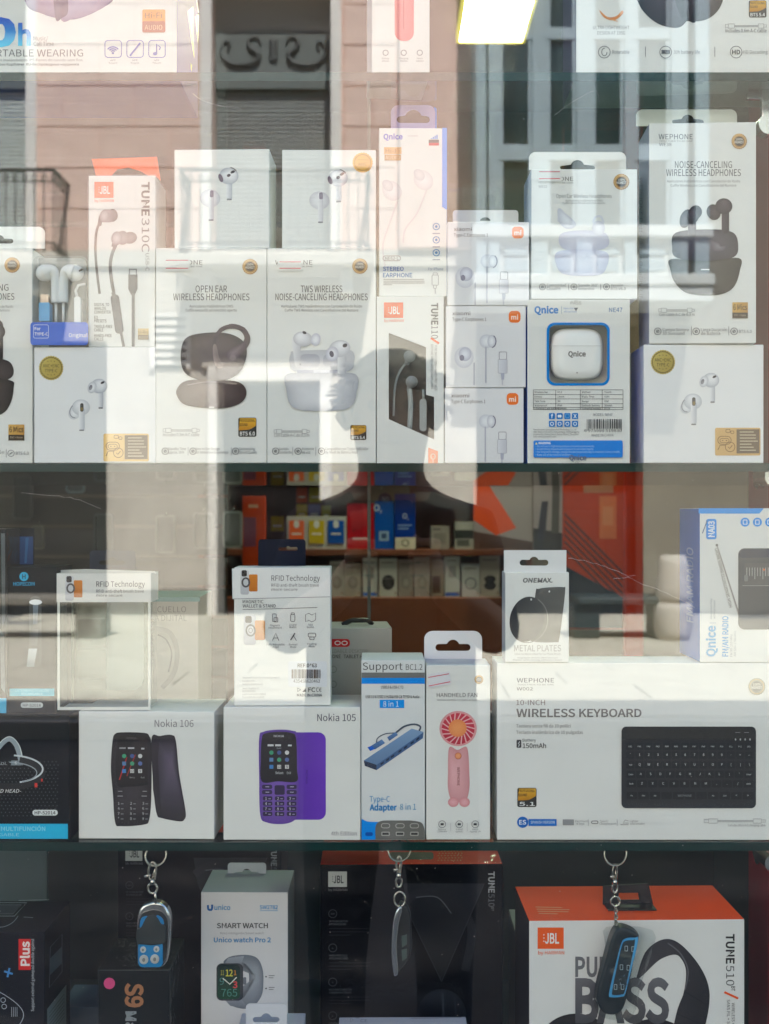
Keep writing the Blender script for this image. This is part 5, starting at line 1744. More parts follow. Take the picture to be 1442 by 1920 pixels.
# -- tall noise cancelling carton at the far right
c = Carton('earbud_carton', 'tallest white carton with black earbuds over a black charging case picture', 'box', 1217, 1418, 230, ancR.top, depth=0.045, left=(176, 180, 190), yaw=-2.5, y=YF - .002)
f = c.f
f.part('lettering').text('WEPHONE', 1235, 261, 9.5, (110, 112, 118), w=64, bold=.005).text('TOGETHER TO BE ONE', 1236, 266, 2.6, GR, w=63).text('WE38', 1236, 274, 6, (120, 120, 124), w=23)
f.text('NOISE-CANCELING', 1319, 315, 12.5, (66, 66, 74), al='C', w=107).text('WIRELESS HEADPHONES', 1319, 330, 12.5, (66, 66, 74), al='C', w=140)
f.text('Auriculares Inalámbricos con Cancelación de Ruido', 1319, 342, 4.6, (124, 124, 126), al='C', w=137).text('Cuffie Wireless con Cancellazione del Rumore', 1319, 350, 4.6, (124, 124, 126), al='C', w=123)
gold_seal(f, 1386, 265, 15)
f.part('earbud_case_picture')
B1, B2 = (84, 76, 88), (36, 32, 40)
f.blob(spl([(1268, 436), (1330, 430), (1374, 436), (1384, 460), (1376, 482), (1330, 490), (1270, 484), (1260, 462)], True), (92, 86, 98), (58, 52, 62), 1300, 450)
f.blob(spl([(1332, 452), (1348, 456), (1352, 464), (1360, 462), (1356, 470), (1338, 470)], True), (126, 120, 132), (84, 78, 90))
f.poly(rrect(1290, 392, 1305, 446, 6), (92, 86, 96), (46, 42, 50), 0)
f.blob(ell(1304, 398, 12, 13, 20), B1, B2); f.blob(ell(1286, 410, 11, 18, 20), (92, 86, 96), (58, 54, 62)); f.blob(ell(1300, 404, 11, 16, 15), B1, B2, 1298, 398)
f.poly(rrect(1353, 394, 1367, 438, 6), (74, 60, 72), (40, 32, 42), 0)
f.blob(ell(1338, 398, 13, 15, -20), (72, 58, 68), (34, 28, 36)); f.blob(ell(1357, 387, 16, 15), (80, 64, 76), (38, 30, 40), 1360, 380)
f.blob(spl([(1258, 486), (1320, 490), (1385, 484), (1387, 508), (1376, 538), (1352, 552), (1316, 554), (1284, 548), (1264, 528), (1257, 506)], True), (86, 82, 78), (46, 42, 38), 1290, 505, 2)
f.rect(1314, 504.5, 1330, 506.8, (240, 238, 236))
cable_icon(f, 1235, 1302, 582)
f.text('Con cable A-C de 0.3 m', 1236, 592.5, 5.4, (124, 124, 126), w=66)
six_mics(f, 1373, 567, 1402, 597)
f.part('lettering')
for cx, x, t, wd in ((1233, 1242, ('Campo Sonoro', '3D Surround'), (49, 41)), (1305, 1314, ('Larga Duración', 'de Batería'), (49, 36))):
    feature(f, cx, 621.5, 6.3, t, x, (621, 628), 5.6, (110, 110, 112), wd)
feature(f, 1376, 621.5, 6.3, ('BTS 6.0',), 1385, (624.5,), 5.6, (110, 110, 112), (24,))
for x in (1296, 1366):
    f.line([(x, 612), (x, 629)], 1, GR)
c.done()
s = c.face('left')
s.part('lettering').text('WEPHONE Better Your Quality Life', 1199, 332, 6.5, (110, 112, 122), rot=90, w=234, slant=.15)
s.flush()
tab_plate(c, 1193, 205, 1382, 236, 12, 1290, 228, 60, 8, 12, 0.043, t=0.0008)

# ================================================================== THIRD SHELF
NAVY = (14, 20, 26)
CYAN = (0, 180, 226)
# -- head torch carton and hand torch carton above it
ch = Carton('torch_carton', 'black head torch carton with a cyan foot band at the shelf edge', 'box', -140, 130, 1342, S3, depth=0.06, front=NAVY, right=(14, 18, 22))
f = ch.f
f.part('dot_pattern')
for r_ in range(17):
    for k in range(15):
        x = 2 + k * 7.4 + (3.7 if r_ % 2 else 0)
        y = 1428 + r_ * 6.2
        if (x - 40) ** 2 / 9000 + (y - 1470) ** 2 / 3600 < 1.1 and x < 122:
            f.poly(ell(x, y, 1.3, n=6), (58, 68, 74))
f.part('head_torch_picture')
f.line(spl([(-8, 1412), (8, 1392), (22, 1384), (36, 1400), (44, 1432)]), [6, 6, 7, 7, 8, 8, 8, 8, 8, 8, 9, 9, 9, 9, 9, 9, 9, 9, 10, 10, 10, 10, 10, 10, 10], (150, 162, 168))
f.line(spl([(-10, 1408), (8, 1386), (24, 1380), (40, 1398), (46, 1430)]), 1.4, (220, 226, 228))
f.rect(24, 1424, 44, 1433, (120, 134, 142))
f.line(ell(18, 1447, 64, 26, n=40, a0=-70, a1=200), 13, (22, 26, 30)); f.line(ell(18, 1440, 65, 26, n=40, a0=-80, a1=70), 3, (206, 214, 218)); f.line(ell(16, 1447, 56, 20, n=30, a0=-85, a1=60), 2, (150, 160, 166))
f.text('HEADL', -14, 1432, 5, (170, 180, 184), w=30, slant=.2).text('6', 31, 1431, 5.5, (230, 234, 236)).text('LED HEAD-', -8, 1484, 6.5, (226, 230, 230), w=50, slant=.25)
f.rect(68, 1466, 73, 1474, (206, 50, 40)).rect(80, 1458, 83, 1463, (206, 50, 40))
f.part('lettering').rect(64, 1516, 111, 1526.5, (226, 230, 230), r=5).text('HP-52014', 87.5, 1524.5, 6, (30, 34, 38), al='C', w=39, bold=.03)
f.rect(-140, 1542, 130, 1570, CYAN).text('LUZ FRONTAL MULTIFUNCIÓN', 88, 1555, 7.5, (130, 212, 236), al='R', w=160, bold=.03).text('RECARGABLE', 39, 1565, 5.5, (150, 220, 240), al='R', w=76)
ch.done()
c = Carton('torch_carton', 'black hand torch carton with a cyan caption, standing on the head torch carton', 'box', 14, 106, 1063, ch.top, depth=0.045, front=(18, 24, 28), left=(30, 34, 38), y=YF + .006)
f = c.f
f.part('maker_logo').poly(ell(45, 1081, 8.5), (26, 168, 210)).text('H', 45, 1085, 8, (16, 30, 36), al='C', bold=.03).text('HOPECOM', 45, 1098, 6.5, (26, 150, 196), al='C', w=40, bold=.03)
f.part('torch_picture').poly(rrect(55, 1118, 78, 1250, 10), (50, 58, 62), (34, 40, 44)).poly(ell(67, 1129, 12, 5), (226, 230, 234)).poly([(62, 1134), (72, 1134), (70, 1170), (62, 1170)], (110, 124, 138), (70, 80, 90)).poly([(56, 1180), (72, 1180), (70, 1210), (56, 1210)], (40, 46, 50), (80, 88, 92), 0).poly([(54, 1216), (70, 1216), (64, 1250), (50, 1250)], (190, 196, 198), (120, 128, 130))
f.part('lettering').rect(18, 1291, 102, 1305, (60, 178, 200)).text('LINTERNA MULTIFUNCIÓN', 60, 1297, 4.4, (130, 214, 226), al='C', w=62, bold=.02).text('RECARGABLE', 60, 1303, 4.2, (130, 214, 226), al='C', w=40, bold=.02)
f.rect(39, 1317, 81, 1327, (206, 210, 208), r=5).text('HP-52016', 60, 1325, 5.2, (80, 84, 86), al='C', w=34, bold=.02)
c.done()
c.plate('display_flap', rrect(20, 990, 64, 1066, 3), y=0.030, t=0.0008, color=(18, 26, 34))
sh = Sheet(c.M, (0, 0.030, 0), (0, -1, 0), c.last)
sh.part('flap_picture').rect(25, 1006, 62, 1058, (16, 92, 160), (10, 60, 116), 20).poly([(30, 1010), (36, 1006), (34, 1052), (29, 1056)], (60, 130, 186)).poly([(48, 1008), (54, 1008), (50, 1056), (46, 1056)], (40, 112, 172))
sh.flush()
c = Carton('torch_carton', 'narrow black carton edge with crinkled film and cyan foot, cut by the frame', 'box', -120, 12, 992, ch.top, depth=0.05, front=(30, 34, 38), y=YF + .002)
c.f.part('printed_graphic').rect(-120, 1309, 12, 1337, CYAN).poly([(2, 1000), (9, 1000), (10, 1160), (4, 1180)], (90, 98, 104), (50, 56, 60)).poly([(0, 1180), (8, 1190), (10, 1300), (2, 1290)], (70, 78, 82), (110, 118, 122))
c.done()

c.wrap()
# -- button phone cartons
def keypad_phone(f, dx, body, dark, scr, keyc):
    return None
cN6 = Carton('phone_carton', 'square white carton with a charcoal keypad phone picture', 'box', 147.5, 402, 1334, S3, depth=0.062, y=YF + .003, right=(196, 194, 198), yaw=-1.0)
f = cN6.f
f.part('lettering').text('Nokia 106', 290, 1363, 13, (118, 116, 122), w=73)
f.part('phone_picture')
f.blob(spl([(284, 1386), (300, 1380), (322, 1378), (330, 1390), (336, 1450), (348, 1520), (346, 1536), (336, 1540), (304, 1534), (294, 1526), (288, 1480)], True), (96, 86, 108), (38, 34, 42), 322, 1430, 1.2)
f.poly([(284, 1388), (300, 1382), (296, 1420), (300, 1500), (306, 1534), (294, 1526), (287, 1480)], (50, 44, 54), (36, 32, 40))
f.blob(spl([(211, 1390), (216, 1376), (230, 1373), (270, 1374), (280, 1380), (284, 1400), (284, 1490), (280, 1536), (270, 1546), (228, 1549), (216, 1542), (212, 1490), (208, 1440)], True), (64, 58, 66), (34, 30, 36), 246, 1430, 1.6)
f.poly(spl([(222, 1384), (232, 1379), (268, 1380), (276, 1388), (277, 1462), (274, 1472), (240, 1475), (221, 1472), (217, 1430)], True), (34, 28, 32), (24, 22, 26))
f.poly([(221, 1472), (252, 1384), (268, 1381), (277, 1388), (277, 1466), (240, 1475)], (46, 38, 42), (30, 24, 28))
f.line([(224, 1462), (238, 1420)], 2, (190, 40, 44)).line([(238, 1455), (254, 1415)], 1.6, (170, 40, 44))
def icons(x0, y0, sx, sy, k=1.0):
    cols = [(60, 160, 120), (70, 90, 150), (214, 214, 214), (90, 130, 180), (70, 160, 120), (90, 110, 170), (60, 130, 200), (216, 216, 216), (210, 210, 210)]
    for i in range(9):
        x, y = x0 + sx * (i % 3), y0 + sy * (i // 3)
        if i in (3, 6, 7, 8):
            f.rect(x - 3.6, y - 3.6, x + 3.6, y + 3.6, cols[i])
        else:
            f.poly(ell(x, y, 4, n=14), cols[i])
    f.text('12', x0 + sx, y0 + 2 * sy + 2.2, 4.5, (40, 40, 44), al='C', bold=.02).text('5', x0 + 2 * sx, y0 + 2 * sy + 2.2, 4.5, (40, 40, 44), al='C', bold=.02)
icons(233, 1417.5, 15, 14)
f.rect(224, 1401, 236, 1404, (150, 150, 154)).rect(240, 1401, 252, 1404, (190, 190, 194)).rect(265, 1402, 271, 1405, (190, 190, 194)).text('NOKIA', 247, 1386, 4, (110, 104, 110), al='C', w=18).text('Menu', 248, 1459, 3, (160, 160, 164), al='C').text('Exit', 268, 1459, 3, (160, 160, 164), al='C')
f.part('keypad_picture')
f.rect(238, 1480, 260, 1497, (58, 52, 60), r=3)
for k, row in enumerate((('1', '2', '3'), ('4', '5', '6'), ('7', '8', '9'), ('*', '0', '#'))):
    for j in range(3):
        x, y = 226 + 23 * j, 1506 + 9.4 * k
        f.rect(x - 8, y - 3.6, x + 8, y + 3.8, (44, 40, 46), r=2).text(row[j], x - 3, y + 2.6, 5, (190, 188, 192), al='C').rect(x + 1, y, x + 6, y + 1.6, (130, 128, 134))
f.rect(218, 1480, 234, 1486, (50, 46, 52), r=2).line([(222, 1483), (230, 1483)], 1.2, (160, 158, 162)).rect(263, 1480, 279, 1486, (50, 46, 52), r=2).line([(268, 1483), (276, 1483)], 1.2, (160, 158, 162))
f.line([(221, 1492), (231, 1492)], 1.6, (150, 148, 152)).line([(266, 1492), (276, 1492)], 1.6, (150, 148, 152))
cN6.done()
cN5 = Carton('phone_carton', 'square white carton with a purple keypad phone picture', 'box', 419, 676, 1326, S3, depth=0.062)
f = cN5.f
f.part('lettering').text('Nokia 105', 595, 1352, 13, (52, 50, 80), w=72).text('4th Edition', 669, 1566.5, 7.6, (96, 94, 110), al='R', w=48)
f.part('phone_picture')
f.poly(rrect(540, 1373, 611, 1537, 14), (86, 42, 160), (110, 60, 190), 0)
f.text('NOKIA', 573, 1444, 4.5, (56, 26, 110), rot=90, w=26)
f.blob(spl([(486, 1384), (494, 1372), (520, 1368), (548, 1370), (557, 1380), (560, 1450), (558, 1520), (552, 1538), (530, 1545), (500, 1542), (488, 1528), (486, 1460)], True), (124, 90, 184), (96, 62, 156), 520, 1500, 1.6)
f.poly(spl([(491, 1384), (498, 1375), (522, 1372), (546, 1374), (555, 1384), (557, 1440), (556, 1465), (522, 1465), (491, 1465), (489, 1424)], True), (44, 38, 46), (28, 24, 30))
f.text('NOKIA', 523, 1382, 4, (214, 212, 218), al='C', w=19, bold=.01)
icons(509, 1411, 14.6, 13.3)
f.rect(502, 1395.5, 513, 1399, (214, 214, 218)).rect(516, 1395.5, 527, 1399, (214, 214, 218)).rect(540, 1396, 547, 1399, (214, 214, 218)).text('Orabl', 523, 1404, 2.6, (170, 170, 176), al='C').text('Select', 524, 1451, 4.4, (226, 226, 230), al='C', w=15).text('Exit', 542, 1451, 4.4, (200, 200, 206), al='C', w=8)
f.part('keypad_picture')
f.rect(515, 1472, 534, 1490, (46, 34, 72), r=3)
for x in (501, 547):
    for y in (1475, 1485):
        f.rect(x - 9.5, y - 4, x + 9.5, y + 4, (52, 40, 80), r=3).line([(x - 3, y), (x + 4, y)], 1.3, (190, 184, 206))
for k, row in enumerate((('1', '2', '3'), ('4', '5', '6'), ('7', '8', '9'), ('*', '0', '#'))):
    for j in range(3):
        x, y = 502 + 22.5 * j, 1496.5 + 9.6 * k
        f.rect(x - 8.8, y - 3.8, x + 8.8, y + 4, (48, 36, 74), r=2.5).text(row[j], x - 3, y + 2.8, 5, (222, 218, 232), al='C').rect(x + 1.5, y, x + 6, y + 1.6, (160, 152, 184))
cN5.done()

# -- clear card holder carton (window box) and its printed twin
def rfid_head(f, dx, dy, sc=1.0):
    f.part('phone_picture')
    f.poly(rrect(123 + dx, 1080 + dy, 139 + dx, 1126 + dy, 4), (216, 216, 218), (190, 190, 196))
    f.poly(rrect(125 + dx, 1080 + dy, 135 + dx, 1092 + dy, 3), (70, 62, 62)); f.poly(ell(128 + dx, 1084 + dy, 1.8, n=10), (30, 28, 30)); f.poly(ell(132 + dx, 1088 + dy, 1.8, n=10), (30, 28, 30))
    f.poly(rrect(139 + dx, 1088 + dy, 155 + dx, 1120 + dy, 2), (214, 130, 44), (196, 112, 34))
    f.line(ell(133 + dx, 1103 + dy, 6.5, 8), 3.4, (92, 88, 90), closed=True)
    f.part('lettering').text('RFID Technology', 181 + dx, 1100 + dy, 10, (78, 76, 82), w=91).text('RFiD anti-theft brush treve', 181 + dx, 1111 + dy, 5.6, (96, 94, 98), w=89).text('more secure', 181 + dx, 1118.5 + dy, 5, (96, 94, 98), w=49)
c = Carton('card_holder_carton', 'empty clear fronted card holder carton with a white header and grey hang tab', 'box', 107.5, 282, 1075, cN6.top, depth=0.030, skip_body=True, y=YF + .006)
f = c.f
a0, a1, h, d = c.a0, c.a1, c.h, c.d
hd = f.at(200, 1129).z
PW = paper((226, 224, 218))
box('header_band', a0 - .0004, a1 + .0004, -.0006, 0.0, hd, h, PW, c.root)
box('header_side', a1 - .0002, a1 + .0006, 0.0003, d, hd, h, PW, c.root)
box('header_side', a0 - .0006, a0 + .0002, 0.0003, d, hd, h, PW, c.root)
# frame edges of the clear box
def post(nm, x0, x1, y0, y1, z0, z1): box(nm, x0, x1, y0, y1, z0, z1, mat('clear_fold_white', (224, 224, 216), 0.3), c.root, 0.0002)
post('folded_edge', a0, a0 + .0018, 0.0, .0015, .0, hd - .0001); post('folded_edge', a1 - .0018, a1, 0.0, .0015, 0, hd - .0001)
post('folded_edge', a0 + .0019, a1 - .0019, 0.0, .0015, 0.0, .0025)
post('folded_edge', a0 + .004, a0 + .0055, d - .002, d, .004, hd); post('folded_edge', a1 - .0055, a1 - .004, d - .002, d, .004, hd)
box('clear_front', a0 + .0019, a1 - .0019, 0.0004, 0.0008, .0026, hd - .0001, M_CLEAR, c.root)
box('clear_rear', a0 + .0056, a1 - .0056, d - .0012, d - .0008, .004, hd, M_CLEAR, c.root)
box('clear_side', a1 - .0004, a1, .0016, d - .002, .0026, hd - .0001, M_CLEAR, c.root)
box('clear_side', a0, a0 + .0004, .0016, d - .002, .0026, hd - .0001, M_CLEAR, c.root)
box('base_flap', a0 + .002, a1 - .002, .0016, d - .002, 0.0, .0006, PW, c.root)
# inner tray with rounded lower corners
P = [(a0 + .010, hd), (a0 + .010, .022), (a0 + .012, .016), (a0 + .018, .012), (a1 - .018, .012), (a1 - .012, .016), (a1 - .010, .022), (a1 - .010, hd)]
bm = plate_bm([(a0 + .0057, hd), (a0 + .0057, .0042), (a1 - .0057, .0042), (a1 - .0057, hd)] + P[::-1], (), d - .006, d - .004)
bm_obj('inner_tray', bm, glass_mat('milky_plastic', (206, 206, 200), 1.5, rough=.1), c.root)
f.eps0 = 0.0008
rfid_head(f, 0, 0)
c.done()
s = Sheet(c.M, (a1 + .0004, 0, 0), (1, 0, 0), c.root)
s.part('lettering').text('WEPHONE', 288, 1242, 6, (150, 148, 146), rot=-90, w=90)
s.flush()
tab_plate(c, 168, 1032, 254, 1076, 6, 210, 1055, 48, 8, 8, 0.024, (36, 44, 58))
c.plate('top_flap', [(108, 1077), (112, 1069), (160, 1067), (290, 1071), (296, 1076)], y=0.012, t=0.0006, color=(206, 206, 200))

c = Carton('card_holder_carton', 'white printed card holder carton with icons and a barcode, standing on the purple phone carton', 'box', 439, 620, 1064, cN5.top, depth=0.030, y=YF + .004, yaw=1.0)
f = c.f
f.part('header_band').poly([(435, 1066), (618, 1064), (619, 1119), (436, 1123)], (234, 233, 231)).line([(436, 1123), (619, 1119)], 1.2, (150, 150, 154))
rfid_head(f, 328, -11)
f.text('MAGNETIC', 455, 1131, 6, (76, 76, 82), w=39, bold=.01).text('WALLET & STAND', 455, 1139, 6, (76, 76, 82), w=62, bold=.01).line([(455, 1143), (595, 1139)], 1, (96, 96, 100))
f.part('phone_picture').poly(rrect(457, 1153, 480, 1209, 5), (212, 213, 218), (190, 190, 198)).poly(rrect(460, 1155, 472, 1168, 3), (60, 58, 62)).poly(rrect(478, 1163, 497, 1200, 3), (222, 150, 84), (206, 124, 52)).line(ell(470, 1182, 8, 10), 3, (92, 90, 94), closed=True).line(ell(470, 1182, 3.5, 4.5), 1.2, (92, 90, 94), closed=True)
f.part('feature_icon')
IC = (84, 84, 90)
for (cx, cy), t in zip(((516, 1158), (549, 1157), (582, 1157), (517, 1194), (550, 1194), (585, 1193)), (('Magnetic', 'Attachment'), ('2-card', 'Wallet'), ('Fold', 'Wallet'), ('Fully Adjustable', 'Angle'), ('Portrait', 'Mode'), ('Floating', 'Mode'))):
    f.text(t[0], cx, cy + 16, 3.4, IC, al='C').text(t[1], cx, cy + 20.5, 3.4, IC, al='C')
f.line(rrect(511, 1151, 518, 1165, 1), 1, IC, closed=True).line(rrect(514, 1158, 521, 1166, 1), 1, IC, closed=True)
f.line(rrect(545, 1152, 553, 1165, 2), 1, IC, closed=True).line(rrect(546, 1149, 552, 1152, 1), 1, IC, closed=True)
f.line([(573, 1152), (579, 1150), (585, 1153), (592, 1149), (592, 1162), (585, 1166), (579, 1163), (573, 1166)], 1, IC, closed=True)
f.line([(511, 1201), (517, 1187), (523, 1201)], 1.2, IC).line([(512, 1196), (522, 1196)], 1, IC)
f.line([(545, 1200), (553, 1187)], 2, IC).line([(550, 1191), (556, 1201)], 1, IC)
f.line(rrect(578, 1187, 592, 1194, 2), 1.1, IC, closed=True).line(rrect(581, 1194, 589, 1199, 1), 1.1, IC, closed=True)
f.part('lettering')
for k, (t, wd) in enumerate((('Wephone | Mayorista Accesorios Móvil |', 70), ('Fundas Más...', 26), ('wephonestore.es', 38))):
    f.text(t, 455, 1272 + 6 * k, 3.4, (150, 152, 158), w=wd)
for k, (t, wd) in enumerate((('Semi duplica sl', 30), ('B123456789', 24), ('calle kennedy 28841', 44), ('humanes de madrid', 40))):
    f.text(t, 455, 1292 + 5.4 * k, 3.4, (150, 152, 158), w=wd)
f.text('MADE IN CHINA', 604, 1305.5, 5, (60, 60, 66), al='R', w=47, bold=.02).text('FC', 578, 1297, 8, (60, 60, 66), w=13, bold=.02).text('C€', 593, 1297, 8, (60, 60, 66), w=10).line(ell(560, 1293, 4, n=3), 1.3, (60, 60, 66), closed=True).poly([(567, 1297), (573, 1290), (574, 1297)], (60, 60, 66))
c.done()
c.plate('reference_sticker', rrect(540, 1240, 613, 1288, 3), y=-0.0004, t=0.0002, color=(226, 228, 232))
s = Sheet(c.M, (0, -0.0004, 0), (0, -1, 0), c.last, 0.0001)
s.part('barcode').text('REF:0463', 576, 1251, 6.6, (40, 40, 46), al='C', w=36, bold=.025).text('435458620463', 575, 1280, 6, (50, 50, 56), al='C', w=50)
random.seed(5)
x = 547.0
while x < 601:
    wd = random.choice((.8, 1.2, 2.0))
    s.rect(x, 1255, x + wd, 1272, random.choice(((50, 44, 44), (60, 62, 84), (90, 60, 40), (48, 48, 52))))
    x += wd + random.choice((.7, 1.1, 1.6))
s.flush()
tab_plate(c, 484, 1011, 573, 1064, 6, 540, 1029, 36, 7, 4, 0.026, (24, 28, 44))

# -- pale neck massager carton far behind, beside the clear carton
c = Carton('massager_carton', 'pale grey carton with teal top and a ring picture, behind the clear carton', 'box', 200, 372, 1122, S3, depth=0.10, y=YF + .12, front=(196, 190, 184), topc=(120, 166, 168), right=(186, 180, 172), yaw=2)
f = c.f
f.part('lettering').text('CUELLO', 349, 1148, 11, (130, 126, 124), al='R', w=54).text('A DIJITAL', 350, 1164, 11, (130, 126, 124), al='R', w=60).rect(200, 1120, 375, 1128, (120, 166, 168))
f.part('ring_picture').line(spl([(290, 1178), (318, 1186), (332, 1220), (326, 1262), (304, 1290)]), 9, (160, 154, 152)).line(spl([(296, 1190), (312, 1200), (322, 1226), (316, 1260)]), 2.5, (128, 122, 122))
c.done()
# -- grey phone holder carton behind
c = Carton('holder_carton', 'grey desktop phone holder carton with a red logo and dark handle, behind the barcode carton', 'box', 560, 735, 1178, S3, depth=0.06, y=YF + .085, yaw=4, front=(176, 172, 168), topc=(190, 188, 186), right=(150, 146, 142))
f = c.f
f.part('maker_logo').rect(608, 1198, 656, 1213, (206, 26, 34), r=6).line(ell(633, 1205.5, 5, 3.5), 1.6, (236, 226, 224), closed=True).line(ell(646, 1205.5, 5, 3.5), 1.6, (236, 226, 224), closed=True)
f.part('lettering').text('FOLDABLE DESKTOP', 690, 1224, 6.5, (130, 124, 120), al='R', w=78).text('PHONE   TABLET HOLDER', 705, 1234, 6.5, (84, 78, 76), al='R', w=92, bold=.015)
for y in (1255, 1283):
    f.line(ell(625, y, 6), 1.3, (140, 136, 132), closed=True)
c.done()
q = [c.face('top').at(u, v) for u, v in ((642, 1174), (658, 1167), (686, 1166), (700, 1173))]
tube('carry_handle', [(q[0].x, .03, c.h), (q[1].x, .03, c.h + .004), (q[2].x, .03, c.h + .004), (q[3].x, .03, c.h)], .0022, mat('handle_dark', (44, 40, 40), 0.5), c.root, 8)

# -- hub adapter carton
c = Carton('adapter_carton', 'narrow white adapter carton with blue bands and a slanted metal hub picture', 'box', 677.5, 797, 1238, S3, depth=0.05, front=(222, 224, 224), left=(160, 164, 168))
f = c.f
f.part('printed_graphic').rect(678, 1261, 796.6, 1271, (120, 120, 118)).rect(678, 1271, 796.6, 1282, (0, 140, 236))
f.part('lettering').text('Support', 680, 1256, 13.5, (84, 84, 84), w=75).text('BC1.2', 761, 1256, 10.5, (84, 84, 84), w=31)
f.text('USB3.0 & USB-C TO', 735.5, 1291, 5, (70, 70, 70), al='C', w=42, bold=.02).text('USB 3.0 & USB2.0 HUB&USB-C& TF/SD & Audio', 736, 1309, 5.2, (70, 70, 70), al='C', w=101, bold=.02)
f.rect(712, 1312, 758, 1327.5, (0, 146, 236)).text('8 in 1', 733, 1325, 10, (226, 238, 248), al='C', w=29)
f.part('hub_picture')
f.poly([(682, 1426), (772, 1366), (794, 1372), (793, 1384), (706, 1444), (684, 1436)], (130, 160, 196), (92, 122, 162))
f.poly([(682, 1426), (706, 1434), (706, 1444), (684, 1436)], (40, 52, 76)); f.poly([(706, 1434), (794, 1373), (793, 1384), (706, 1444)], (70, 100, 142))
for t in (.12, .24, .34, .5, .62, .76, .88):
    x, y = 706 + 88 * t, 1438.5 - 60.5 * t
    f.poly([(x - 3, y + 4), (x + 3, y - .5), (x + 3, y - 4), (x - 3, y)], (34, 46, 70))
f.line(spl([(786, 1370), (788, 1362), (776, 1358), (758, 1362), (742, 1374)]), 3.4, (74, 86, 104)).line(spl([(742, 1374), (722, 1376), (708, 1384), (706, 1394)]), 2, (84, 94, 110))
f.poly([(726, 1382), (742, 1372), (746, 1378), (730, 1389)], (104, 140, 190), (70, 100, 150)); f.poly([(696, 1398), (716, 1386), (722, 1393), (703, 1405)], (100, 136, 186), (64, 96, 146)); f.poly([(689, 1401), (697, 1398), (703, 1404), (694, 1408)], (30, 96, 200))
f.part('lettering').text('Type-C', 693, 1503, 10.5, (30, 146, 206), w=38).text('Adapter', 693, 1519, 11, (24, 134, 200), w=51, bold=.04).text('8 in 1', 750, 1518, 11, (70, 150, 196), w=30)
f.part('printed_graphic').poly([(678, 1536)] + spl([(680, 1536), (690, 1540), (710, 1541)]) + [(706, 1574), (678, 1574)], (0, 140, 236))
f.poly(spl([(704, 1574), (704, 1550), (710, 1541), (720, 1538)]) + spl([(770, 1538), (790, 1542), (796.5, 1556)]) + [(796.5, 1574)], (110, 108, 104))
for x in (723, 750, 777):
    f.line(rrect(x - 8, 1544, x + 8, 1552, 4), 1, (196, 194, 188), closed=True).rect(x - 8, 1559, x + 8, 1567, (170, 168, 162), r=2).rect(x - 6, 1561, x + 6, 1565, (60, 58, 56))
f.rect(685, 1560, 699, 1567, (10, 80, 170), r=3)
c.done()

# -- fan carton with hang tab
c = Carton('fan_carton', 'narrow white carton with a pink handheld fan picture and round cornered hang tab', 'box', 799, 919, 1247, S3, depth=0.042, topc=(200, 202, 214), y=YF + .001)
f = c.f
f.part('lettering').text('HANDHELD FAN', 857, 1307, 7.6, (70, 70, 76), al='C', w=76).text('Ventilatore portatile / Ventilador de mano', 857, 1314, 3.4, (110, 110, 114), al='C', w=75)
gold_seal(f, 898, 1274, 8.5)
f.part('fan_picture')
PK, PD = (232, 176, 180), (206, 140, 146)
f.blob(spl([(842, 1402), (858, 1406), (876, 1402), (880, 1450), (880, 1478), (874, 1500), (858, 1504), (846, 1500), (840, 1478), (840, 1450)], True), PK, (208, 146, 150), 850, 1450, 1.8)
f.blob(ell(850, 1504, 10, 9), (238, 178, 182), (216, 142, 148)); f.blob(ell(871, 1504, 10, 9), (238, 178, 182), (216, 142, 148))
f.poly(ell(859, 1366, 35, 33), PD, (226, 160, 164)); f.poly(ell(859, 1366, 31, 29.5), (206, 62, 84), (190, 50, 70))
for k in range(18):
    t = 2 * math.pi * k / 18
    f.line([(859 + 14 * math.cos(t), 1366 + 14 * math.sin(t)), (859 + 31 * math.cos(t + .35), 1366 + 30 * math.sin(t + .35))], 2.2, (236, 182, 184))
f.line(ell(859, 1366, 32.5, 31), 3.4, (226, 158, 162), closed=True)
f.blob(ell(858, 1365, 17, 16.5), (244, 160, 100), (236, 140, 84))
f.blob(ell(859, 1417, 6, 6), (246, 170, 120), (230, 140, 96)); f.line(ell(859, 1417, 6, 6), .8, (196, 110, 90), closed=True)
f.text('WEPHONE', 857, 1438, 5, (120, 62, 70), rot=90, w=35)
f.part('feature_icon')
for x, t in ((829, ('Battery', '1200mAh')), (861, ('3 wind', 'speeds')), (891, ('Hours', 'Approx. 3H'))):
    f.line(ell(x, 1545, 6.5), 1.1, GR, closed=True).rect(x - 3, 1543, x + 3, 1547, (70, 70, 74), r=1).text(t[0], x, 1556, 3, GR, al='C').text(t[1], x, 1560, 3, GR, al='C')
for x in (845, 876):
    f.line([(x, 1543), (x, 1558)], .8, (190, 190, 192))
c.done()
tab_plate(c, 795.5, 1183, 904, 1242, 16, 849.5, 1214, 66, 13, 12, 0.0385, (228, 228, 232), t=0.0008)
s = c.f
s.part('price_sticker').poly([(801, 1264), (843, 1258), (846, 1283), (803, 1290)], (222, 222, 226)).line([(803, 1270), (842, 1263)], 1.6, (216, 96, 110)).line([(804, 1286), (844, 1278)], 1.6, (216, 80, 96))
s.flush()

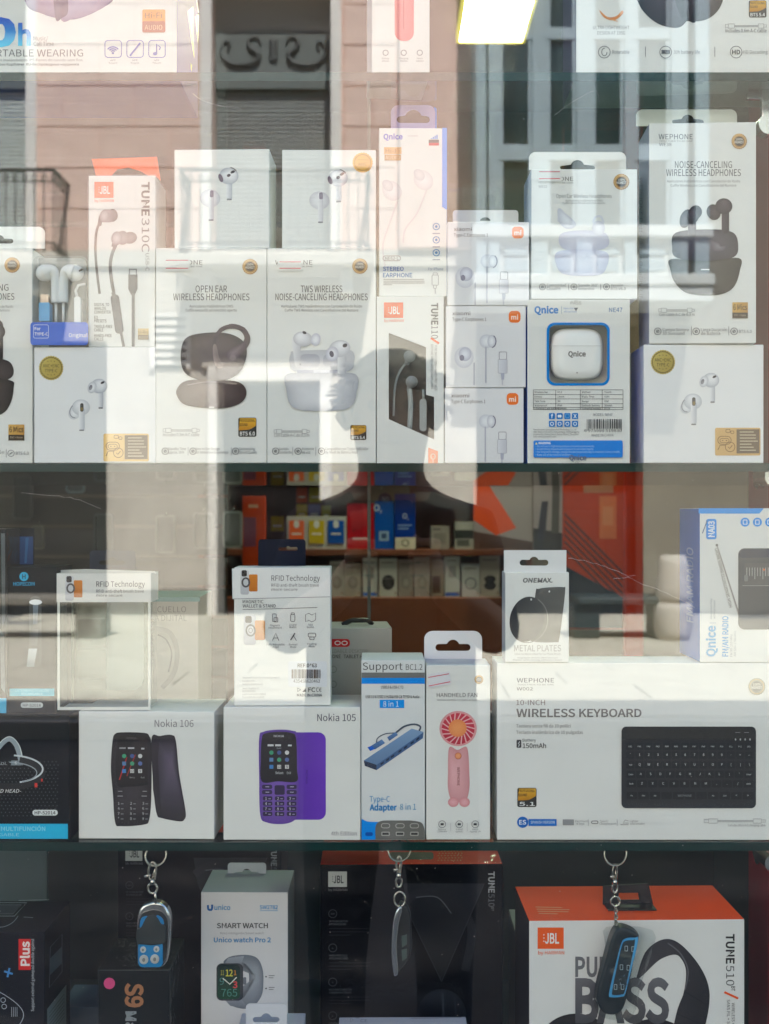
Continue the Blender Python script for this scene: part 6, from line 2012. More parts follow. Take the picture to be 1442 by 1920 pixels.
# -- keyboard carton
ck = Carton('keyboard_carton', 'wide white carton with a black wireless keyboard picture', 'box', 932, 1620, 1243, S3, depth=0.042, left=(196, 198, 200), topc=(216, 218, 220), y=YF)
f = ck.f
f.part('lettering').text('WEPHONE', 969, 1279.5, 8, (86, 88, 100), w=70, bold=.005).text('TOGETHER TO BE ONE', 970, 1285, 2.6, GR, w=69).text('W002', 969, 1294.5, 6, (80, 80, 84), w=30)
f.text('10-INCH', 968, 1322, 9.5, (120, 100, 98), w=54).text('WIRELESS KEYBOARD', 968, 1344, 14.5, (110, 106, 104), w=235, bold=.03)
f.text('Tastiera senza fili da 10 pollici', 968, 1364, 6, (110, 110, 112), w=102).text('Teclado inalámbrico de 10 pulgadas', 968, 1376, 6, (110, 110, 112), w=125)
f.text('Battery', 980, 1390.5, 5.6, (84, 84, 86), w=25).text('150mAh', 980, 1402.5, 8.6, (70, 70, 72), w=44, bold=.02)
f.part('feature_icon').rect(968.5, 1387, 977.5, 1402, (70, 70, 72), r=2).line([(974.5, 1390), (971.5, 1395), (974.5, 1395), (972, 1400)], 1.2, (226, 228, 228))
bts_badge(f, 970, 1477, 1006, 1513, '5.1', '')
f.poly(ell(980, 1541.5, 10.5), (8, 100, 186)).text('ES', 980, 1545.5, 8, (236, 240, 246), al='C', w=13, bold=.03).rect(991, 1535.5, 1043.5, 1548.5, (8, 106, 196)).text('SPANISH VERSION', 1017.5, 1544, 5, (206, 222, 240), al='C', w=45, bold=.01)
for x0, t in ((1079, ('Key Count', '78 keys')), (1124, ('Type-C', 'Charging port')), (1181, ('Lighter', 'And Smaller'))):
    f.text(t[0], x0, 1541, 3.6, (110, 110, 112)).text(t[1], x0, 1546, 3.6, (110, 110, 112))
f.rect(1055, 1536, 1076, 1547, (150, 150, 150)).line(rrect(1109, 1539, 1121, 1544, 2.5), 1.6, (130, 130, 130), closed=True).line([(1163, 1546), (1178, 1546), (1178, 1543), (1168, 1543), (1172, 1537), (1178, 1539)], 1.1, (130, 130, 130))
for x in (1103, 1157):
    f.line([(x, 1536), (x, 1548)], 1, (160, 160, 162))
cable_icon(f, 1320, 1435, 1539)
f.text('Includes 30cm A-C charging cable', 1435, 1549, 4, (110, 110, 112), al='R', w=70)
gold_seal(f, 1418.5, 1287, 16.5, ((186, 180, 160), (166, 158, 138)), (140, 136, 124))
f.part('keyboard_picture').poly(rrect(1165, 1362, 1417, 1515, 9), (38, 38, 42), (46, 48, 54))
f.part('key_pictures')
KC = (32, 33, 37)
rows = [(1172, 1398, 14, 17.1, 'ESC FN1 FN2 FN3 FN4 FN5 FN6 FN7 FN8 FN9 F10 F11 F12 DEL'.split()), (1172, 1414, 14, 17.1, list('`1234567890-=') + ['<-']), (1172, 1432, 14, 17.1, ['Tab'] + list('QWERTYUIOP[]\\')), (1172, 1449.5, 13, 18.4, ['Caps'] + list('ASDFGHJKL;\'') + ['Enter']), (1172, 1467, 12, 19.9, ['Shift'] + list('ZXCVBNM,./') + ['Shift']), (1172, 1489, 11, 21.7, ['Fn', 'Ctrl', 'Alt', '', '', '', '', 'Alt', 'Ctrl', '<', '>'])]
for x0, y, n, st, ks in rows:
    for k in range(n):
        x = x0 + 3 + st * k
        f.rect(x - 1.5, y - 5.5, x + st - 3.5, y + 8, KC, r=2)
        if ks[k]:
            f.text(ks[k], x + st * .38, y + 2.6, 4.4 if len(ks[k]) == 1 else 2.8, (206, 206, 208), al='C')
for x in (1377, 1386, 1395, 1404):
    f.poly(ell(x, 1385, 1.4, 2.2, n=8), (190, 190, 192))
f.line([(1376, 1372), (1386, 1372)], 1, (150, 150, 152)).line([(1393, 1372), (1402, 1372)], 1, (150, 150, 152)).text('WEPHONE', 1282, 1492, 4, (150, 150, 152), al='C', w=26)
ck.done()
# -- metal plate carton on top
c = Carton('plate_carton', 'small white hang carton with two black metal plates picture, standing on the keyboard carton', 'box', 947, 1067, 1073, ck.top, depth=0.024, y=YF - .001, left=(190, 190, 194))
f = c.f
f.part('maker_logo').text('ONEMAX.', 1008, 1092, 8, (100, 98, 100), al='C', w=56, bold=.04, slant=.15)
f.part('plate_picture')
f.poly(spl([(1004, 1112), (1010, 1104), (1034, 1101), (1056, 1101), (1060, 1106), (1054, 1160), (1048, 1200), (1042, 1204), (1000, 1203), (996, 1190)], True, 4), (74, 72, 72), (112, 110, 104), 60)
f.line(ell(990, 1162, 37, 43, 8, n=30, a0=-70, a1=120), 1.6, (130, 128, 124)); f.poly(ell(988, 1161, 32, 43, 14), (46, 46, 50), (92, 90, 90), 40)
f.poly(ell(1030, 1109, 1.6, 2, n=8), (226, 226, 226)).poly(ell(996, 1124, 1.6, 2, n=8), (226, 226, 226))
f.part('lettering').text('METAL PLATES', 1008, 1221, 11.5, (178, 176, 172), al='C', w=88, bold=.015).text('Universal Replacement for Car Phone Mount', 1008, 1228, 3.8, (160, 158, 156), al='C', w=86).text('Strong Magnetic adhesive for different phone cases', 1008, 1234.5, 2.6, (150, 148, 148), al='C', w=76).text('Plates with strong adhesive back', 1008, 1238.5, 2.6, (150, 148, 148), al='C', w=92)
c.done()
tab_plate(c, 945, 1031.5, 1062, 1074, 1, 1001.5, 1055, 54, 11, 9, 0.002, (226, 226, 226), t=0.0008)
# -- radio carton
c = Carton('radio_carton', 'white radio carton with blue side and upright blue lettering, standing on the keyboard carton', 'box', 1312, 1620, 953, ck.top, depth=0.062, left=(14, 104, 196), y=YF - .0005)
f = c.f
f.part('printed_graphic').poly([(1310, 953), (1432, 953), (1424, 963), (1310, 963)], (10, 148, 234))
f.rect(1324, 973, 1343.5, 1011, (4, 140, 228), r=4).text('NA03', 1339.5, 1007, 11, (232, 240, 248), rot=-90, w=30, bold=.045).line([(1317, 1000), (1326, 976)], 1.6, (60, 90, 130))
for x in (1397, 1420, 1443):
    f.poly(ell(x, 979, 8.5), (6, 142, 230)).line(rrect(x - 3.5, 975, x + 3.5, 983, 1), 1.5, (220, 236, 250), closed=True)
f.part('lettering').text('HIGH SENSITIVITY2 BANDS RADIO', 1373, 1138, 5.8, (126, 124, 122), rot=-104, w=114, bold=.02)
f.line([(1344, 1022), (1388, 1160)], [2, 3.4], (150, 146, 142)).line([(1343, 1022), (1383, 1150)], 1.2, (196, 194, 190)).poly(ell(1344, 1022, 2.4), (120, 118, 116))
f.text('Qnice', 1341, 1231, 16, (96, 166, 214), rot=-90, w=58, bold=.05).line([(1330, 1168), (1342, 1168)], 1, (150, 170, 190)).text('Have a nice time', 1335, 1160, 3.8, (140, 150, 160), rot=-90, w=38).text('with our brand', 1341, 1160, 3.8, (140, 150, 160), rot=-90, w=34)
f.text('FM/AM RADIO', 1365, 1231, 10.5, (86, 160, 216), rot=-90, w=76, bold=.03).text('FM 88-108 MHz', 1373, 1231, 4.4, (160, 166, 172), rot=-90, w=42).text('AM 530-1700 kHz', 1380, 1231, 4.4, (160, 166, 172), rot=-90, w=48)
f.part('radio_picture').poly(rrect(1384, 1028, 1640, 1180, 12), (74, 78, 84), (50, 54, 60), 0).poly([(1384, 1040), (1392, 1030), (1640, 1030), (1640, 1042), (1390, 1046)], (46, 54, 74))
f.rect(1396, 1056, 1640, 1096, (84, 86, 88)).line([(1392, 1098), (1640, 1098)], 1.2, (150, 150, 150))
for k in range(14):
    f.line([(1400 + 5 * k, 1064), (1400 + 5 * k, 1080 + (6 if k % 3 == 0 else 0))], 1, (190, 190, 190))
f.rect(1395, 1078, 1402, 1090, (120, 122, 124), r=2).poly(ell(1432, 1068, 2), (226, 110, 50))
c.done()
s = c.face('left')
s.part('lettering').text('FM/AM RADIO', 1300, 1168, 12, (110, 158, 214), rot=-90, w=140, slant=.25, bold=.02)
s.flush()

# ================================================================== LOWEST BAY
def jbl_carton(label, x0, x1, top, dark, y, yaw, depth=0.075, topc=(244, 52, 12), **kw):
    c = Carton('headphone_carton', label, 'box', x0, x1, top, S4, depth=depth, y=y, yaw=yaw, front=(11, 11, 17) if dark else (222, 222, 220), topc=topc, left=(24, 24, 34), right=(24, 24, 34), **kw)
    return c
def dark_jbl_print(c, ox, oy, k, faint=1.0):
    f = c.f
    X = lambda x: ox + (x - 600) * k
    Y = lambda y: oy + (y - 1620) * k
    G = (88, 90, 96)
    jbl(f, X(615.5), Y(1634), X(650.5), Y(1663), (196, 196, 196), (60, 60, 64), (110, 110, 116))
    f.text('TUNE', X(916), Y(1634), 11 * k, (170, 172, 178), rot=90, w=40 * k, bold=.045).text('510', X(916), Y(1676), 11 * k, (110, 112, 118), rot=90, w=24 * k).text('BT', X(921), Y(1701), 5 * k, (130, 130, 136), rot=90, w=7 * k)
    f.part('feature_icon')
    for i, y in enumerate((1713, 1777, 1841, 1904)):
        f.line(ell(X(624), Y(y), 7.5 * k), 1.1 * k, (74, 76, 82), closed=True).text('40H' if i == 0 else 'o', X(624), Y(y + 2), 3.4 * k, G, al='C')
        f.text(('UP TO 40H BATTERY', 'HANDS-FREE CALLS', 'MULTI-POINT CONNECTION', 'LIGHTWEIGHT')[i], X(617), Y(y + 16), 3.6 * k, G, w=(36, 34, 42, 30)[i] * k, bold=.02).text(('AUTONOMIE DE 40H', 'APPELS MAINS LIBRES', 'CONNEXION MULTIPOINTS', 'FOLDABLE')[i], X(617), Y(y + 21.5), 3.6 * k, G, w=(32, 36, 42, 26)[i] * k, bold=.02)
        for j in range(3):
            f.line([(X(617), Y(y + 28 + 6 * j)), (X(617 + (76, 76, 40)[j]), Y(y + 28 + 6 * j))], 1.1 * k, (36, 36, 44))
    f.part('headphone_picture')
    f.poly([(X(765), Y(1712)), (X(828), Y(1840)), (X(908), Y(1656)), (X(756), Y(1656))], (28, 30, 40), (10, 12, 18))
    f.line([(X(x), Y(y)) for x, y in spl([(758, 1690), (800, 1670), (850, 1690), (884, 1740), (872, 1820)])], 16 * k, (40, 40, 50), c2=(16, 18, 26))
    f.line([(X(x), Y(y)) for x, y in spl([(780, 1682), (820, 1682), (846, 1712)])], 2 * k, (92, 96, 106))
    f.line([(X(768), Y(1716)), (X(828), Y(1840))], 1.2 * k, (54, 56, 64)).line([(X(828), Y(1840)), (X(908), Y(1656))], 1.2 * k, (54, 56, 64))
    f.poly([(X(x), Y(y)) for x, y in ell(828, 1902, 46, 48)], (26, 30, 40), (14, 16, 24))
    f.line([(X(830), Y(1862)), (X(832), Y(1920))], 5 * k, (44, 50, 60)).line([(X(852), Y(1868)), (X(856), Y(1916))], 3 * k, (40, 46, 56))
    c.done()
cd = jbl_carton('black headphone carton with red top and wedge shaped picture, middle of the lowest bay', 601, 942, 1620, True, .17, 0)
dark_jbl_print(cd, 600, 1620, 1.0)
s = cd.face('top')
s.part('top_print')
s.poly(rrect(730, 1598, 813, 1612, 5), (22, 16, 18))
for i in range(5):
    for j in range(8):
        s.poly(ell(822 + 6 * j + 2 * (i % 2), 1596 + 4.6 * i, 1.4, 1.1, n=6), (222, 130, 60))
s.line([(880, 1592), (915, 1592)], 3, (160, 60, 30))
s.flush()
cd.wrap()
cd2 = jbl_carton('black headphone carton standing back behind the smart watch carton', 221, 527, 1560, True, .30, 0)
dark_jbl_print(cd2, 221, 1575, .91)
cw = jbl_carton('white headphone carton with orange top, black headband picture and hang strap', 992, 1396, 1725, False, .13, 1.2, depth=0.085, topc=(250, 74, 12))
f = cw.f
jbl(f, 1008, 1739, 1057, 1779)
f.text('TUNE', 1361.5, 1751, 15, (36, 36, 40), rot=90, w=56, bold=.045).text('510', 1361.5, 1810, 15, (70, 70, 74), rot=90, w=38).text('BT', 1371, 1849, 7, (50, 50, 54), rot=90, w=9, bold=.03)
f.line([(1358, 1860), (1384, 1872)], 4, (236, 84, 24)).text('WIRELESS + PURE BASS SOUND', 1372, 1880, 5.5, (80, 80, 82), rot=90, w=110, bold=.01).text('SANS FIL + SON PURE BASS', 1363, 1874, 5.5, (80, 80, 82), rot=90, w=100, bold=.01)
f.part('headphone_picture')
outer = spl([(1194, 1830), (1210, 1785), (1240, 1762), (1270, 1766), (1304, 1800), (1326, 1840), (1330, 1880), (1318, 1935), (1290, 1990)], n=6)
inner = spl([(1250, 1990), (1268, 1900), (1282, 1860), (1286, 1820), (1276, 1796), (1262, 1790), (1236, 1800), (1210, 1824), (1190, 1842)], n=6)
f.poly(outer + inner, (66, 64, 70), (30, 30, 36), 20)
f.line(spl([(1252, 1768), (1276, 1788), (1290, 1820), (1284, 1856)]), 2.4, (96, 94, 100)).line([(1282, 1858), (1326, 1884)], 1.2, (22, 22, 26)).line([(1268, 1900), (1320, 1922)], 1.2, (22, 22, 26))
f.blob(ell(1080, 1960, 70, 60), (40, 40, 44), (22, 22, 26)); f.blob(ell(1226, 1958, 66, 48), (46, 46, 52), (24, 24, 28))
f.part('lettering').text('PURE', 1078.5, 1830, 35, (112, 112, 116), w=84, bold=.04).text('BASS', 1078.5, 1914, 76, (104, 104, 110), w=176, bold=.05, c2=(72, 72, 78)).text('WIRELESS', 1078, 1966, 36, (104, 104, 110), w=176, bold=.04)
cw.done()
s = cw.face('top')
s.part('top_print')
for k, wd in enumerate((50, 62, 58, 36)):
    s.line([(1004 + k * 2, 1701 + 4 * k), (1004 + k * 2 + wd, 1702 + 4 * k)], 1.5, (236, 140, 100))
s.flush()
# black strap on top of the carton
q = [s.at(u, v) for u, v in ((1128, 1692), (1228, 1700))]
yy = (q[0].y + q[1].y) / 2
bm = plate_bm([(q[0].x, cw.h), (q[1].x, cw.h), (q[1].x - .004, cw.h + .018), (q[0].x, cw.h + .016)], [[(q[0].x + .013, cw.h + .004), (q[1].x - .012, cw.h + .004), (q[1].x - .013, cw.h + .010), (q[0].x + .014, cw.h + .010)]], yy, yy + .001)
bm_obj('hang_strap', bm, mat('strap_black', (24, 22, 30), 0.5), cw.root)
box('strap_foot', q[0].x + .001, q[1].x - .001, yy - .016, yy, cw.h + .0002, cw.h + .0010, mat('strap_black', (24, 22, 30), 0.5), cw.root)
# pale carton corner beside it
c = Carton('grey_carton', 'plain grey carton corner seen left of the orange topped carton', 'box', 966, 1000, 1748, S4, depth=0.06, y=.24, front=(120, 122, 128), topc=(140, 142, 150)); c.done()
# smart watch carton
c = Carton('watch_carton', 'white smart watch carton with blue lettering and slotted hang tab', 'box', 377, 540, 1673, S4, depth=0.06, y=.16, front=(206, 206, 210), topc=(160, 168, 184), right=(120, 124, 132))
f = c.f
f.part('maker_logo').text('unico', 402, 1706, 9, (64, 132, 186), w=30, bold=.03).line(spl([(390, 1697), (391, 1705), (397, 1705), (398, 1696)]), 4, (40, 96, 160))
f.part('lettering').text('SW2782', 487, 1704.5, 7, (84, 152, 206), w=34, bold=.03).line([(487, 1707.5), (521, 1707.5)], 1, (84, 152, 206))
f.text('SMART WATCH', 454.5, 1740, 9, (74, 74, 78), al='C', w=96, bold=.03).text('Reloj inteligente/Smart watch', 454, 1751.5, 4, (140, 140, 144), al='C', w=82).text('Unico watch Pro 2', 454.5, 1766.5, 8.5, (56, 128, 184), al='C', w=107, bold=.03)
f.part('watch_picture')
f.blob(spl([(420, 1806), (430, 1794), (460, 1790), (482, 1796), (492, 1815), (494, 1840), (490, 1868), (470, 1890), (440, 1888), (424, 1874), (440, 1876), (456, 1872), (466, 1850), (466, 1822), (456, 1804)], True, 4), (150, 156, 166), (104, 110, 122), 480, 1830)
f.poly([(418, 1812), (428, 1796), (458, 1792), (452, 1810)], (150, 156, 166), (120, 126, 138))
f.poly([(418, 1870), (452, 1872), (466, 1890), (432, 1886)], (140, 146, 158), (110, 116, 128))
f.poly(rrect(406, 1806, 456, 1876, 10), (60, 62, 70)).poly(rrect(408, 1808, 450, 1873, 8), (18, 40, 40), (22, 70, 50))
f.rect(456, 1832, 462, 1846, (110, 114, 124), r=2)
f.text('12', 430, 1830, 12, (206, 200, 70), al='C', w=13, bold=.03).text('11', 417, 1828, 9, (190, 180, 60), al='C', w=6).text('1', 441, 1828, 9, (226, 150, 40), al='C').text('9', 416, 1846, 13, (70, 130, 130), al='C').text('3', 441, 1852, 12, (220, 70, 80), al='C', bold=.03).text('765', 430, 1868, 14, (76, 136, 126), al='C', w=30)
f.line([(418, 1834), (431, 1845), (444, 1832)], 2, (226, 230, 226))
f.part('feature_icon')
for y in (1831, 1853):
    f.poly(ell(499, y, 1.6, n=8), (80, 80, 84)).line([(504, y - 2), (515, y - 2)], 1.6, (130, 130, 134)).line([(504, y + 2), (513, y + 2)], 1.6, (130, 130, 134))
c.done()
tab_plate(c, 427, 1618, 499, 1660, 6, 462.5, 1640, 48, 10, 9, 0.050, (196, 200, 210), t=0.0009)
# small carton with hang tab in front of it at the frame foot
c = Carton('small_carton', 'small white carton with a hang tab at the foot of the smart watch carton', 'box', 446, 569, 1928, S4, depth=0.028, y=.125, front=(186, 190, 200)); c.done()
tab_plate(c, 461, 1882, 538, 1925, 8, 499, 1912, 50, 10, 10, 0.0005, (206, 208, 216), t=0.0008)
# white carton at the frame foot with small marks
c = Carton('small_carton', 'low white carton with small recycling marks at the foot of the black carton', 'box', 634, 880, 1944, S4, depth=0.036, y=.118, front=(190, 194, 206), topc=(196, 199, 210))
c.done()
s = c.face('top')
s.part('lettering').text('CE', 676, 1917, 5.5, (130, 132, 142), w=13).line(ell(659, 1913, 4, n=3), 1.2, (130, 132, 142), closed=True).line([(668, 1909), (674, 1909)], 1.4, (130, 132, 142)).line([(770, 1910), (865, 1908)], 1.6, (150, 154, 168))
s.flush()
# black carton with a copper code and pink dot
c = Carton('speaker_carton', 'black carton with copper characters and a round pink sticker', 'box', 184, 318, 1818, S4, depth=0.07, y=.14, front=(22, 28, 32), topc=(22, 28, 32), right=(44, 50, 54), yaw=0)
f = c.f
f.part('lettering').text('S9', 236, 1843, 31, (176, 120, 84), rot=90, w=46, bold=.05).text('Max', 236, 1896, 19, (150, 156, 160), rot=90, w=50, bold=.04)
f.line([(185, 1819), (318, 1819)], 1.2, (70, 78, 80))
c.done()
c.plate('pink_sticker', ell(205, 1844, 10.5), y=-0.0004, t=0.0002, color=(226, 84, 140))
c.wrap()
# black game console carton at the left
c = Carton('console_carton', 'black game console carton with a red label and white upright lettering', 'box', -180, 84, 1748, S4, depth=0.075, y=.13, front=(16, 20, 30), topc=(18, 24, 34), right=(14, 18, 26))
f = c.f
f.part('lettering').rect(35, 1760.5, 58, 1818.5, (206, 32, 32)).text('Plus', 55, 1811, 15.5, (238, 226, 224), rot=-90, w=46, bold=.045)
f.line([(8, 1821), (24, 1826)], 3.6, (70, 140, 206)).line([(18, 1815), (14, 1832)], 3.6, (70, 140, 206))
f.text('Support external gamepad double against', 64, 1896, 5.5, (190, 196, 204), rot=-90, w=136)
f.part('console_drawing').line(spl([(-20, 1850), (10, 1866), (34, 1884), (44, 1900), (40, 1916), (24, 1936)]), 1.3, (170, 178, 190))
for x, y in ((6, 1875), (8, 1887)):
    f.line(ell(x, y, 4.4), 1.1, (170, 178, 190), closed=True)
for k in range(4):
    f.line([(22 + 3.4 * k, 1888), (22 + 3.4 * k, 1906)], 1, (150, 158, 170))
c.done()
s = c.face('top')
s.part('console_drawing').line([(-20, 1693), (50, 1693), (27, 1718), (-30, 1718)], 1.3, (150, 160, 172), closed=True).line([(-20, 1697), (40, 1697), (24, 1714), (-30, 1714)], 1.1, (120, 130, 142), closed=True)
s.poly([(-20, 1698), (38, 1698), (23, 1713), (-30, 1713)], (34, 44, 58)).line([(35, 1689), (92, 1687)], 1.1, (130, 140, 150)).line([(44, 1720), (62, 1721)], 1.1, (130, 140, 150)).line(spl([(34, 1718), (24, 1730), (8, 1738), (-10, 1739)]), 1.2, (150, 160, 172))
s.flush()
s = c.face('right')
s.part('side_print_and_glint').line([(94, 1776), (116, 1752), (116, 1822), (92, 1852)], 1.1, (84, 96, 108), closed=True).poly([(93, 1798), (116, 1774), (116, 1806), (92, 1830)], (74, 88, 96)).poly([(88, 1892), (124, 1846), (124, 1930), (88, 1960)], (120, 134, 136))
for k in range(7):
    s.line([(92, 1900 + 7 * k), (120, 1864 + 7 * k)], 1.0, (60, 68, 72))
s.flush()
# pale card lying behind on the case floor
c = Carton('grey_carton', 'low blue grey carton between the console carton and the copper lettered carton', 'box', 112, 196, 1888, S4, depth=0.05, y=.25, front=(96, 112, 132)); c.done()
c = Carton('board_offcut', 'pale blue grey upright board in the far corner behind the console carton', 'board', -160, 88, 1560, S4, depth=0.006, y=.42, front=(74, 88, 92)); c.done()

# ================================================================== KEY FOBS hanging under the third shelf
M_STEEL = mat('nickel_steel', (196, 190, 180), 0.22, 1.0)
def fob(name, label, u, ring_v, ring_r, y=.115):
    s = (y - CY) / FP
    zt = S3 - ST
    rt = empty(name, P3(u, ring_v, y))
    tag(rt, label, 'remote control', 'key fobs hung under the third shelf')
    px = lambda a, b, dy=0.0: ((a - u) * s, dy, -(b - ring_v) * s)
    # split ring
    bm = bmesh.new()
    bm_tube(bm, [((ring_r * math.cos(t * math.pi / 18)) * s, 0.003 * math.sin(t * math.pi / 18 + 1), ring_r * math.sin(t * math.pi / 18) * s) for t in range(36)], 0.00075, 8, True)
    bm_tube(bm, [((ring_r * math.cos(t * math.pi / 18)) * s * .985, 0.0013 + 0.003 * math.sin(t * math.pi / 18 + 1), ring_r * math.sin(t * math.pi / 18) * s * .985) for t in range(30)], 0.00075, 8)
    bm_obj('split_ring', bm, M_STEEL, rt, True)
    # suction hook under the shelf
    top = zt - (CZ - (ring_v - CV) / FP * (y - CY))
    bm = bmesh.new()
    bm_tube(bm, [(0, 0, top - .0002), (0, 0, top - .0025), (0, 0, top - .0035)], [.0075, .006, .003], 16)
    bm_tube(bm, [(0, 0, top - .003), (0, .002, ring_r * s + .001), (0, -.002, ring_r * s - .003), (0, -.003, ring_r * s + .001)], .0009, 6)
    bm_obj('suction_hook', bm, glass_mat('suction_rubber', (150, 190, 200), 1.4, rough=.1), rt, True)
    return rt, px, s
def clasp(rt, px, u, v0, v1, wd=15):
    bm = bmesh.new()
    bm_tube(bm, [px(a, b) for a, b in spl([(u - wd * .35, v0 + (v1 - v0) * .55), (u - wd * .55, v0 + (v1 - v0) * .28), (u - wd * .1, v0), (u + wd * .5, v0 + (v1 - v0) * .12), (u + wd * .3, v0 + (v1 - v0) * .55)], n=5)], .00095, 7)
    bm_tube(bm, [px(u + wd * .45, v0 + (v1 - v0) * .14, .0008), px(u - wd * .1, v0 + (v1 - v0) * .56, .0008)], .0008, 7)
    bm_tube(bm, [px(u - wd * 1.1, v0 + (v1 - v0) * .45), px(u - wd * .2, v0 + (v1 - v0) * .40)], [.0016, .0009], 7)
    bm_tube(bm, [px(u, v0 + (v1 - v0) * .52), px(u, v0 + (v1 - v0) * .70)], [.0020, .0026], 9)
    bm_tube(bm, [px(a, b) for a, b in ell(u, v0 + (v1 - v0) * .82, wd * .62, (v1 - v0) * .17, n=16)], .0010, 7, True)
    bm_obj('lobster_clasp', bm, M_STEEL, rt, True)
def slab_fob(outer, y0, y1, bev, name, m, rt, rot=None):
    bm = plate_bm(outer, (), y0, y1)
    es = [e for e in bm.edges if e.calc_length() > 0 and len(e.link_faces) == 2 and e.calc_face_angle(0) > 0.8]
    bmesh.ops.bevel(bm, geom=es, offset=bev, segments=3, affect='EDGES', profile=.5)
    o = bm_obj(name, bm, m, rt, False)
    return o
# blue and chrome fob
rt, px, s = fob('remote_fob', 'chrome edged key fob with blue face and four silver buttons', 292, 1604, 18.5)
clasp(rt, px, 286, 1617, 1676, 14)
tube('link', [px(291, 1672), px(292, 1694)], .0011, M_STEEL, rt, 7)
q2 = lambda L: [(a, c_) for a, b, c_ in (px(u, v) for u, v in L)]
shape = spl([(257, 1724), (264, 1702), (278, 1694), (292, 1692), (308, 1698), (318, 1716), (319, 1750), (316, 1790), (310, 1808), (296, 1816), (270, 1816), (256, 1804), (255, 1770)], True, 5)
slab_fob(q2(shape), .000, .010, .0018, 'chrome_shell', M_CHROME, rt)
sh_in = [(288 + (u - 288) * .90 - .5, 1760 + (v - 1760) * .83 + 2) for u, v in shape]
slab_fob(q2(sh_in), -.0012, .0005, .0006, 'black_frame', mat('fob_black', (20, 24, 28), 0.3), rt)
slab_fob(q2(rrect(260, 1764, 306, 1812, 9)), -.0018, -.0011, .0002, 'blue_keypad', mat('fob_blue', (10, 128, 190), 0.3), rt)
slab_fob(q2(spl([(263, 1738), (265, 1722), (272, 1717), (277, 1718), (270, 1732)], True, 4)), -.0018, -.0011, .0002, 'blue_inlay', mat('fob_blue', (10, 128, 190), 0.3), rt)
slab_fob(q2(spl([(308, 1732), (306, 1722), (299, 1716), (294, 1716), (300, 1728)], True, 4)), -.0018, -.0011, .0002, 'blue_inlay', mat('fob_blue', (10, 128, 190), 0.3), rt)
slab_fob(q2(spl([(258, 1766), (258, 1742), (266, 1736), (276, 1718), (288, 1714), (297, 1720), (304, 1732), (312, 1738), (311, 1764), (290, 1770), (272, 1769)], True, 4)), -.0030, -.0012, .0007, 'slide_cover', mat('fob_cover', (34, 42, 46), 0.45), rt)
M_BTN = mat('silver_button', (206, 208, 206), 0.35, 0.5)
for u, v, r_ in ((269.5, 1778.5, 5.6), (294.5, 1777.5, 5.6), (271, 1797, 8.4), (291.5, 1796, 8.4)):
    bt = slab_fob(q2(ell(u, v, r_, r_ * 1.05, n=24)), -.0030, -.0018, .0005, 'button', M_BTN, rt)
    slab_fob(q2(ell(u, v, r_ * .35, r_ * .45, n=10)), -.0034, -.0030, .0001, 'button_mark', mat('button_mark', (130, 134, 132), 0.4), bt)
# narrow black and chrome fob, seen from its edge
rt, px, s = fob('remote_fob', 'narrow black key fob seen edge on with a bright chrome side', 749, 1593, 21)
clasp(rt, px, 748, 1606, 1664, 9)
q2 = lambda L: [(a, c_) for a, b, c_ in (px(u, v) for u, v in L)]
tube('link', [px(a, b) for a, b in ell(749.5, 1686, 10.5, 14, n=20)], .0008, M_STEEL, rt, 7, True)
slab_fob(q2(spl([(749, 1700), (756, 1698), (766, 1706), (771, 1730), (771, 1780), (766, 1800), (752, 1818), (744, 1820), (742, 1780), (743, 1730)], True, 5)), .000, .012, .0016, 'black_shell', mat('fob_black', (20, 24, 28), 0.3), rt)
slab_fob(q2(spl([(738, 1722), (744, 1704), (752, 1698), (754, 1706), (748, 1730), (744, 1770), (747, 1818), (743, 1827), (738, 1824), (734, 1790), (735, 1750)], True, 5)), -.003, .006, .0012, 'chrome_side', M_CHROME, rt)
for v0 in (1752, 1778):
    slab_fob(q2([(753, v0 + 3), (763, v0), (763, v0 + 18), (754, v0 + 24)]), -.0008, .0002, .0002, 'button', mat('fob_button_grey', (70, 84, 80), 0.4), rt)
# bagged fob with blue outline
rt, px, s = fob('remote_fob', 'dark key fob with a light blue outline wrapped in a clear bag, tilted', 1154, 1600, 22)
clasp(rt, px, 1153, 1621, 1674, 8)
q2 = lambda L: [(a, c_) for a, b, c_ in (px(u, v) for u, v in L)]
tube('link', [px(a, b) for a, b in ell(1154, 1690, 8.5, 9, n=20)], .0008, M_STEEL, rt, 7, True)
bm = bmesh.new()
for k in range(6):
    v = 1702 + 6 * k
    bm_tube(bm, [px(a, b, (.0008 if k % 2 else -.0008)) for a, b in ell(1154 + (k % 2) * 1.5, v, 2.6 if k % 2 else 1.2, 4.2, n=10)], .0006, 5, True)
bm_obj('chain', bm, M_STEEL, rt, True)
body_p = spl([(1160, 1742), (1178, 1742), (1196, 1752), (1198, 1764), (1184, 1830), (1174, 1880), (1162, 1900), (1144, 1904), (1128, 1896), (1120, 1866), (1134, 1810), (1148, 1760)], True, 5)
slab_fob(q2(body_p), .000, .014, .0022, 'dark_shell', mat('fob_teal_black', (22, 34, 42), 0.35), rt)
face_p = spl([(1172, 1760), (1190, 1758), (1196, 1762), (1182, 1822), (1172, 1862), (1164, 1868), (1146, 1869), (1142, 1862), (1152, 1818), (1164, 1772)], True, 5)
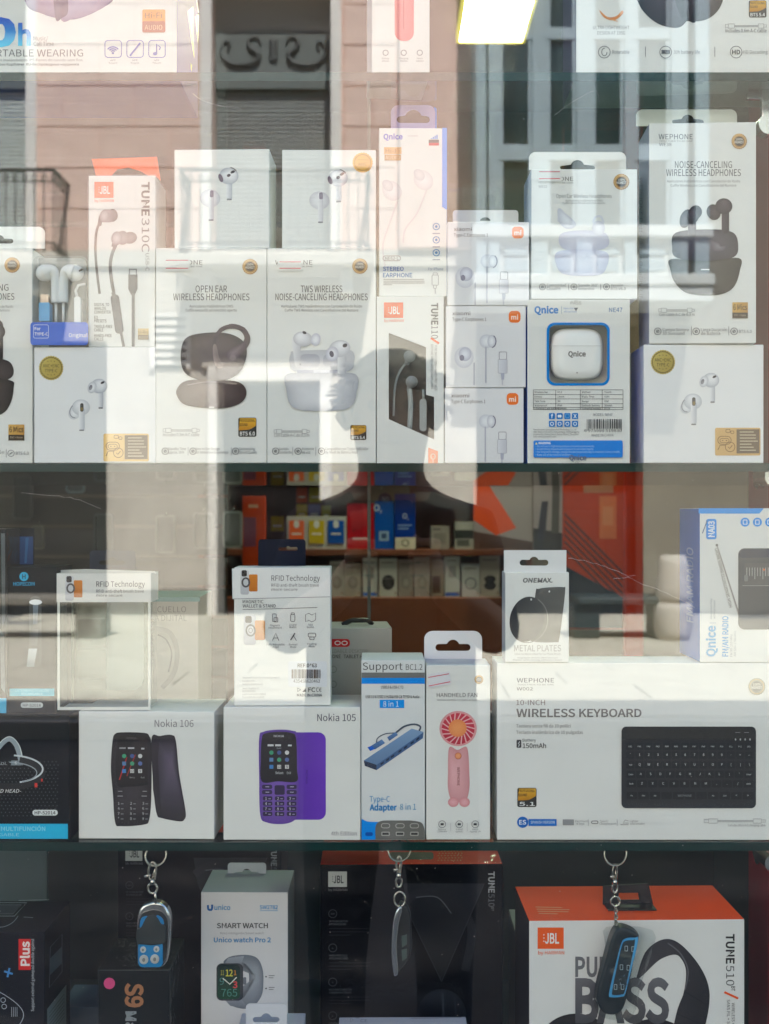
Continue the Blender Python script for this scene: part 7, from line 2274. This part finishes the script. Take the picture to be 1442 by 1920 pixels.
cx_ = sum(p[0] for p in face_p) / len(face_p); cy_ = sum(p[1] for p in face_p) / len(face_p)
inn = [(cx_ + (u - cx_) * .80, cy_ + (v - cy_) * .93) for u, v in face_p]
bm = plate_bm(q2(face_p), [q2(inn)], -.0010, .0003)
bm_obj('blue_outline', bm, mat('fob_sky_blue', (70, 160, 214), 0.35), rt)
slab_fob(q2(inn), -.0005, .0003, .0001, 'key_face', mat('fob_face', (30, 44, 52), 0.35), rt)
M_MK = mat('fob_mark', (176, 190, 194), 0.4)
for (u, v) in ((1174, 1778), (1187, 1779), (1165, 1813), (1178, 1814), (1154, 1850), (1167, 1850)):
    bm = plate_bm(q2(rrect(u - 3, v - 5, u + 3, v + 5, 1)), [q2(rrect(u - 2.1, v - 4.1, u + 2.1, v + 4.1, .6))], -.0008, -.0005)
    bm_obj('key_mark', bm, M_MK, rt)
# crinkled clear bag round it
bm = bmesh.new()
random.seed(11)
N1, N2 = 28, 16
bag = [(1140, 1744), (1228, 1750), (1224, 1800), (1206, 1850), (1196, 1900), (1178, 1920), (1130, 1914), (1116, 1880), (1124, 1830), (1138, 1780)]
bp = spl(bag, True, 3)
bx = sum(p[0] for p in bp) / len(bp); by = sum(p[1] for p in bp) / len(bp)
for sgn, base in ((-1, -.0025), (1, .0165)):
    rings = []
    for k in range(1, 7):
        t = k / 6
        rings.append([bm.verts.new(px(bx + (u - bx) * t, by + (v - by) * t, base * (1 - t ** 3) + .007 * t ** 3 + random.uniform(-.0011, .0011) * (1 if k < 6 else .3))) for u, v in bp])
    ce = bm.verts.new(px(bx, by, base))
    n = len(bp)
    for j in range(n):
        bm.faces.new((ce, rings[0][j], rings[0][(j + 1) % n]))
        for a, b in zip(rings, rings[1:]):
            bm.faces.new((a[j], a[(j + 1) % n], b[(j + 1) % n], b[j]))
bm_obj('clear_bag', bm, glass_mat('bag_film', (246, 248, 248), 1.35, rough=.08), rt, True)

bpy.data.objects.remove(_fo)
bpy.data.curves.remove(_fc)
